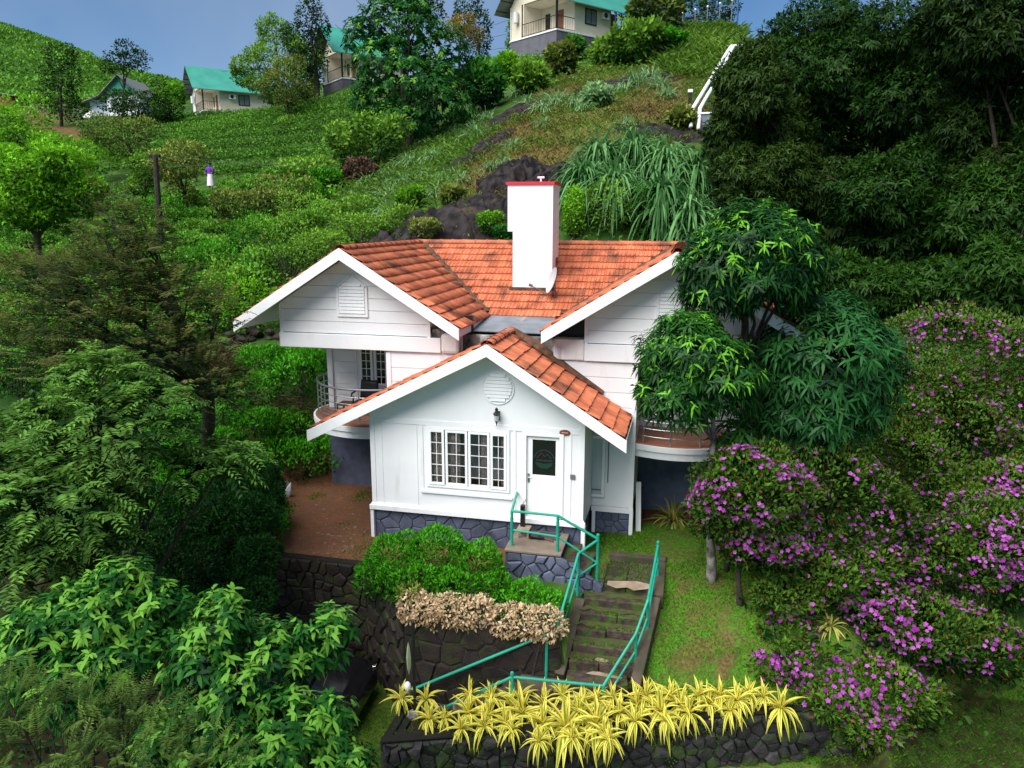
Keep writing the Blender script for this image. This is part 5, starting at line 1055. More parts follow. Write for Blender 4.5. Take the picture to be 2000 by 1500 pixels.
# yellow striped rosettes along the planter: every leaf a part
def leaf_strip(L, W, droop, lm, lm2, nseg=5):
    """single arching strap leaf along +X with a green centre stripe"""
    mb = []; fm = []; F = []
    for i in range(nseg+1):
        t = i/nseg; w = W*(.5+1.0*math.sin(min(1,t*1.15+.12)*math.pi)*.75)*(1 if i < nseg else .05); x = L*(t-.16*droop*t*t); z = L*(.42*t-droop*.95*t*t)
        for s, dz in ((-.5,.16),(-.16,0),(.16,0),(.5,.16)): mb.append((x, s*w, z+dz*w))
    for i in range(nseg):
        for j in range(3): F.append((i*4+j,i*4+j+1,i*4+j+5,i*4+j+4)); fm.append(1 if j == 1 else 0)
    return np_mesh('leaf', mb, [F], [lm, lm2], tint=rng.uniform(.35,.95)*np.ones(len(mb)), fmat=fm)
YL = [leaf_strip(.46*s, .05, d, LM['yel'], LM['yelmid']) for s, d in ((.75,.15),(.9,.35),(1.,.6),(1.,.85),(.95,1.1),(.85,1.3))]
ypos = [(x_,y_,s_*rng.uniform(1.0,1.3)) for x_,y_,s_ in [(783,1372,.8),(832,1372,.85),(838,1412,.75),(868,1410,.7),(918,1365,.85),(915,1400,.95),(900,1430,.7),(960,1370,.85),(955,1405,1.1),(1015,1370,.8),(1020,1400,1.2),(1062,1385,.95),(1052,1455,.75),(1060,1420,1.1),(1098,1365,.85),(1105,1425,1.35),(1140,1375,.8),(1165,1420,1.3),(1165,1375,.8),(1195,1370,.9),(1210,1400,1.0),(1245,1385,1.1),(1262,1365,.85),(1290,1395,1.15),(1310,1365,.8),(1330,1385,.95),(1365,1365,.85),(1385,1380,.8),(1405,1365,.9),(1440,1375,1.0),(1462,1362,.8),(1490,1368,.75),(1525,1390,1.0),(1180,1440,.8),(1240,1415,.9),(985,1420,.8),(1000,1385,.9),(1130,1400,1.),(1345,1400,.9),(1425,1395,.8),(1118,1448,.8),(1188,1452,.7),(1000,1432,.8),(945,1425,.75),(1300,1415,.7)]]
GY = 'yellow striped rosette plants along the dark stone wall'
ylab = {0:'yellow rosette at the left corner beside the white bollard light',1:'yellow rosette right behind the black lamp post',2:'yellow rosette in front of the black lamp post foot',3:'small yellow rosette among the grey stones',12:'small yellow rosette hanging lowest over the wall face',15:'largest yellow rosette spilling over the wall',32:'last yellow rosette at the right end under the purple shrub'}
ORD = 'first second third fourth fifth sixth seventh eighth ninth tenth eleventh twelfth thirteenth fourteenth fifteenth sixteenth seventeenth eighteenth nineteenth twentieth'.split()
for row_, k_ in (('front', [i for i in range(len(ypos)) if ypos[i][1] >= 1395]), ('back', [i for i in range(len(ypos)) if ypos[i][1] < 1395])):
    k_.sort(key=lambda i: ypos[i][0]); n_ = len(k_)
    for j, i in enumerate(k_):
        if i not in ylab: ylab[i] = '%s yellow rosette plant from the %s in the %s row on the stone wall' % ((ORD[j],'left',row_) if j < n_/2 else (ORD[n_-1-j],'right',row_))
for k, (px_, py_, s_) in enumerate(ypos):
    # crown centre stands about 0.3 m over the soil of the bed, or leans over the wall
    z0 = -2.16+.035*max(0,(px_-780)/110) + (.12 if py_ < 1380 else 0); c = atp(px_, py_-6, 2, z0)
    root = thing('yellow_rosette_plant', ylab.get(k, 'yellow striped rosette plant in the row on the stone wall'), 'plant', c-np.array((0,0,.3)), GY)
    obj('stalk', MB().tube([c-np.array((0,0,.45)), c], [.022,.018], 6), M['bark'], root)
    nleaf = 30
    for j in range(nleaf):
        i = min(5, int((j/nleaf)**.8*6)); lf = bpy.data.objects.new('leaf', YL[i]); link(lf, root)
        az = j*2.4+rng.uniform(-.3,.3); tilt = math.radians([62,40,18,-2,-18,-28][i]+rng.uniform(-9,9)); sc = s_*rng.uniform(.85,1.12)
        lf.matrix_basis = Matrix.Translation(c.tolist()) @ Matrix.Rotation(az,4,'Z') @ Matrix.Rotation(-tilt,4,'Y') @ Matrix.Rotation(rng.uniform(-.25,.25),4,'X') @ Matrix.Scale(sc,4)
def strappy(name, label, c, n, L, W, lm, seed, group=None, cat='plant', dr=(.3,1.1), up=(.1,1.3), r0=.06, tb=.5):
    r = R_(seed); az = r.uniform(0,6.28,n); el = r.uniform(*up,n); D = np.stack([np.cos(az)*np.cos(el),np.sin(az)*np.cos(el),np.sin(el)],-1); P = np.asarray(c)+D*np.array((r0,r0,.0))
    root = thing(name, label, cat, c, group); t = tb+r.normal(0,.22,n)
    leafobj('leaves', [blades(P, D, np.broadcast_to(np.array([0,0,1.]),D.shape)+r.normal(size=D.shape)*.15, L*r.uniform(.6,1.15,n), W, r.uniform(*dr,n), 4)+(t,)], lm, root); return root
strappy('striped_grass_plant', 'cream striped arching plant on the lawn under the right balcony', on(1315,1018), 140, .9, .045, LM['spider'], 120)
strappy('striped_grass_plant', 'small cream striped plant deep among the purple shrubs', on(1622,1225), 40, .5, .035, LM['spider'], 121)
# big leafy trees in the left foreground
F1 = [pxl(40,900,11.5,110,80),pxl(190,850,12,110,85),pxl(90,990,11,120,90),pxl(270,820,12.5,90,70),pxl(330,930,12.6,80,44),pxl(430,910,13,66,36),pxl(60,1100,10.6,100,70),pxl(150,1060,11,90,60),pxl(-60,1000,11,120,150),pxl(200,740,12.6,70,44)]
g = at(150,1400,11.5); g[2] = float(gh(g[0],g[1])); tree('compound_leaf_tree', 'spreading tree with drooping rows of pale green leaflets at the left', 'tree', g, F1, [crown_frond(F1,1150,16,.5,.15,.052,R_(130),inner=.6,low=-.55,tb=.4,ts=.3,tip=.4), crown_frond(F1,260,14,.5,.2,.075,R_(131),inner=.1,tb=.1,ts=.1)], LM['pinn'], M['bark'], .13, .4, top=at(190,950,11.6), seed=130)
F2 = [pxl(240,1140,9.2,66,44),pxl(190,1190,9.,110,60),pxl(290,1190,9.2,90,44),pxl(110,1230,8.8,110,70),pxl(380,1210,9.4,66,34),pxl(240,1260,8.8,110,44),pxl(50,1300,8.6,100,90),pxl(140,1330,8.4,100,70)]
g = at(160,1500,9.); g[2] = float(gh(g[0],g[1])); tree('large_leaf_tree', 'fresh green tree with long pointed leaves in the lower left foreground', 'tree', g, F2, [crown_whorl(F2,900,10,.165,.048,R_(132),inner=.5,tip=.22,tb=.26)], LM['fresh'], M['bark'], .08, .35, top=at(200,1250,9.), seed=132)
F3 = [pxl(430,1210,8.6,60,56),pxl(400,1290,8.4,80,66),pxl(520,1260,8.8,90,44),pxl(640,1230,9,64,34),pxl(600,1290,8.8,60,36),pxl(470,1340,8.2,84,50),pxl(420,1400,8.,90,60),pxl(560,1400,8.2,100,60),pxl(640,1420,8.2,60,60),pxl(520,1470,7.8,150,60),pxl(670,1490,8,66,40),pxl(330,1460,7.8,80,60)]
g = at(480,1500,8.); g[2] = float(gh(g[0],g[1])); g = at(470,1700,8.6); g[2] = float(gh(g[0],g[1])); tree('large_leaf_tree', 'bright green tree with drooping pointed leaves half hiding the black car', 'tree', g, F3, [crown_whorl(F3,1050,9,.155,.048,R_(133),inner=.45,tip=.28,tb=.3)], LM['fresh'], M['bark'], .07, .4, top=at(480,1340,8.4), seed=133)
F4 = [pxl(100,1430,6.4,130,50),pxl(230,1420,6.6,100,36),pxl(60,1490,6.2,140,50),pxl(260,1490,6.4,120,44),pxl(380,1480,6.6,90,36),pxl(20,1380,6.4,60,60)]
g = at(100,1900,6.8); g[2] = float(gh(g[0],g[1])); tree('silver_oak', 'feathery branch tips of a silver oak at the bottom left corner', 'tree', g, F4, [crown_frond(F4,260,30,.34,.075,.012,R_(134),inner=.5,low=-.2,tb=.3,ts=.3,tip=.25,droop=.1,up=.5)], LM['corner'], M['bark'], .06, .5, seed=134)
# feathery silver oak in front of the left gable
F5 = [pxl(213,425,15.5,26,44),pxl(285,450,15.5,30,40),pxl(215,480,15.5,50,60),pxl(280,520,15.5,66,60),pxl(200,560,15.,90,66),pxl(320,590,15.4,80,66),pxl(130,620,15,90,60),pxl(250,650,15,100,66),pxl(80,560,15.4,80,50),pxl(150,720,14.6,100,50),pxl(330,690,15,80,50),pxl(50,690,14.8,80,60),pxl(400,740,15,60,50),pxl(420,620,15.4,40,44),pxl(440,770,15.4,70,34)]
g = on(370,960); tree('silver_oak', 'tall feathery olive brown tree with dark trunk left of the cottage', 'tree', g, F5, [crown_frond(F5,1150,22,.5,.13,.022,R_(135),inner=.35,low=-.6,tb=.3,ts=.3,tip=.3,droop=.1,up=.55), crown_frond(F5,500,18,.45,.13,.025,R_(136),inner=.1,tb=.1,ts=.1)], LM['feather'], M['bark'], .2, .5, top=at(315,560,15.4), seed=135)
# bare twig piles and dead bush
def twigs(name, label, c, r3, n, seed, L=.5):
    r = R_(seed); P = np.asarray(c)+r.normal(size=(n,3))*np.asarray(r3)*.5; P[:,2] = np.asarray(c)[2]+np.abs(P[:,2]-np.asarray(c)[2]); D = unit(r.normal(size=(n,3))*np.array((1,1,.6))+np.array((0,0,.25)))
    o = leafobj(name, [kites(P, D, unit(r.normal(size=(n,3))), L*r.uniform(.4,1.2,n), .014, 0, .15)+(r.uniform(0,1,n),)], LM['brown']); tag(o, label, 'brushwood'); o['kind'] = 'thing'; return o
twigs('brush_pile', 'heap of bare brown brushwood below the low stone bank', on(425,720), (1.3,1.,.6), 1500, 140, .6); twigs('dead_bush', 'dead brown bush between the tea bushes and the left balcony', on(570,845), (.7,.6,.9), 900, 141, .4)
# lawn blades, tufts in the yard and along the walls
def blade_cover(name, label, P, L, W, lm, seed, tb=.4):
    r = R_(seed); n = len(P); az = r.uniform(0,6.28,n); D = np.stack([np.cos(az)*.6,np.sin(az)*.6,np.ones(n)],-1); o = leafobj(name, [kites(P-np.array((0,0,.01)), D, np.stack([np.cos(az+1.5),np.sin(az+1.5),np.full(n,.2)],-1), L*r.uniform(.5,1.3,n), W, 0, .2)+(tb+r.normal(0,.2,n)+.25*nz(P[:,0],P[:,1],1.2,seed),)], lm); tag(o, label, None, kind='stuff'); return o
P = scatter([(1165,1045),(1440,1030),(1500,1200),(1560,1370),(1240,1350),(1290,1250),(1300,1100),(1170,1080)], .05, .5, box=(5,12,-4,4)); k_ = nz(P[:,0],P[:,1],2.2,3) > -.5; blade_cover('lawn_grass', 'short green grass of the lawn right of the stairs', P[k_], .11, .022, LM['lawn'], 150, .5)
P = scatter([(1340,1480),(1500,1490),(1700,1500),(1900,1500),(2400,1500),(2400,1250),(1850,1390),(1760,1470)], .05, .5, box=(7,16,-6,3)); blade_cover('bank_grass', 'green grass on the bank in the lower right corner', P, .14, .025, LM['lawn'], 151, .08)  # blades tinted dark, shade on the bank put into their colour
P = scatter([(700,1290),(800,1290),(760,1400),(750,1500),(640,1500),(690,1400)], .045, .5, box=(-3,4,-8,0)); k_ = nz(P[:,0],P[:,1],2.6,13) > .0; blade_cover('drive_moss_grass', 'mossy grass on the drive beside the stone wall', P[k_], .08, .022, LM['lawn'], 152)
xs = rng.uniform(5.05,6.4,900); ys = rng.choice(YS[1:],900)+rng.uniform(.0,.12,900); zz = np.array([ZS[YS.index(min(YS, key=lambda v: abs(v-y_)))] for y_ in ys]); P = np.stack([xs,ys+.02,zz-.01],-1); P = P[nz(P[:,0],P[:,1],4,2) > -.1]; blade_cover('step_moss', 'tufts of green moss and weeds on the stone steps', P, .085, .024, LM['lawn'], 153, .5)
P = np.stack([rng.uniform(5.45,6.4,700), rng.uniform(-.62,.2,700), np.full(700,-.81)],-1)[rng.uniform(size=700) < .9]; blade_cover('top_step_grass', 'grass growing over the top slab of the stairs', P, .08, .014, LM['lawn'], 154, .5)
P = scatter([(540,985),(600,930),(720,905),(726,1040),(720,1096),(520,1096)], .09, .5, box=(-5,1,-1.4,5)); P = P[(nz(P[:,0],P[:,1],3.2,41) > .62) | ((P[:,1] < -1.05)*(rng.uniform(size=len(P)) < .4)) | ((P[:,0] > -.35)*(rng.uniform(size=len(P)) < .22))]; P = np.repeat(P, 5, 0)+rng.normal(size=(len(P)*5,3))*np.array((.05,.05,0)); blade_cover('yard_weeds', 'sparse weeds on the bare earth yard', P, .07, .022, LM['lawn'], 157, .4)
P = []
for k in range(500):
    x = rng.uniform(2.2,9.3); P.append((x, yfront(x)+rng.uniform(-.02,.9), -2.3+.035*(x-2.2)))
blade_cover('bed_weeds', 'low weeds on the soil between the yellow plants', np.array(P), .12, .02, LM['lawn'], 155)
P = []; r = R_(9)
for k in range(3200):
    x = r.uniform(2.2,10.2); z = r.uniform(-3.4,-2.1); P.append((x, yfront(x)-.13, z))
P = np.array(P); P = P[nz(P[:,0]*1.3,P[:,2]*2.4,2.5,8) > .0]; blade_cover('wall_moss', 'moss and small ferns hanging on the dark stone wall', P, .07, .022, LM['lawn'], 156, .35)
# ------------------------------------------------------------------ the hillside and what stands on it
def lobj(name, mb, m, parent, **k):
    o = obj(name, mb, m, parent, **k); o.matrix_parent_inverse = Matrix.Identity(4); return o
def hill_house(name, label, corner, ang, L, W, plinth, roof_m, verandah=False, ac=True, wall_m=None, rise=None):
    wm = wall_m or M['cream']; root = thing(name, label, 'house', corner, rotz=YAW+ang); Hh = 2.75; rz = rise or W*.5+.65
    lobj('plinth', MB().box((-.02,-.02,-plinth),(L,W+.02,-.01)), M['gplinth'], root); lobj('plinth_ledge', MB().box((-.08,-.08,-.01),(L+.05,W+.05,.1)), M['white'], root)
    bx, by = 2.0, W*.7
    lobj('wall', MB().box((bx,.0,.1),(L,.12,Hh)).box((bx,.12,.1),(bx+.12,by,Hh)).box((.0,by,.1),(bx+.12,by+.12,Hh)), wm, root)
    lobj('wall', MB().box((0,by+.12,.1),(.12,W,Hh)).box((.12,W-.12,.1),(L,W,Hh)).box((L-.12,.12,.1),(L,W-.12,Hh)), wm if verandah else M['white'], root)
    lobj('gable_wall', MB().prism([(0,Hh),(W,Hh),(W/2,Hh+rz-.25)], (0,0,0), (0,1,0), (0,0,1), (.12,0,0)).prism([(0,Hh),(W,Hh),(W/2,Hh+rz-.25)], (L-.12,0,0), (0,1,0), (0,0,1), (.12,0,0)), wm, root)
    lobj('ceiling', MB().box((.12,.12,Hh-.1),(L-.12,W-.12,Hh-.02)), wm, root)
    lobj('corner_post', MB().box((-.06,-.06,.1),(.08,.08,Hh+.15)), M['blackm'], root); lobj('corner_post', MB().box((-.05,by+.12,.1),(.06,by+.24,Hh)), M['blackm'], root)
    ov, e = 1.25, .75; zr_, ze = Hh+rz, Hh+.05-e*rz/(W/2)+.35
    for s, y0 in ((0,-e),(1,W+e)):
        rf = lobj('roof', MB().prism([(y0,ze),(W/2,zr_),(W/2,zr_-.05),(y0,ze-.05)], (-ov,0,0), (0,1,0), (0,0,1), (L+ov+.9,0,0)), roof_m, root)
        lobj('soffit', MB().prism([(y0,ze-.055),(W/2,zr_-.055),(W/2,zr_-.09),(y0,ze-.09)], (-ov+.02,0,0), (0,1,0), (0,0,1), (L+ov+.8,0,0)), M['groof2'], rf)
        for k in range(6):
            t = (k+.5)/6; yy = y0+(W/2-y0)*t; zz = ze+(zr_-ze)*t-.12; lobj('purlin', MB().box((-ov,yy-.03,zz-.03),(0,yy+.03,zz+.03)), M['blackm'], rf)
    lobj('door', MB().box((bx-.03,by*.32,.1),(bx-.001,by*.32+.9,2.15)), M['brownv'], root); lobj('balcony_window', MB().box((bx-.04,by*.72,.9),(bx-.001,by*.72+.6,2.1)), M['darkglass'], root)
    w = lobj('window', MB().box((L*.52-.08,-.05,.92),(L*.52+1.28,-.002,2.18)), M['blackm'], root)
    for k in range(2): lobj('pane', MB().box((L*.52+.02+k*.62,-.07,1.0),(L*.52+.56+k*.62,-.052,2.1)), mat_pane, w)
    if ac:
        a = lobj('air_conditioner', MB().box((L*.52+(1.75 if verandah else -1.25),-.38,1.55),(L*.52+(2.5 if verandah else -.45),-.05,2.1)), M['acw'], root, bevel=.02); lobj('fan_grille', MB().lathe((L*.52+(2.05 if verandah else -.9),-.385,1.83), [(.22,-.004),(.2,-.012),(.02,-.012)], 14, ax=1), M['blackm'], a)
    rl = lobj('balcony_railing', MB().tube([(0,by+.1,1.15),(0,0,1.15),(bx,0,1.15)], .03, 6).tube([(0,by+.1,.2),(0,0,.2),(bx,0,.2)], .025, 6), M['blackm'], root)
    for k in range(14): lobj('baluster', MB().tube([(0,k*by/13,.1),(0,k*by/13,1.15)], .014, 4), M['blackm'], rl)
    for k in range(1,8): lobj('baluster', MB().tube([(k*bx/8,0,.1),(k*bx/8,0,1.15)], .014, 4), M['blackm'], rl)
    lobj('water_heater', MB().lathe((-.25,by+.75,1.35), [(.001,0),(.22,.02),(.22,.85),(.001,.9)], 12), M['acw'], root)
    lobj('downpipe', MB().tube([(-.06,W-.1,.1),(-.06,W-.1,Hh)], .04, 6), M['pipe'], root)
    if verandah:
        v = lobj('verandah', MB().box((L,.1,.1),(L+2.2,.18,1.1)).box((L+2.1,.1,.1),(L+2.2,2.5,1.1)), M['brownv'], root)
        for k in range(4): lobj('post', MB().box((L+.05+k*.7,.1,1.1),(L+.13+k*.7,.18,Hh-.1)), M['brownv'], v)
        lobj('floor', MB().box((L,0,-.6),(L+2.3,W,.1)), M['gplinth'], v); lobj('roof', MB().prism([(-e,ze-.02),(W/2,zr_-.4),(W/2,zr_-.45),(-e,ze-.07)], (L+.85,0,0), (0,1,0), (0,0,1), (2.4,0,0)), roof_m, v); lobj('back_panel', MB().box((L,1.6,.1),(L+2.2,1.7,Hh)), M['brownv'], v)
    return root
mat_pane = mat('reflecting_pane', (.16,.18,.2), .15, spec=.7)
cA = at(1087,58,67); hill_house('hill_cottage', 'cream cottage with green roof and brown verandah at the top of the slope', cA, math.radians(39), 6.3, 6.0, 4.0, M['groof'], True)
cB = at(398,216,97); hill_house('hill_cottage', 'cream cottage with green roof standing above the tea field at the left', cB, math.radians(33), 8.2, 5.6, 3.0, M['groof'], rise=2.7)
cC = at(669,153,84); hill_house('hill_cottage', 'cream green roofed cottage half hidden behind the big leafy tree', cC, math.radians(34), 7.5, 5.6, 3.5, M['groof'], ac=False, rise=2.8)
# far left cottage: white, green gable towards the valley, lean-to at its left
cD = at(228,222,112); hd = thing('hill_cottage', 'white cottage with small green gable behind trees at the far left', 'house', cD, rotz=YAW)
lobj('wall', MB().box((-1.2,0,-2),(3.4,6,2.6)), M['white'], hd); lobj('gable_panel', MB().prism([(-1.6,2.6),(3.6,2.6),(1.0,4.9)], (0,-.35,0), (1,0,0), (0,0,1), (0,.1,0)), M['groof'], hd)
for s in (-1,1): lobj('roof', MB().prism([(1+s*3.,2.3),(1,5.1),(1,4.98),(1+s*3.,2.18)], (0,-.9,0), (1,0,0), (0,0,1), (0,8,0)), M['groof2'], hd)
lt = lobj('lean_to', MB().box((-3.9,.5,-2),(-1.21,5,1.9)), mat('pale_blue_wall', (.5,.58,.66), .7), hd); lobj('roof', MB().prism([(-5.2,1.3),(-1.2,2.75),(-1.2,2.63),(-5.2,1.18)], (0,-.5,0), (1,0,0), (0,0,1), (0,6.5,0)), M['groof2'], lt)
for k in range(3): lobj('window', MB().box((-.7+k*1.4,-.04,.6),(.2+k*1.4,-.002,1.9)), mat_pane, hd)
lobj('terrace_wall', MB().bar((-4.6,-1.2,-1.2),(-2.4,-1.6,.0), .2, .7), M['white'], hd)
cE = at(-14,205,118); he = thing('hut', 'small red walled hut with grey roof at the left edge', 'house', cE, rotz=YAW)
lobj('wall', MB().box((-3,0,-2),(2.9,4,1.4)), mat('red_wall', (.25,.05,.04), .8), he); lobj('roof', MB().prism([(-3.4,2.6),(3.6,1.3),(3.6,1.18),(-3.4,2.48)], (0,-.6,0), (1,0,0), (0,0,1), (0,5.4,0)), M['sheet'], he)
fr_ = thing('post_fence', 'long low fence of grey posts and rail on the far left slope', 'fence', at(60,208,116))
for k in range(9):
    c = at(25+k*16, 208+k*1.2, 116-k*.6); obj('post', MB().tube([c-np.array((0,0,.9)), c+np.array((0,0,.25))], .08, 5), M['lichen'], fr_)
obj('rail', MB().tube([at(20,206,116.3), at(160,217,111)], .07, 5), M['lichen'], fr_)
# rock outcrops
def rock(label, px_, py_, rx, ry, rot, h, seed, tilt=0):
    c = on(px_, py_); n = 130; g = np.linspace(-1,1,n); a, b_ = np.meshgrid(g, g); ca, sa = math.cos(rot), math.sin(rot)
    x = c[0]+a*rx*ca-b_*ry*sa; y = c[1]+a*rx*sa+b_*ry*ca; rr_ = np.hypot(a, b_)+.22*nz(a*3, b_*3, 1.2, seed)
    z = gh(x, y)+h*(1-np.clip(rr_, 0, 1.6)**2)*(1+.35*nz(x, y, 1.1, seed+1))+.75*h*(.5-np.abs(nz(x, y, 1.5, seed+3)))+.4*h*(.5-np.abs(nz(x, y, 3.6, seed+4)))+.12*h*nz(x, y, 9., seed+2)-.45*h*np.exp(-(nz(x*.8+.4*y, y, 1.9, seed+6)/.06)**2)-.3*h*np.exp(-(nz(x, y, 3.4, seed+7)/.07)**2)+.06*h*(np.abs(nz(x, y, 16., seed+8))); z = np.where(rr_ > 1, np.minimum(z, gh(x, y)-.15), z)
    ii, jj = np.meshgrid(np.arange(n-1), np.arange(n-1)); o_ = (jj*n+ii).ravel(); o = bpy.data.objects.new('rock_outcrop', np_mesh('rock_outcrop', np.stack([x,y,z],-1), [np.stack([o_,o_+1,o_+n+1,o_+n],-1)], [M['rock']])); COL.objects.link(o); tag(o, label, 'rock')
rock('big dark moist rock face rising behind the roof left of the chimney', 908, 440, 3.0, 1.5, .5, .45, 1); rock('dark rock shelf right behind the chimney top', 1030, 360, 2.2, 1.6, .2, .7, 2)
rock('long dark rock streak in the grass above the big rock face', 930, 300, 1.0, 4.2, -.25, .3, 3); rock('low dark rock at the left behind the roof ridge', 790, 462, 2.6, 1.2, .3, .5, 4)
rock('flat grey brown rock slab high on the slope below the verandah', 1225, 163, 4.2, 1.5, .55, .3, 5); rock('small flat rock in the dry grass in the middle of the slope', 1005, 222, 3., 1.2, .5, .3, 6); rock('dark rock ledge above the tall reeds', 1290, 262, 2.4, 1.0, .1, .3, 7)
# grass tussocks
GT2 = 'grass tussocks on the rocky slope'
tp_ = []
for k in range(4):
    r = R_(200+k); n = 150; az = r.uniform(0,6.28,n); el = r.uniform(.35,1.45,n); D = np.stack([np.cos(az)*np.cos(el),np.sin(az)*np.cos(el),np.sin(el)],-1)
    root = thing('grass_tussock', 'arching grass tussock on the rocky slope behind the cottage', 'grass clump', (0,0,0), GT2)
    leafobj('blades', [blades(D*np.array((.15,.15,0))-np.array((0,0,.05)), D, np.broadcast_to(np.array([0,0,1.]),D.shape)+r.normal(size=D.shape)*.2, r.uniform(.6,1.25,n), .035, r.uniform(.5,1.3,n), 3, [.8,1.,.7])+(.45+r.normal(0,.22,n),)], LM['tuss'], root); tp_.append(root)
for o in tp_: DEF[o.name] = o['label']
tus = [(725,405,1.0),(760,385,1.1),(700,390,.9),(770,420,1.1),(735,430,.8),(800,400,.8),(690,430,.9),(790,360,.9),(830,350,.9),(870,350,.9),(900,355,.8),(850,380,.8),(660,450,.9),(760,345,.8),(720,355,.9),(930,265,1.1),(950,240,1.1),(905,255,.9),(985,160,.9),(1010,185,1.),(1030,205,.9),(1090,200,1.1),(1125,205,1.),(1160,205,.9),(1245,165,1.2),(1270,155,1.2),(1220,180,1.),(1290,170,1.),(1060,215,1.),(1140,215,.8),(985,320,.8),(1000,290,.8),(960,330,.7),(1225,245,.8),(1180,190,.8),(1060,245,.7),(950,200,1.1),(1300,190,1.),(800,320,1.),(850,310,1.)]
for px_, py_, s_ in tus:
    c = on(px_, py_); D_ = (c-CAM) @ HF; put(tp_, rng.integers(4), c, rng.uniform(0,6), s_*(1.0+D_/60))
# ground cover on the slopes (uncountable)
def cover(name, label, P, k, L, W, lm, seed, sp=.35, up=.9, tb=.45, hgt=.3):
    r = R_(seed); n = len(P); Q = np.repeat(P, k, 0)+r.normal(size=(n*k,3))*np.array((sp,sp,0)); Q[:,2] = np.repeat(P[:,2],k)+r.uniform(-.05,1,n*k)*hgt; az = r.uniform(0,6.28,n*k)
    D = unit(np.stack([np.cos(az),np.sin(az),np.full(n*k,up)],-1)+r.normal(size=(n*k,3))*.3); t = tb+np.repeat(.22*nz(P[:,0],P[:,1],.35,seed)+r.normal(0,.12,n),k)+r.normal(0,.14,n*k)
    o = leafobj(name, [kites(Q, D, unit(r.normal(size=(n*k,3))+np.array((0,-.4,1.))), L*r.uniform(.6,1.3,n*k), W, .15, .3)+(t,)], lm); tag(o, label, None, kind='stuff'); return o
dryp = [(830,470),(880,380),(960,260),(1100,150),(1320,90),(1440,60),(1440,260),(1250,300),(1120,360),(1100,470),(960,470)]
P = scatter(dryp, .42, .5, box=(-25,30,8,75)); k1 = nz(P[:,0],P[:,1],.5,31); cover('dry_grass', 'patchy dry straw coloured grass on the rocky slope', P[k1 > -.5], 6, .36, .045, LM['straw'], 210, .25, 1.4, .45, .1); cover('green_grass', 'green grass patches on the rocky slope', P[k1 < -.05], 5, .42, .045, LM['grass'], 211, .25, 1.4, .5, .1)
P = scatter([(600,500),(640,400),(720,330),(820,290),(950,230),(960,260),(860,400),(800,480),(720,490)], .5, .5, box=(-25,12,8,62)); cover('slope_grass', 'tall mixed grass and weeds left of the rock face', P, 9, .5, .05, LM['grass'], 212, .3, 1.2, .45, .3)
P = scatter([(-260,760),(-260,480),(330,340),(640,330),(760,360),(700,470),(640,620),(480,640),(300,760)], .75, .5, box=(-55,8,0,66)); qq = prj(P); P = P[~((qq[:,0] > 380)*(qq[:,0] < 445)*(qq[:,1] > 340)*(qq[:,1] < 400) | (qq[:,0] > 300)*(qq[:,0] < 348)*(qq[:,1] > 335)*(qq[:,1] < 392))]; cover('undergrowth', 'mixed undergrowth between the tea bushes on the left slope', P, 10, .3, .13, LM['wild'], 213, .4, .6, .35, .4)
P = scatter([(1250,90),(1440,30),(1440,110),(1370,170),(1330,160),(1290,140)], .5, .5, box=(0,45,40,80)); cover('tall_grass', 'tall bright grass bank below the upper fence', P, 14, .95, .05, LM['grass'], 214, .4, 1.1, .5, .3)
P = scatter([(940,140),(1440,20),(1440,100),(1180,150),(1100,170),(980,190)], .8, .5, box=(-30,45,40,90)); cover('ridge_cover', 'low green growth around the top cottage', P, 8, .4, .15, LM['wild'], 215, .5, .7, .45, .25)
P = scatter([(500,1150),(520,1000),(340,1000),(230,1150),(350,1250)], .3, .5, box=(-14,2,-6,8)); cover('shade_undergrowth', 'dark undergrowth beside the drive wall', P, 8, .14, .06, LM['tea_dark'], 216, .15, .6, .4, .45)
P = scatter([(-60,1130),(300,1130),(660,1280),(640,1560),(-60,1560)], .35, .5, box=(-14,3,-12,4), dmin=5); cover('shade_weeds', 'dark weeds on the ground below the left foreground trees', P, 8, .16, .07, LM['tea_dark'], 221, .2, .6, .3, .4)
P = np.stack([rng.uniform(-6,.4,900), np.full(900,-1.46), rng.uniform(-3.3,-.72,900)],-1); P = P[nz(P[:,0]*1.4,P[:,2]*2.2,2.5,18) > .1]; blade_cover('wall_moss', 'moss hanging on the brown stone wall below the earth yard', P, .08, .024, LM['lawn'], 222, .2)
P = scatter([(1440,700),(1560,560),(1800,560),(2500,560),(2500,1380),(1750,1450),(1560,1330),(1450,1150),(1440,900)], .5, .5, box=(7,40,-4,22)); cover('bank_undergrowth', 'dark undergrowth on the bank beneath the purple shrubs', P, 9, .2, .09, LM['dark'], 217, .3, .6, .45, .3)
P = scatter([(1370,560),(1350,300),(1450,120),(2000,-60),(2500,-100),(2500,620),(1560,620)], 1.2, .5, box=(7,70,8,70)); cover('forest_floor', 'dark undergrowth under the evergreen trees', P, 9, .5, .2, LM['dark'], 218, .6, .6, .35, .5)
P = scatter([(480,470),(640,480),(560,640),(430,640)], .5, .5, box=(-20,4,6,40)); cover('weeds', 'leafy weeds left of the gable', P, 8, .25, .11, LM['wild'], 219, .3, .7, .5, .4)
P = scatter([(1085,480),(1085,400),(1200,380),(1400,400),(1400,480)], .4, .5, box=(0,20,11,30)); cover('back_weeds', 'leafy weeds on the bank right behind the roof', P, 12, .28, .1, LM['wild'], 223, .25, .9, .35, .5)
P = scatter([(470,665),(560,658),(560,630),(480,640)], .2, .5, box=(-14,2,4,22)); cover('terrace_grass', 'yellow green grass on top of the low stone bank', P, 6, .12, .025, LM['lawn'], 220, .1, 1.5, .75, .05)
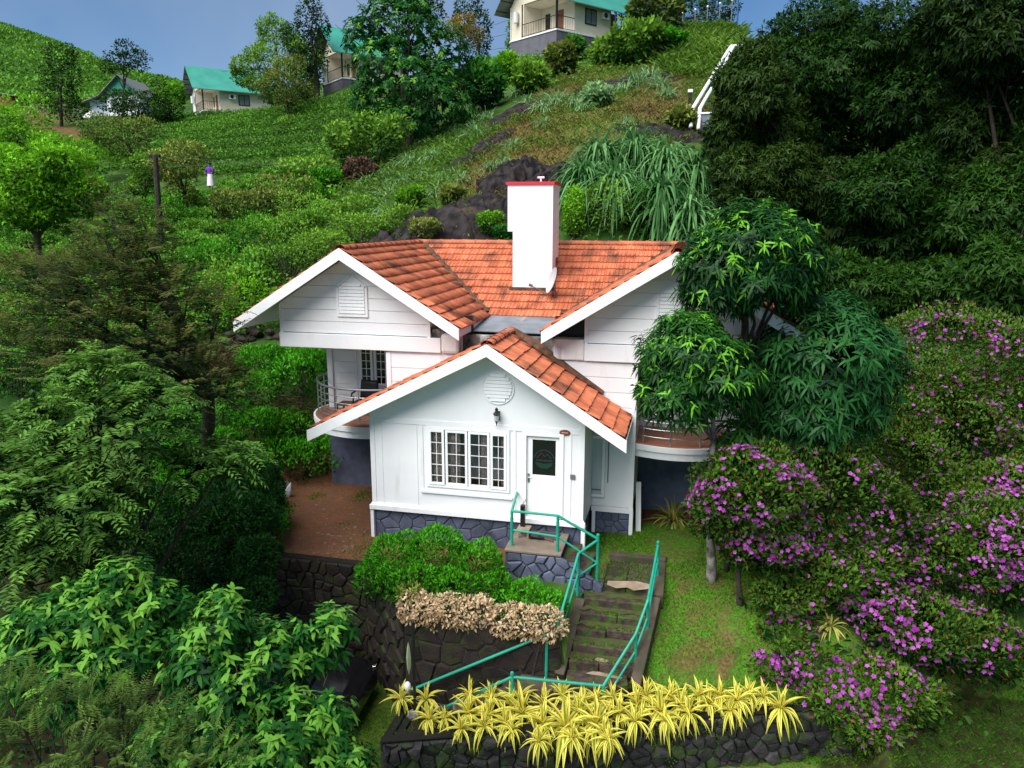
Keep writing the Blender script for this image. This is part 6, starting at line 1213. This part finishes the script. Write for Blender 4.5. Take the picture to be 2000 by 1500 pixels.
# low dry stone bank
a_, b_ = on(455,672), on(575,668)
sb = thing('stone_bank', 'low bank of rough dark stones behind the left tea bushes', 'wall', (a_+b_)/2)
for k in range(26):
    t = rng.uniform(); c = a_+(b_-a_)*t+np.array((rng.normal(0,.12),rng.normal(0,.1),rng.uniform(-.1,.4))); s_ = rng.uniform(.14,.26)
    rows = [[c+np.array((s_*1.3*math.cos(ph)*math.cos(a)*rng.uniform(.8,1.1),s_*math.cos(ph)*math.sin(a)*rng.uniform(.8,1.1),s_*.75*math.sin(ph))) for a in np.linspace(0,2*math.pi,8)[:-1]] for ph in (-1.4,-.6,.2,.9,1.45)]; obj('stone', MB().ring(rows), M['dstone2'], sb)
# tea fields in rows (read as one mass)
def tea_rows(name, label, poly, sp, k, rad, L, W, seed, box, rowh=.55, lm=None, tb=.5, row=1.0):
    r = R_(seed); P = scatter(poly, sp, .16, box); n = len(P); q_ = P[:,2]/(row); rown = np.round(q_); keep = np.abs(q_-rown) < .31; P = P[keep]; n = len(P)
    u = unit(r.normal(size=(n,k,3))); u[...,2] = np.abs(u[...,2]); Q = P[:,None]+u*np.array((rad*1.35,rad,rowh)); D = unit(u*.6+r.normal(size=u.shape)*.5+np.array((0,0,.6)))
    t = tb+.28*(u[...,2]-.5)+.16*nz(P[:,0],P[:,1],.2,seed)[:,None]+r.normal(0,.12,(n,k)); f = lambda a: a.reshape(-1,3)
    o = leafobj(name, [kites(f(Q), f(D), f(unit(u+np.array((0,0,.5)))), L*r.uniform(.6,1.2,n*k), W, .15, .2)+(t.ravel(),)], lm or LM['teafar']); tag(o, label, None, kind='stuff')
tea_rows('tea_field', 'terraced rows of tea on the slope below the left cottages', [(330,345),(560,355),(700,345),(715,250),(700,180),(640,200),(500,222),(330,232)], .8, 60, .62, .26, .13, 230, (-75,5,30,105), .6, row=1.25)
tea_rows('tea_field', 'small patch of tea rows under the top cottage', [(930,170),(945,128),(1000,120),(1070,120),(1060,165),(1000,175)], .8, 60, .62, .26, .13, 231, (-30,20,40,80), .6, row=1.2)
tea_rows('tea_field', 'tea rows around the left cottage terrace', [(160,250),(330,232),(330,345),(200,330)], 1.0, 50, .7, .32, .16, 232, (-90,-10,40,110), .6, row=1.3)
tea_rows('tea_hillside', 'distant tea covered hill at the upper left', [(-60,20),(0,50),(60,70),(160,108),(240,140),(330,160),(440,195),(420,215),(330,225),(150,220),(-60,200)], 2.0, 22, 1.5, .9, .5, 233, (-330,60,95,420), 1.0, tb=.62, row=2.6)
# shrubs of the left and middle slope
def shrub(name, label, px_, py_, w, h, lm, seed, L=.16, W=.08, n=1800, group=None, dD=0., cat='shrub', up=.5, tb=.45):
    c = on(px_, py_+h*.9); D_ = (c-CAM) @ HF; s = D_/FPX; r = R_(seed); rw, rh = w*s*1.12, h*s*1.12
    lob = [(c+np.array((0,0,rh)), np.array((rw*.8,rw*.7,rh*.9)))]+[(c+np.array((r.uniform(-.7,.7)*rw,r.uniform(-.5,.5)*rw,rh*r.uniform(.7,1.6))), np.array((rw,rw,rh*1.1))*r.uniform(.3,.5)) for _ in range(6)]
    return bush(name, label, cat, lob, [crown_kite(lob,n,L,W,r,up=up,inner=.6,tb=tb)], lm, group)
shr = [(480,610,50,55,'bright','bright leafy shrub left of the lower left gable end'),(440,570,40,50,'wild','bushy shrub behind the bright leafy shrub'),(600,350,55,28,'wild','rounded dark shrub at the lower edge of the tea field'),(740,290,55,45,'wild','dense green shrub at the foot of the big leafy tree'),(690,300,40,40,'wild','shrub left of the big leafy tree foot'),
 (600,430,60,40,'wild','mixed shrub in the middle of the left slope'),(560,400,50,40,'olive','brownish shrub on the left slope above the roof'),(640,500,60,40,'wild','green shrub just above the left roof ridge'),(700,460,50,30,'wild','low shrub beside the rock left of the roof'),(560,500,70,55,'wild','large mixed shrub above the left gable'),(500,470,60,45,'tea','broad bright tea mound left of the gable top'),(430,520,60,35,'tea','dark sided tea mound below the pole'),(600,385,45,24,'tea','bright tea mound above the mixed shrubs'),(402,394,26,13,'tea','bright tea mound in front of the person in purple'),(640,360,30,20,'tea','small bright tea mound near the purple clad person'),
 (770,440,34,26,'wild','green shrub at the left foot of the rock face'),(825,455,30,18,'olive','low olive shrub under the rock face behind the roof'),(800,395,26,18,'bright','yellow green shrub on top of the rock edge'),(880,385,22,14,'olive','small olive shrub above the rock face'),(700,420,40,28,'wild','loose green shrub left of the rock face'),
 (960,450,24,22,'bright','light green weed bush behind the roof left of the chimney'),(985,460,24,14,'fresh','broad leaved weed touching the chimney'),(1120,430,22,46,'bright','upright feathery green bush right of the chimney'),(1190,420,44,44,'wild','round green bush behind the roof right of the chimney'),(1250,420,36,40,'bright','light green bush under the tall reeds'),(1330,450,30,28,'bright','yellow green bush behind the right gable ridge'),
 (1098,128,22,22,'olive','yellow green bush below the corner of the top cottage'),(1185,110,30,18,'wild','bright green bush below the top cottage wall'),(1230,100,50,36,'wild','dark rounded bush below the brown verandah'),(1300,92,36,18,'tea','low clipped dark hedge bush near the upper fence'),(1118,103,14,16,'fresh','small dark bush against the top cottage plinth'),(1280,45,46,36,'olive','olive bush right of the brown verandah'),(1040,160,28,22,'wild','small bush at the edge of the upper tea rows'),(1160,195,22,16,'tuss','grey green bush in the dry grass'),
 (945,180,36,40,'fresh','deep green bush at the right foot of the big leafy tree'),(990,145,20,24,'bright','yellow green sapling bush beside the upper tea rows'),(335,215,30,36,'bright','bright green bush left of the left cottage'),(60,260,60,50,'bright','bright green foliage at the left edge above the tree'),(150,330,80,40,'bright','light green bush on the left slope'),(60,440,70,60,'tea','tea mound under the bright tree at the left'),(60,640,70,50,'wild','green shrub at the left edge behind the feathery tree'),(40,740,70,50,'tea','dark tea mound at the left edge'),(330,430,60,40,'tea','tea mound around the pole foot'),(1330,240,20,18,'olive','low olive bush left of the white pipes foot'),(700,340,30,20,'brown','dry purple brown bush on the slope above the roof'),(1010,20,26,30,'dark','dark shrub behind the top cottage')]
for k, (px_,py_,w,h,lm,lab) in enumerate(shr): shrub('wild_shrub' if lm != 'tea' else 'tea_bush', lab, px_, py_, w, h, LM[lm], 300+k, L=.13+.0022*max(0,430-py_)**.9, W=(.13+.0022*max(0,430-py_)**.9)*.5, n=1500, cat='bush')
# tall reeds behind the right gable
GR = 'giant drooping reed clumps behind the right gable'
for k, (px_,py_,s_,lab) in enumerate([(1170,330,1.,'reed clump at the left end of the row, above the chimney side'),(1240,310,1.1,'reed clump with tallest plumes left of centre'),(1300,330,1.15,'reed clump in the middle under the white pipes'),(1360,340,1.1,'reed clump touching the dark evergreen tree'),(1290,395,1.1,'reed clump hanging lowest over the bank behind the ridge'),(1350,410,1.05,'reed clump just above the tall mango tree'),(1200,385,.9,'reed clump behind the round green bush'),(1140,370,.85,'thin reed clump nearest the chimney')]):
    c = at(px_, py_+50, 33.5-(py_-330)*.04); c[2] = max(c[2]-.6, float(gh(c[0],c[1]))); r = R_(350+k); n = 520; az = r.uniform(0,6.28,n); el = r.uniform(.5,1.5,n); D = np.stack([np.cos(az)*np.cos(el),np.sin(az)*np.cos(el)-.15,np.sin(el)],-1)
    hb = r.uniform(.0,1.5,n)*s_; P = c+np.stack([np.cos(az)*.3*r.uniform(size=n),np.sin(az)*.3,hb],-1); root = thing('giant_reed', lab, 'reeds', (c[0],c[1],float(gh(c[0],c[1]))), GR)
    obj('stems', MB().tube([(c[0],c[1],float(gh(c[0],c[1]))-.2),(c[0],c[1],c[2]+1.4)], [.12,.05], 5), M['bark'], root)
    leafobj('leaves', [blades(P, D, np.broadcast_to(np.array([0,0,1.]),D.shape)+r.normal(size=D.shape)*.2, s_*r.uniform(1.4,2.9,n), .10, r.uniform(.6,1.5,n), 5, [.6,1.,1.,.85,.55])+(.45+r.normal(0,.2,n),)], LM['reed'], root)
# evergreen wood on the right
GD = 'dark evergreen trees on the right'
ev = [([(1470,170,60,70),(1430,260,46,60),(1500,260,70,70),(1440,340,50,50),(1520,340,70,60)],30,(1590,590),'leftmost dark evergreen tree, beside the white pipes'),
 ([(1600,60,90,50),(1560,150,80,70),(1650,150,90,70),(1600,250,90,80),(1680,270,80,70),(1560,300,60,50)],33,(1640,600),'dark evergreen tree in the middle with open sky at its left'),
 ([(1760,60,90,60),(1840,130,100,80),(1760,200,80,70),(1860,250,90,80)],31,(1740,600),'tall dark evergreen tree right of the open gap'),
 ([(1930,60,100,80),(1960,180,100,90),(1900,20,90,50),(1980,300,90,90),(1900,250,60,70),(1945,340,70,56),(1990,400,60,60)],26,(1950,640),'dark evergreen tree in the upper right corner'),
 ([(1720,380,90,66),(1800,350,80,66),(1830,450,100,70),(1750,470,80,60)],28,(1770,640),'dark evergreen tree low in the middle of the wood'),
 ([(1930,420,100,80),(1960,540,90,80),(1870,560,90,56),(1980,600,60,40)],24,(1930,700),'dark evergreen tree at the right edge above the purple shrubs'),
 ([(2130,200,110,90),(2080,330,90,80),(2180,340,90,80)],25,(2120,640),'dark evergreen tree outside the wood edge at the far right'),
 ([(2160,520,110,80),(2080,600,90,60),(2240,600,90,70)],23,(2150,720),'dark evergreen tree at the far right end above the bank'),
 ([(1580,420,56,50),(1620,370,60,50),(1650,450,56,60)],30,(1640,620),'thin dark evergreen with bare twigs above the mango trees'),
 ([(1700,560,90,46),(1620,530,56,40),(1790,590,80,40)],27,(1700,640),'low dark evergreen behind the round mango tree')]
for k, (lb, D_, bp, lab) in enumerate(ev):
    r = R_(400+k); lo = [pxl(px_,py_,D_+r.uniform(-1.2,1.2),rx,ry) for px_,py_,rx,ry in lb]; sub = list(lo)
    for cc, q_ in lo:
        for _ in range(6): u = unit(r.normal(size=3)); sub.append((cc+u*q_*.85, q_*r.uniform(.22,.38)))
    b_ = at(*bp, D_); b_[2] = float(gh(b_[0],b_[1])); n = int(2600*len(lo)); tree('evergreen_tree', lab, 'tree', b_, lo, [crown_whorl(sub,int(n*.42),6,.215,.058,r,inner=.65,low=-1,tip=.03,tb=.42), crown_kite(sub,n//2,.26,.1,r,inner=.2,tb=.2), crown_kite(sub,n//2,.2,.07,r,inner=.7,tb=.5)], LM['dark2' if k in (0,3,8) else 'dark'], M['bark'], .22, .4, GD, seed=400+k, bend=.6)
# trees on the hill
hb_ = on(800,292); lo = [pxl(760,30,54,50,34),pxl(710,70,54,40,30),pxl(800,60,53,60,44),pxl(860,110,53,60,50),pxl(760,130,52,70,50),pxl(820,170,51,80,50),pxl(740,190,52,50,46),pxl(860,200,51,66,56),pxl(780,240,51,70,36),pxl(720,250,52,36,30),pxl(800,5,54,40,30)]
tree('hill_tree', 'big leafy tree standing between the hill cottages', 'tree', hb_, lo, [crown_whorl(lo,2300,8,.32,.12,R_(500),inner=.7,tip=.10,tb=.24)], LM['fresh'], M['bark'], .3, .4, seed=500)
tr = [('silver_oak_tree','tall thin tree with feathery tiers on the skyline',[(600,40,22,34),(606,100,32,36),(585,80,30,30),(628,50,14,24),(600,160,28,30),(612,10,12,20)],82,(620,205),'dark',.3),
 ('hill_tree','broad green tree on the skyline left of the thin feathery tree',[(545,110,50,44),(520,140,50,36),(560,165,56,36),(480,130,26,16),(585,130,40,40),(540,70,30,30)],86,(545,205),'wild',.35),
 ('hill_tree','olive tree with light foliage in front of the skyline trees',[(560,140,36,26),(545,170,44,26),(585,180,30,20),(560,205,20,18)],74,(570,300),'olive',.15),
 ('hill_tree','open branched dark tree against the grey sky at the left',[(245,95,20,14),(260,115,26,14),(230,120,24,14),(270,130,14,10),(215,130,20,10)],108,(240,235),'dark',.2),
 ('silver_oak_tree','dark feathery tree in front of the far tea hill',[(115,110,26,22),(120,150,34,30),(110,190,36,26),(135,215,30,20)],100,(120,260),'dark',.25),
 ('hill_tree','thin dark tree before the white far cottage',[(225,200,34,16),(255,195,30,16),(260,215,30,14),(290,205,24,26),(310,180,14,24),(310,215,20,24)],90,(265,270),'dark',.2),
 ('hill_tree','sparse tree with brown twiggy crown below the white cottage',[(230,260,60,22),(270,250,50,18),(200,245,40,18),(250,290,40,16)],62,(270,350),'olive',.14),
 ('hill_tree','slim grey trunked tree with loose crown on the skyline by the top cottage',[(915,15,24,26),(930,50,26,26),(905,40,18,20),(945,75,14,18),(940,100,12,14)],74,(938,128),'dark',.16),
 ('orange_tree','tree with yellow orange leaves behind the big leafy tree',[(885,55,18,16),(905,50,22,18),(920,75,22,18)],66,(905,170),'orange',.14),
 ('hill_tree','far dark tree behind the crown of the big leafy tree',[(835,15,26,20),(850,30,20,16)],85,(838,130),'dark',.18),
 ('hill_tree','dark leafy tree behind the left wall of the top cottage',[(1000,60,7,26),(998,85,8,18)],73,(1001,112),'wild',.1),
 ('hill_tree','wide dark tree on the skyline right of the top cottage',[(1260,10,50,26),(1330,15,60,36),(1390,20,40,30),(1300,-20,60,30),(1350,42,60,26),(1290,48,44,26),(1400,45,30,20)],86,(1330,70),'dark',.3),
 ('bright_tree','bright yellow green tree with dark leaning trunk at the left edge',[(50,345,46,36),(125,320,48,30),(30,400,44,40),(135,385,46,34),(85,415,44,28),(15,320,36,36),(170,365,26,26),(80,380,40,26),(95,300,30,22)],34,(85,490),'bright',.2),
 ('bright_tree','bright green tree top leaning in at the left edge',[(20,240,30,26),(40,270,36,26),(10,290,30,24),(100,280,40,20)],44,(20,420),'bright',.18),
 ('hill_tree','brown leaved open tree beside the pole on the left slope',[(345,325,44,26),(365,300,40,22),(325,320,36,24),(355,378,26,18)],44,(375,455),'olive',.12),
 ('hill_tree','reddish brown small tree left of the mixed shrubs',[(480,405,56,26),(455,395,34,22),(525,395,44,24),(485,432,46,20)],40,(495,500),'olive',.12),
 ('hill_tree','thin dark stemmed tree right behind the pole',[(290,330,30,26),(275,360,24,22)],46,(296,440),'wild',.12),
 ('tea_shade_tree','small lone shade tree in the tea field',[(560,240,16,12),(570,250,14,10)],70,(572,298),'wild',.08)]
for k, (nm,lab,lb,D_,bp,lm,r0) in enumerate(tr):
    r = R_(520+k); lo = [pxl(px_,py_,D_+r.uniform(-1,1)*D_*.012,rx,ry) for px_,py_,rx,ry in lb]; b_ = at(*bp, D_); b_[2] = min(b_[2], float(gh(b_[0],b_[1]))+.3); s_ = D_/FPX; L_ = max(.13, 3.4*s_); sub = list(lo)
    for cc, q_ in lo:
        for _ in range(5): u = unit(r.normal(size=3)); sub.append((cc+u*q_*.9, q_*r.uniform(.25,.45)))
    nn = int(sum(a*b for _,_,a,b in lb)*(1.0 if lm in ('dark','olive') else 1.4))
    tree(nm, lab, 'tree', b_, lo, [crown_kite(sub,max(400,nn),L_*1.5,L_*.75,r,inner=.55,tb=.45)], LM[lm], M['bark'], r0, .5, seed=520+k)
# pole and wires
c = on(316,505); tpz = at(303,303,(c-CAM) @ HF)
pole = thing('utility_pole', 'dark leaning wooden utility pole on the left slope', 'pole', c); obj('shaft', MB().tube([c-np.array((0,0,.4)), tpz], [.16,.12], 8), M['bark'], pole); obj('cap', MB().box(tuple(tpz+np.array((-.3,-.06,-.12))), tuple(tpz+np.array((.25,.06,.02)))), M['blackm'], pole)
for k, (e, y_) in enumerate((((1060,296,60),0),((1060,262,64),1))):
    e = at(*e); a = tpz+np.array((0,0,-.05-.5*k)); tag(obj('power_line', MB().tube([a+(e-a)*t-np.array((0,0,1.6*math.sin(math.pi*t)*(.3 if k else .5))) for t in np.linspace(0,1,24)], .009, 4), M['greysteel']), ['upper thin power line running right from the leaning pole','lower thin power line running right from the leaning pole'][k], 'cable')
for k, (p0, p1) in enumerate((((925,62),(990,40)),((925,80),(992,66)),((930,100),(1000,92)))): tag(obj('overhead_wire', MB().tube([at(*p0,90), at(*p1,70)], .02, 4), M['greysteel']), ['highest thin wire in the sky left of the top cottage','middle thin wire in the sky left of the top cottage','lowest thin wire in the sky left of the top cottage'][k], 'cable')
# white pipes, pump box, upper fence
for k, ofs in enumerate((0, 1)):
    pts = [(1349+ofs*15,248+ofs*4,41),(1353+ofs*14,212,42.2),(1375+ofs*13,176,45.5),(1397+ofs*10,140,50),(1421+ofs*7,100,56),(1428+ofs*5,90,57.5),(1450,89+ofs*3,58)]
    P3 = [at(*q_) for q_ in pts]; P3 = [np.array((p_[0],p_[1],max(p_[2], float(gh(p_[0],p_[1]))+.06))) for p_ in P3]
    pp = thing('water_pipe', ['left white water pipe running down the slope','right white water pipe running down the slope beside the grey box'][k], 'pipe', P3[0], 'white water pipes on the slope'); obj('pipe', MB().tube(P3, .10, 8), M['pipe'], pp, smooth=True)
    obj('collar', MB().tube([P3[3]*.96+P3[2]*.04, P3[3]*.9+P3[2]*.1], .15, 8), M['pipe'], pp)
gb = at(1384,240,42); gb[2] = float(gh(gb[0],gb[1])); kx = thing('pump_chamber', 'grey concrete block chamber beside the foot of the white pipes', 'chamber', gb); obj('walls', MB().box(tuple(gb+np.array((-.55,-.4,-.6))), tuple(gb+np.array((.8,.7,.72)))), M['sheet'], kx, bevel=.02); obj('lid', MB().box(tuple(gb+np.array((-.6,-.45,.722))), tuple(gb+np.array((.85,.75,.82)))), M['white'], kx, bevel=.02)
pz = on(1346,225); gp = thing('marker_post', 'short dark post with a white top left of the white pipes', 'post', pz); obj('shaft', MB().box(tuple(pz+np.array((-.1,-.1,-.3))), tuple(pz+np.array((.1,.1,1.2)))), M['dstone2'], gp); obj('cap', MB().box(tuple(pz+np.array((-.13,-.13,1.2))), tuple(pz+np.array((.13,.13,1.36)))), M['white'], gp)
uf = thing('upper_fence', 'thin wire fence with white capped posts along the upper right terrace', 'fence', at(1330,52,74))
PP = [at(1285+k*24, 62-k*6, 74) for k in range(7)]
for p_ in PP: o = obj('post', MB().tube([p_-np.array((0,0,1.2)), p_+np.array((0,0,1.0))], .045, 5), M['greysteel'], uf); obj('cap', MB().lathe(tuple(p_+np.array((0,0,1.0))), [(.05,0),(.09,.06),(.08,.16),(.001,.2)], 8), M['white'], o)
for z in (.3,.75): obj('wire', MB().tube([p_+np.array((0,0,z)) for p_ in PP], .014, 4), M['greysteel'], uf)
bpz = at(1441,45,72); tag(obj('blue_pole', MB().tube([bpz-np.array((0,0,4)), at(1443,-20,72)], .09, 6), mat('blue_paint', (.03,.1,.22), .5)), 'tall blue pole against the bright sky at the right', 'pole')
# tea picker and a yellow bundle
pc = on(413,372); pc = pc+np.array((0,0,0)); per = thing('person', 'person in a purple top and white skirt standing among the tea bushes, arms lowered', 'person', pc)
z0 = .05
sk = [(0,0,.92),(0,0,1.12),(0,-.02,1.32),(0,-.02,1.44),(0,-.05,1.52),(0,-.05,1.64),(-.2,-.02,1.38),(-.27,-.1,1.12),(-.2,-.28,.98),(.2,-.02,1.38),(.27,-.1,1.12),(.2,-.28,.98),(-.1,0,.86),(-.11,-.02,.48),(-.11,0,.06),(.1,0,.86),(.11,-.02,.48),(.11,0,.06),(-.11,-.14,.03),(.11,-.14,.03)]
se = [(0,1),(1,2),(2,3),(3,4),(4,5),(2,6),(6,7),(7,8),(2,9),(9,10),(10,11),(0,12),(12,13),(13,14),(0,15),(15,16),(16,17),(14,18),(17,19)]
sr = [.15,.14,.15,.06,.075,.1,.065,.048,.035,.065,.048,.035,.095,.07,.045,.095,.07,.045,.035,.035]
me = bpy.data.meshes.new('body'); me.from_pydata([(x+pc[0],y+pc[1],z+pc[2]+z0) for x,y,z in sk], se, []); skin_m = mat('skin', (.22,.11,.065), .55); me.materials.append(skin_m)
bo = bpy.data.objects.new('body', me); link(bo, per); md = bo.modifiers.new('skin','SKIN'); lay = me.skin_vertices[0] if me.skin_vertices else None
if lay is None:
    bmx = bmesh.new(); bmx.from_mesh(me); bmx.verts.layers.skin.verify(); bmx.to_mesh(me); bmx.free(); lay = me.skin_vertices[0]
for i, v in enumerate(lay.data): v.radius = (sr[i]*.9, sr[i]*.9); v.use_root = (i == 0)
bo.modifiers.new('sub','SUBSURF').levels = 1
O3 = lambda x,y,z: (pc[0]+x, pc[1]+y, pc[2]+z+z0)
def ell(rows_): return MB().ring([[O3(cx_+rx*math.cos(a), cy_+ry*math.sin(a), z) for a in np.linspace(0,2*math.pi,15)[:-1]] for z, rx, ry, cx_, cy_ in rows_])
obj('blouse', ell([(1.0,.19,.15,0,0),(1.15,.175,.14,0,0),(1.32,.2,.14,0,-.02),(1.42,.16,.11,0,-.02),(1.47,.07,.07,0,-.03)]), mat('purple_cloth', (.12,.03,.32), .8), per, smooth=True)
for s in (-1,1): obj('sleeve', MB().tube([O3(s*.15,-.02,1.4), O3(s*.23,-.04,1.28), O3(s*.275,-.1,1.1)], [.075,.075,.06], 8), bpy.data.materials['purple_cloth'], per, smooth=True)
obj('skirt', ell([(.25,.26,.24,0,0),(.6,.23,.2,0,0),(.9,.2,.16,0,0),(1.04,.18,.145,0,0)]), mat('white_cloth', (.68,.62,.68), .85), per, smooth=True)
obj('hair', ell([(1.5,.075,.05,0,.02),(1.58,.105,.08,0,-.01),(1.68,.115,.115,0,-.03),(1.75,.085,.09,0,-.03),(1.78,.01,.01,0,-.03)]), M['black'], per, smooth=True)
yb_ = on(326,362); yb_ = yb_+np.array((0,0,.75)); tag(obj('cloth_bundle', MB().ring([[(yb_[0]+.3*k_*math.cos(a)*(1+.15*math.sin(3*a)), yb_[1]+.22*k_*math.sin(a), yb_[2]+z) for a in np.linspace(0,2*math.pi,10)[:-1]] for z,k_ in ((-.4,.5),(-.15,.9),(.1,1),(.32,.7),(.42,.1))]), mat('yellow_cloth', (.75,.38,.03), .8)), 'yellow cloth bundle among the tea bushes beside the leaning pole', 'bundle')
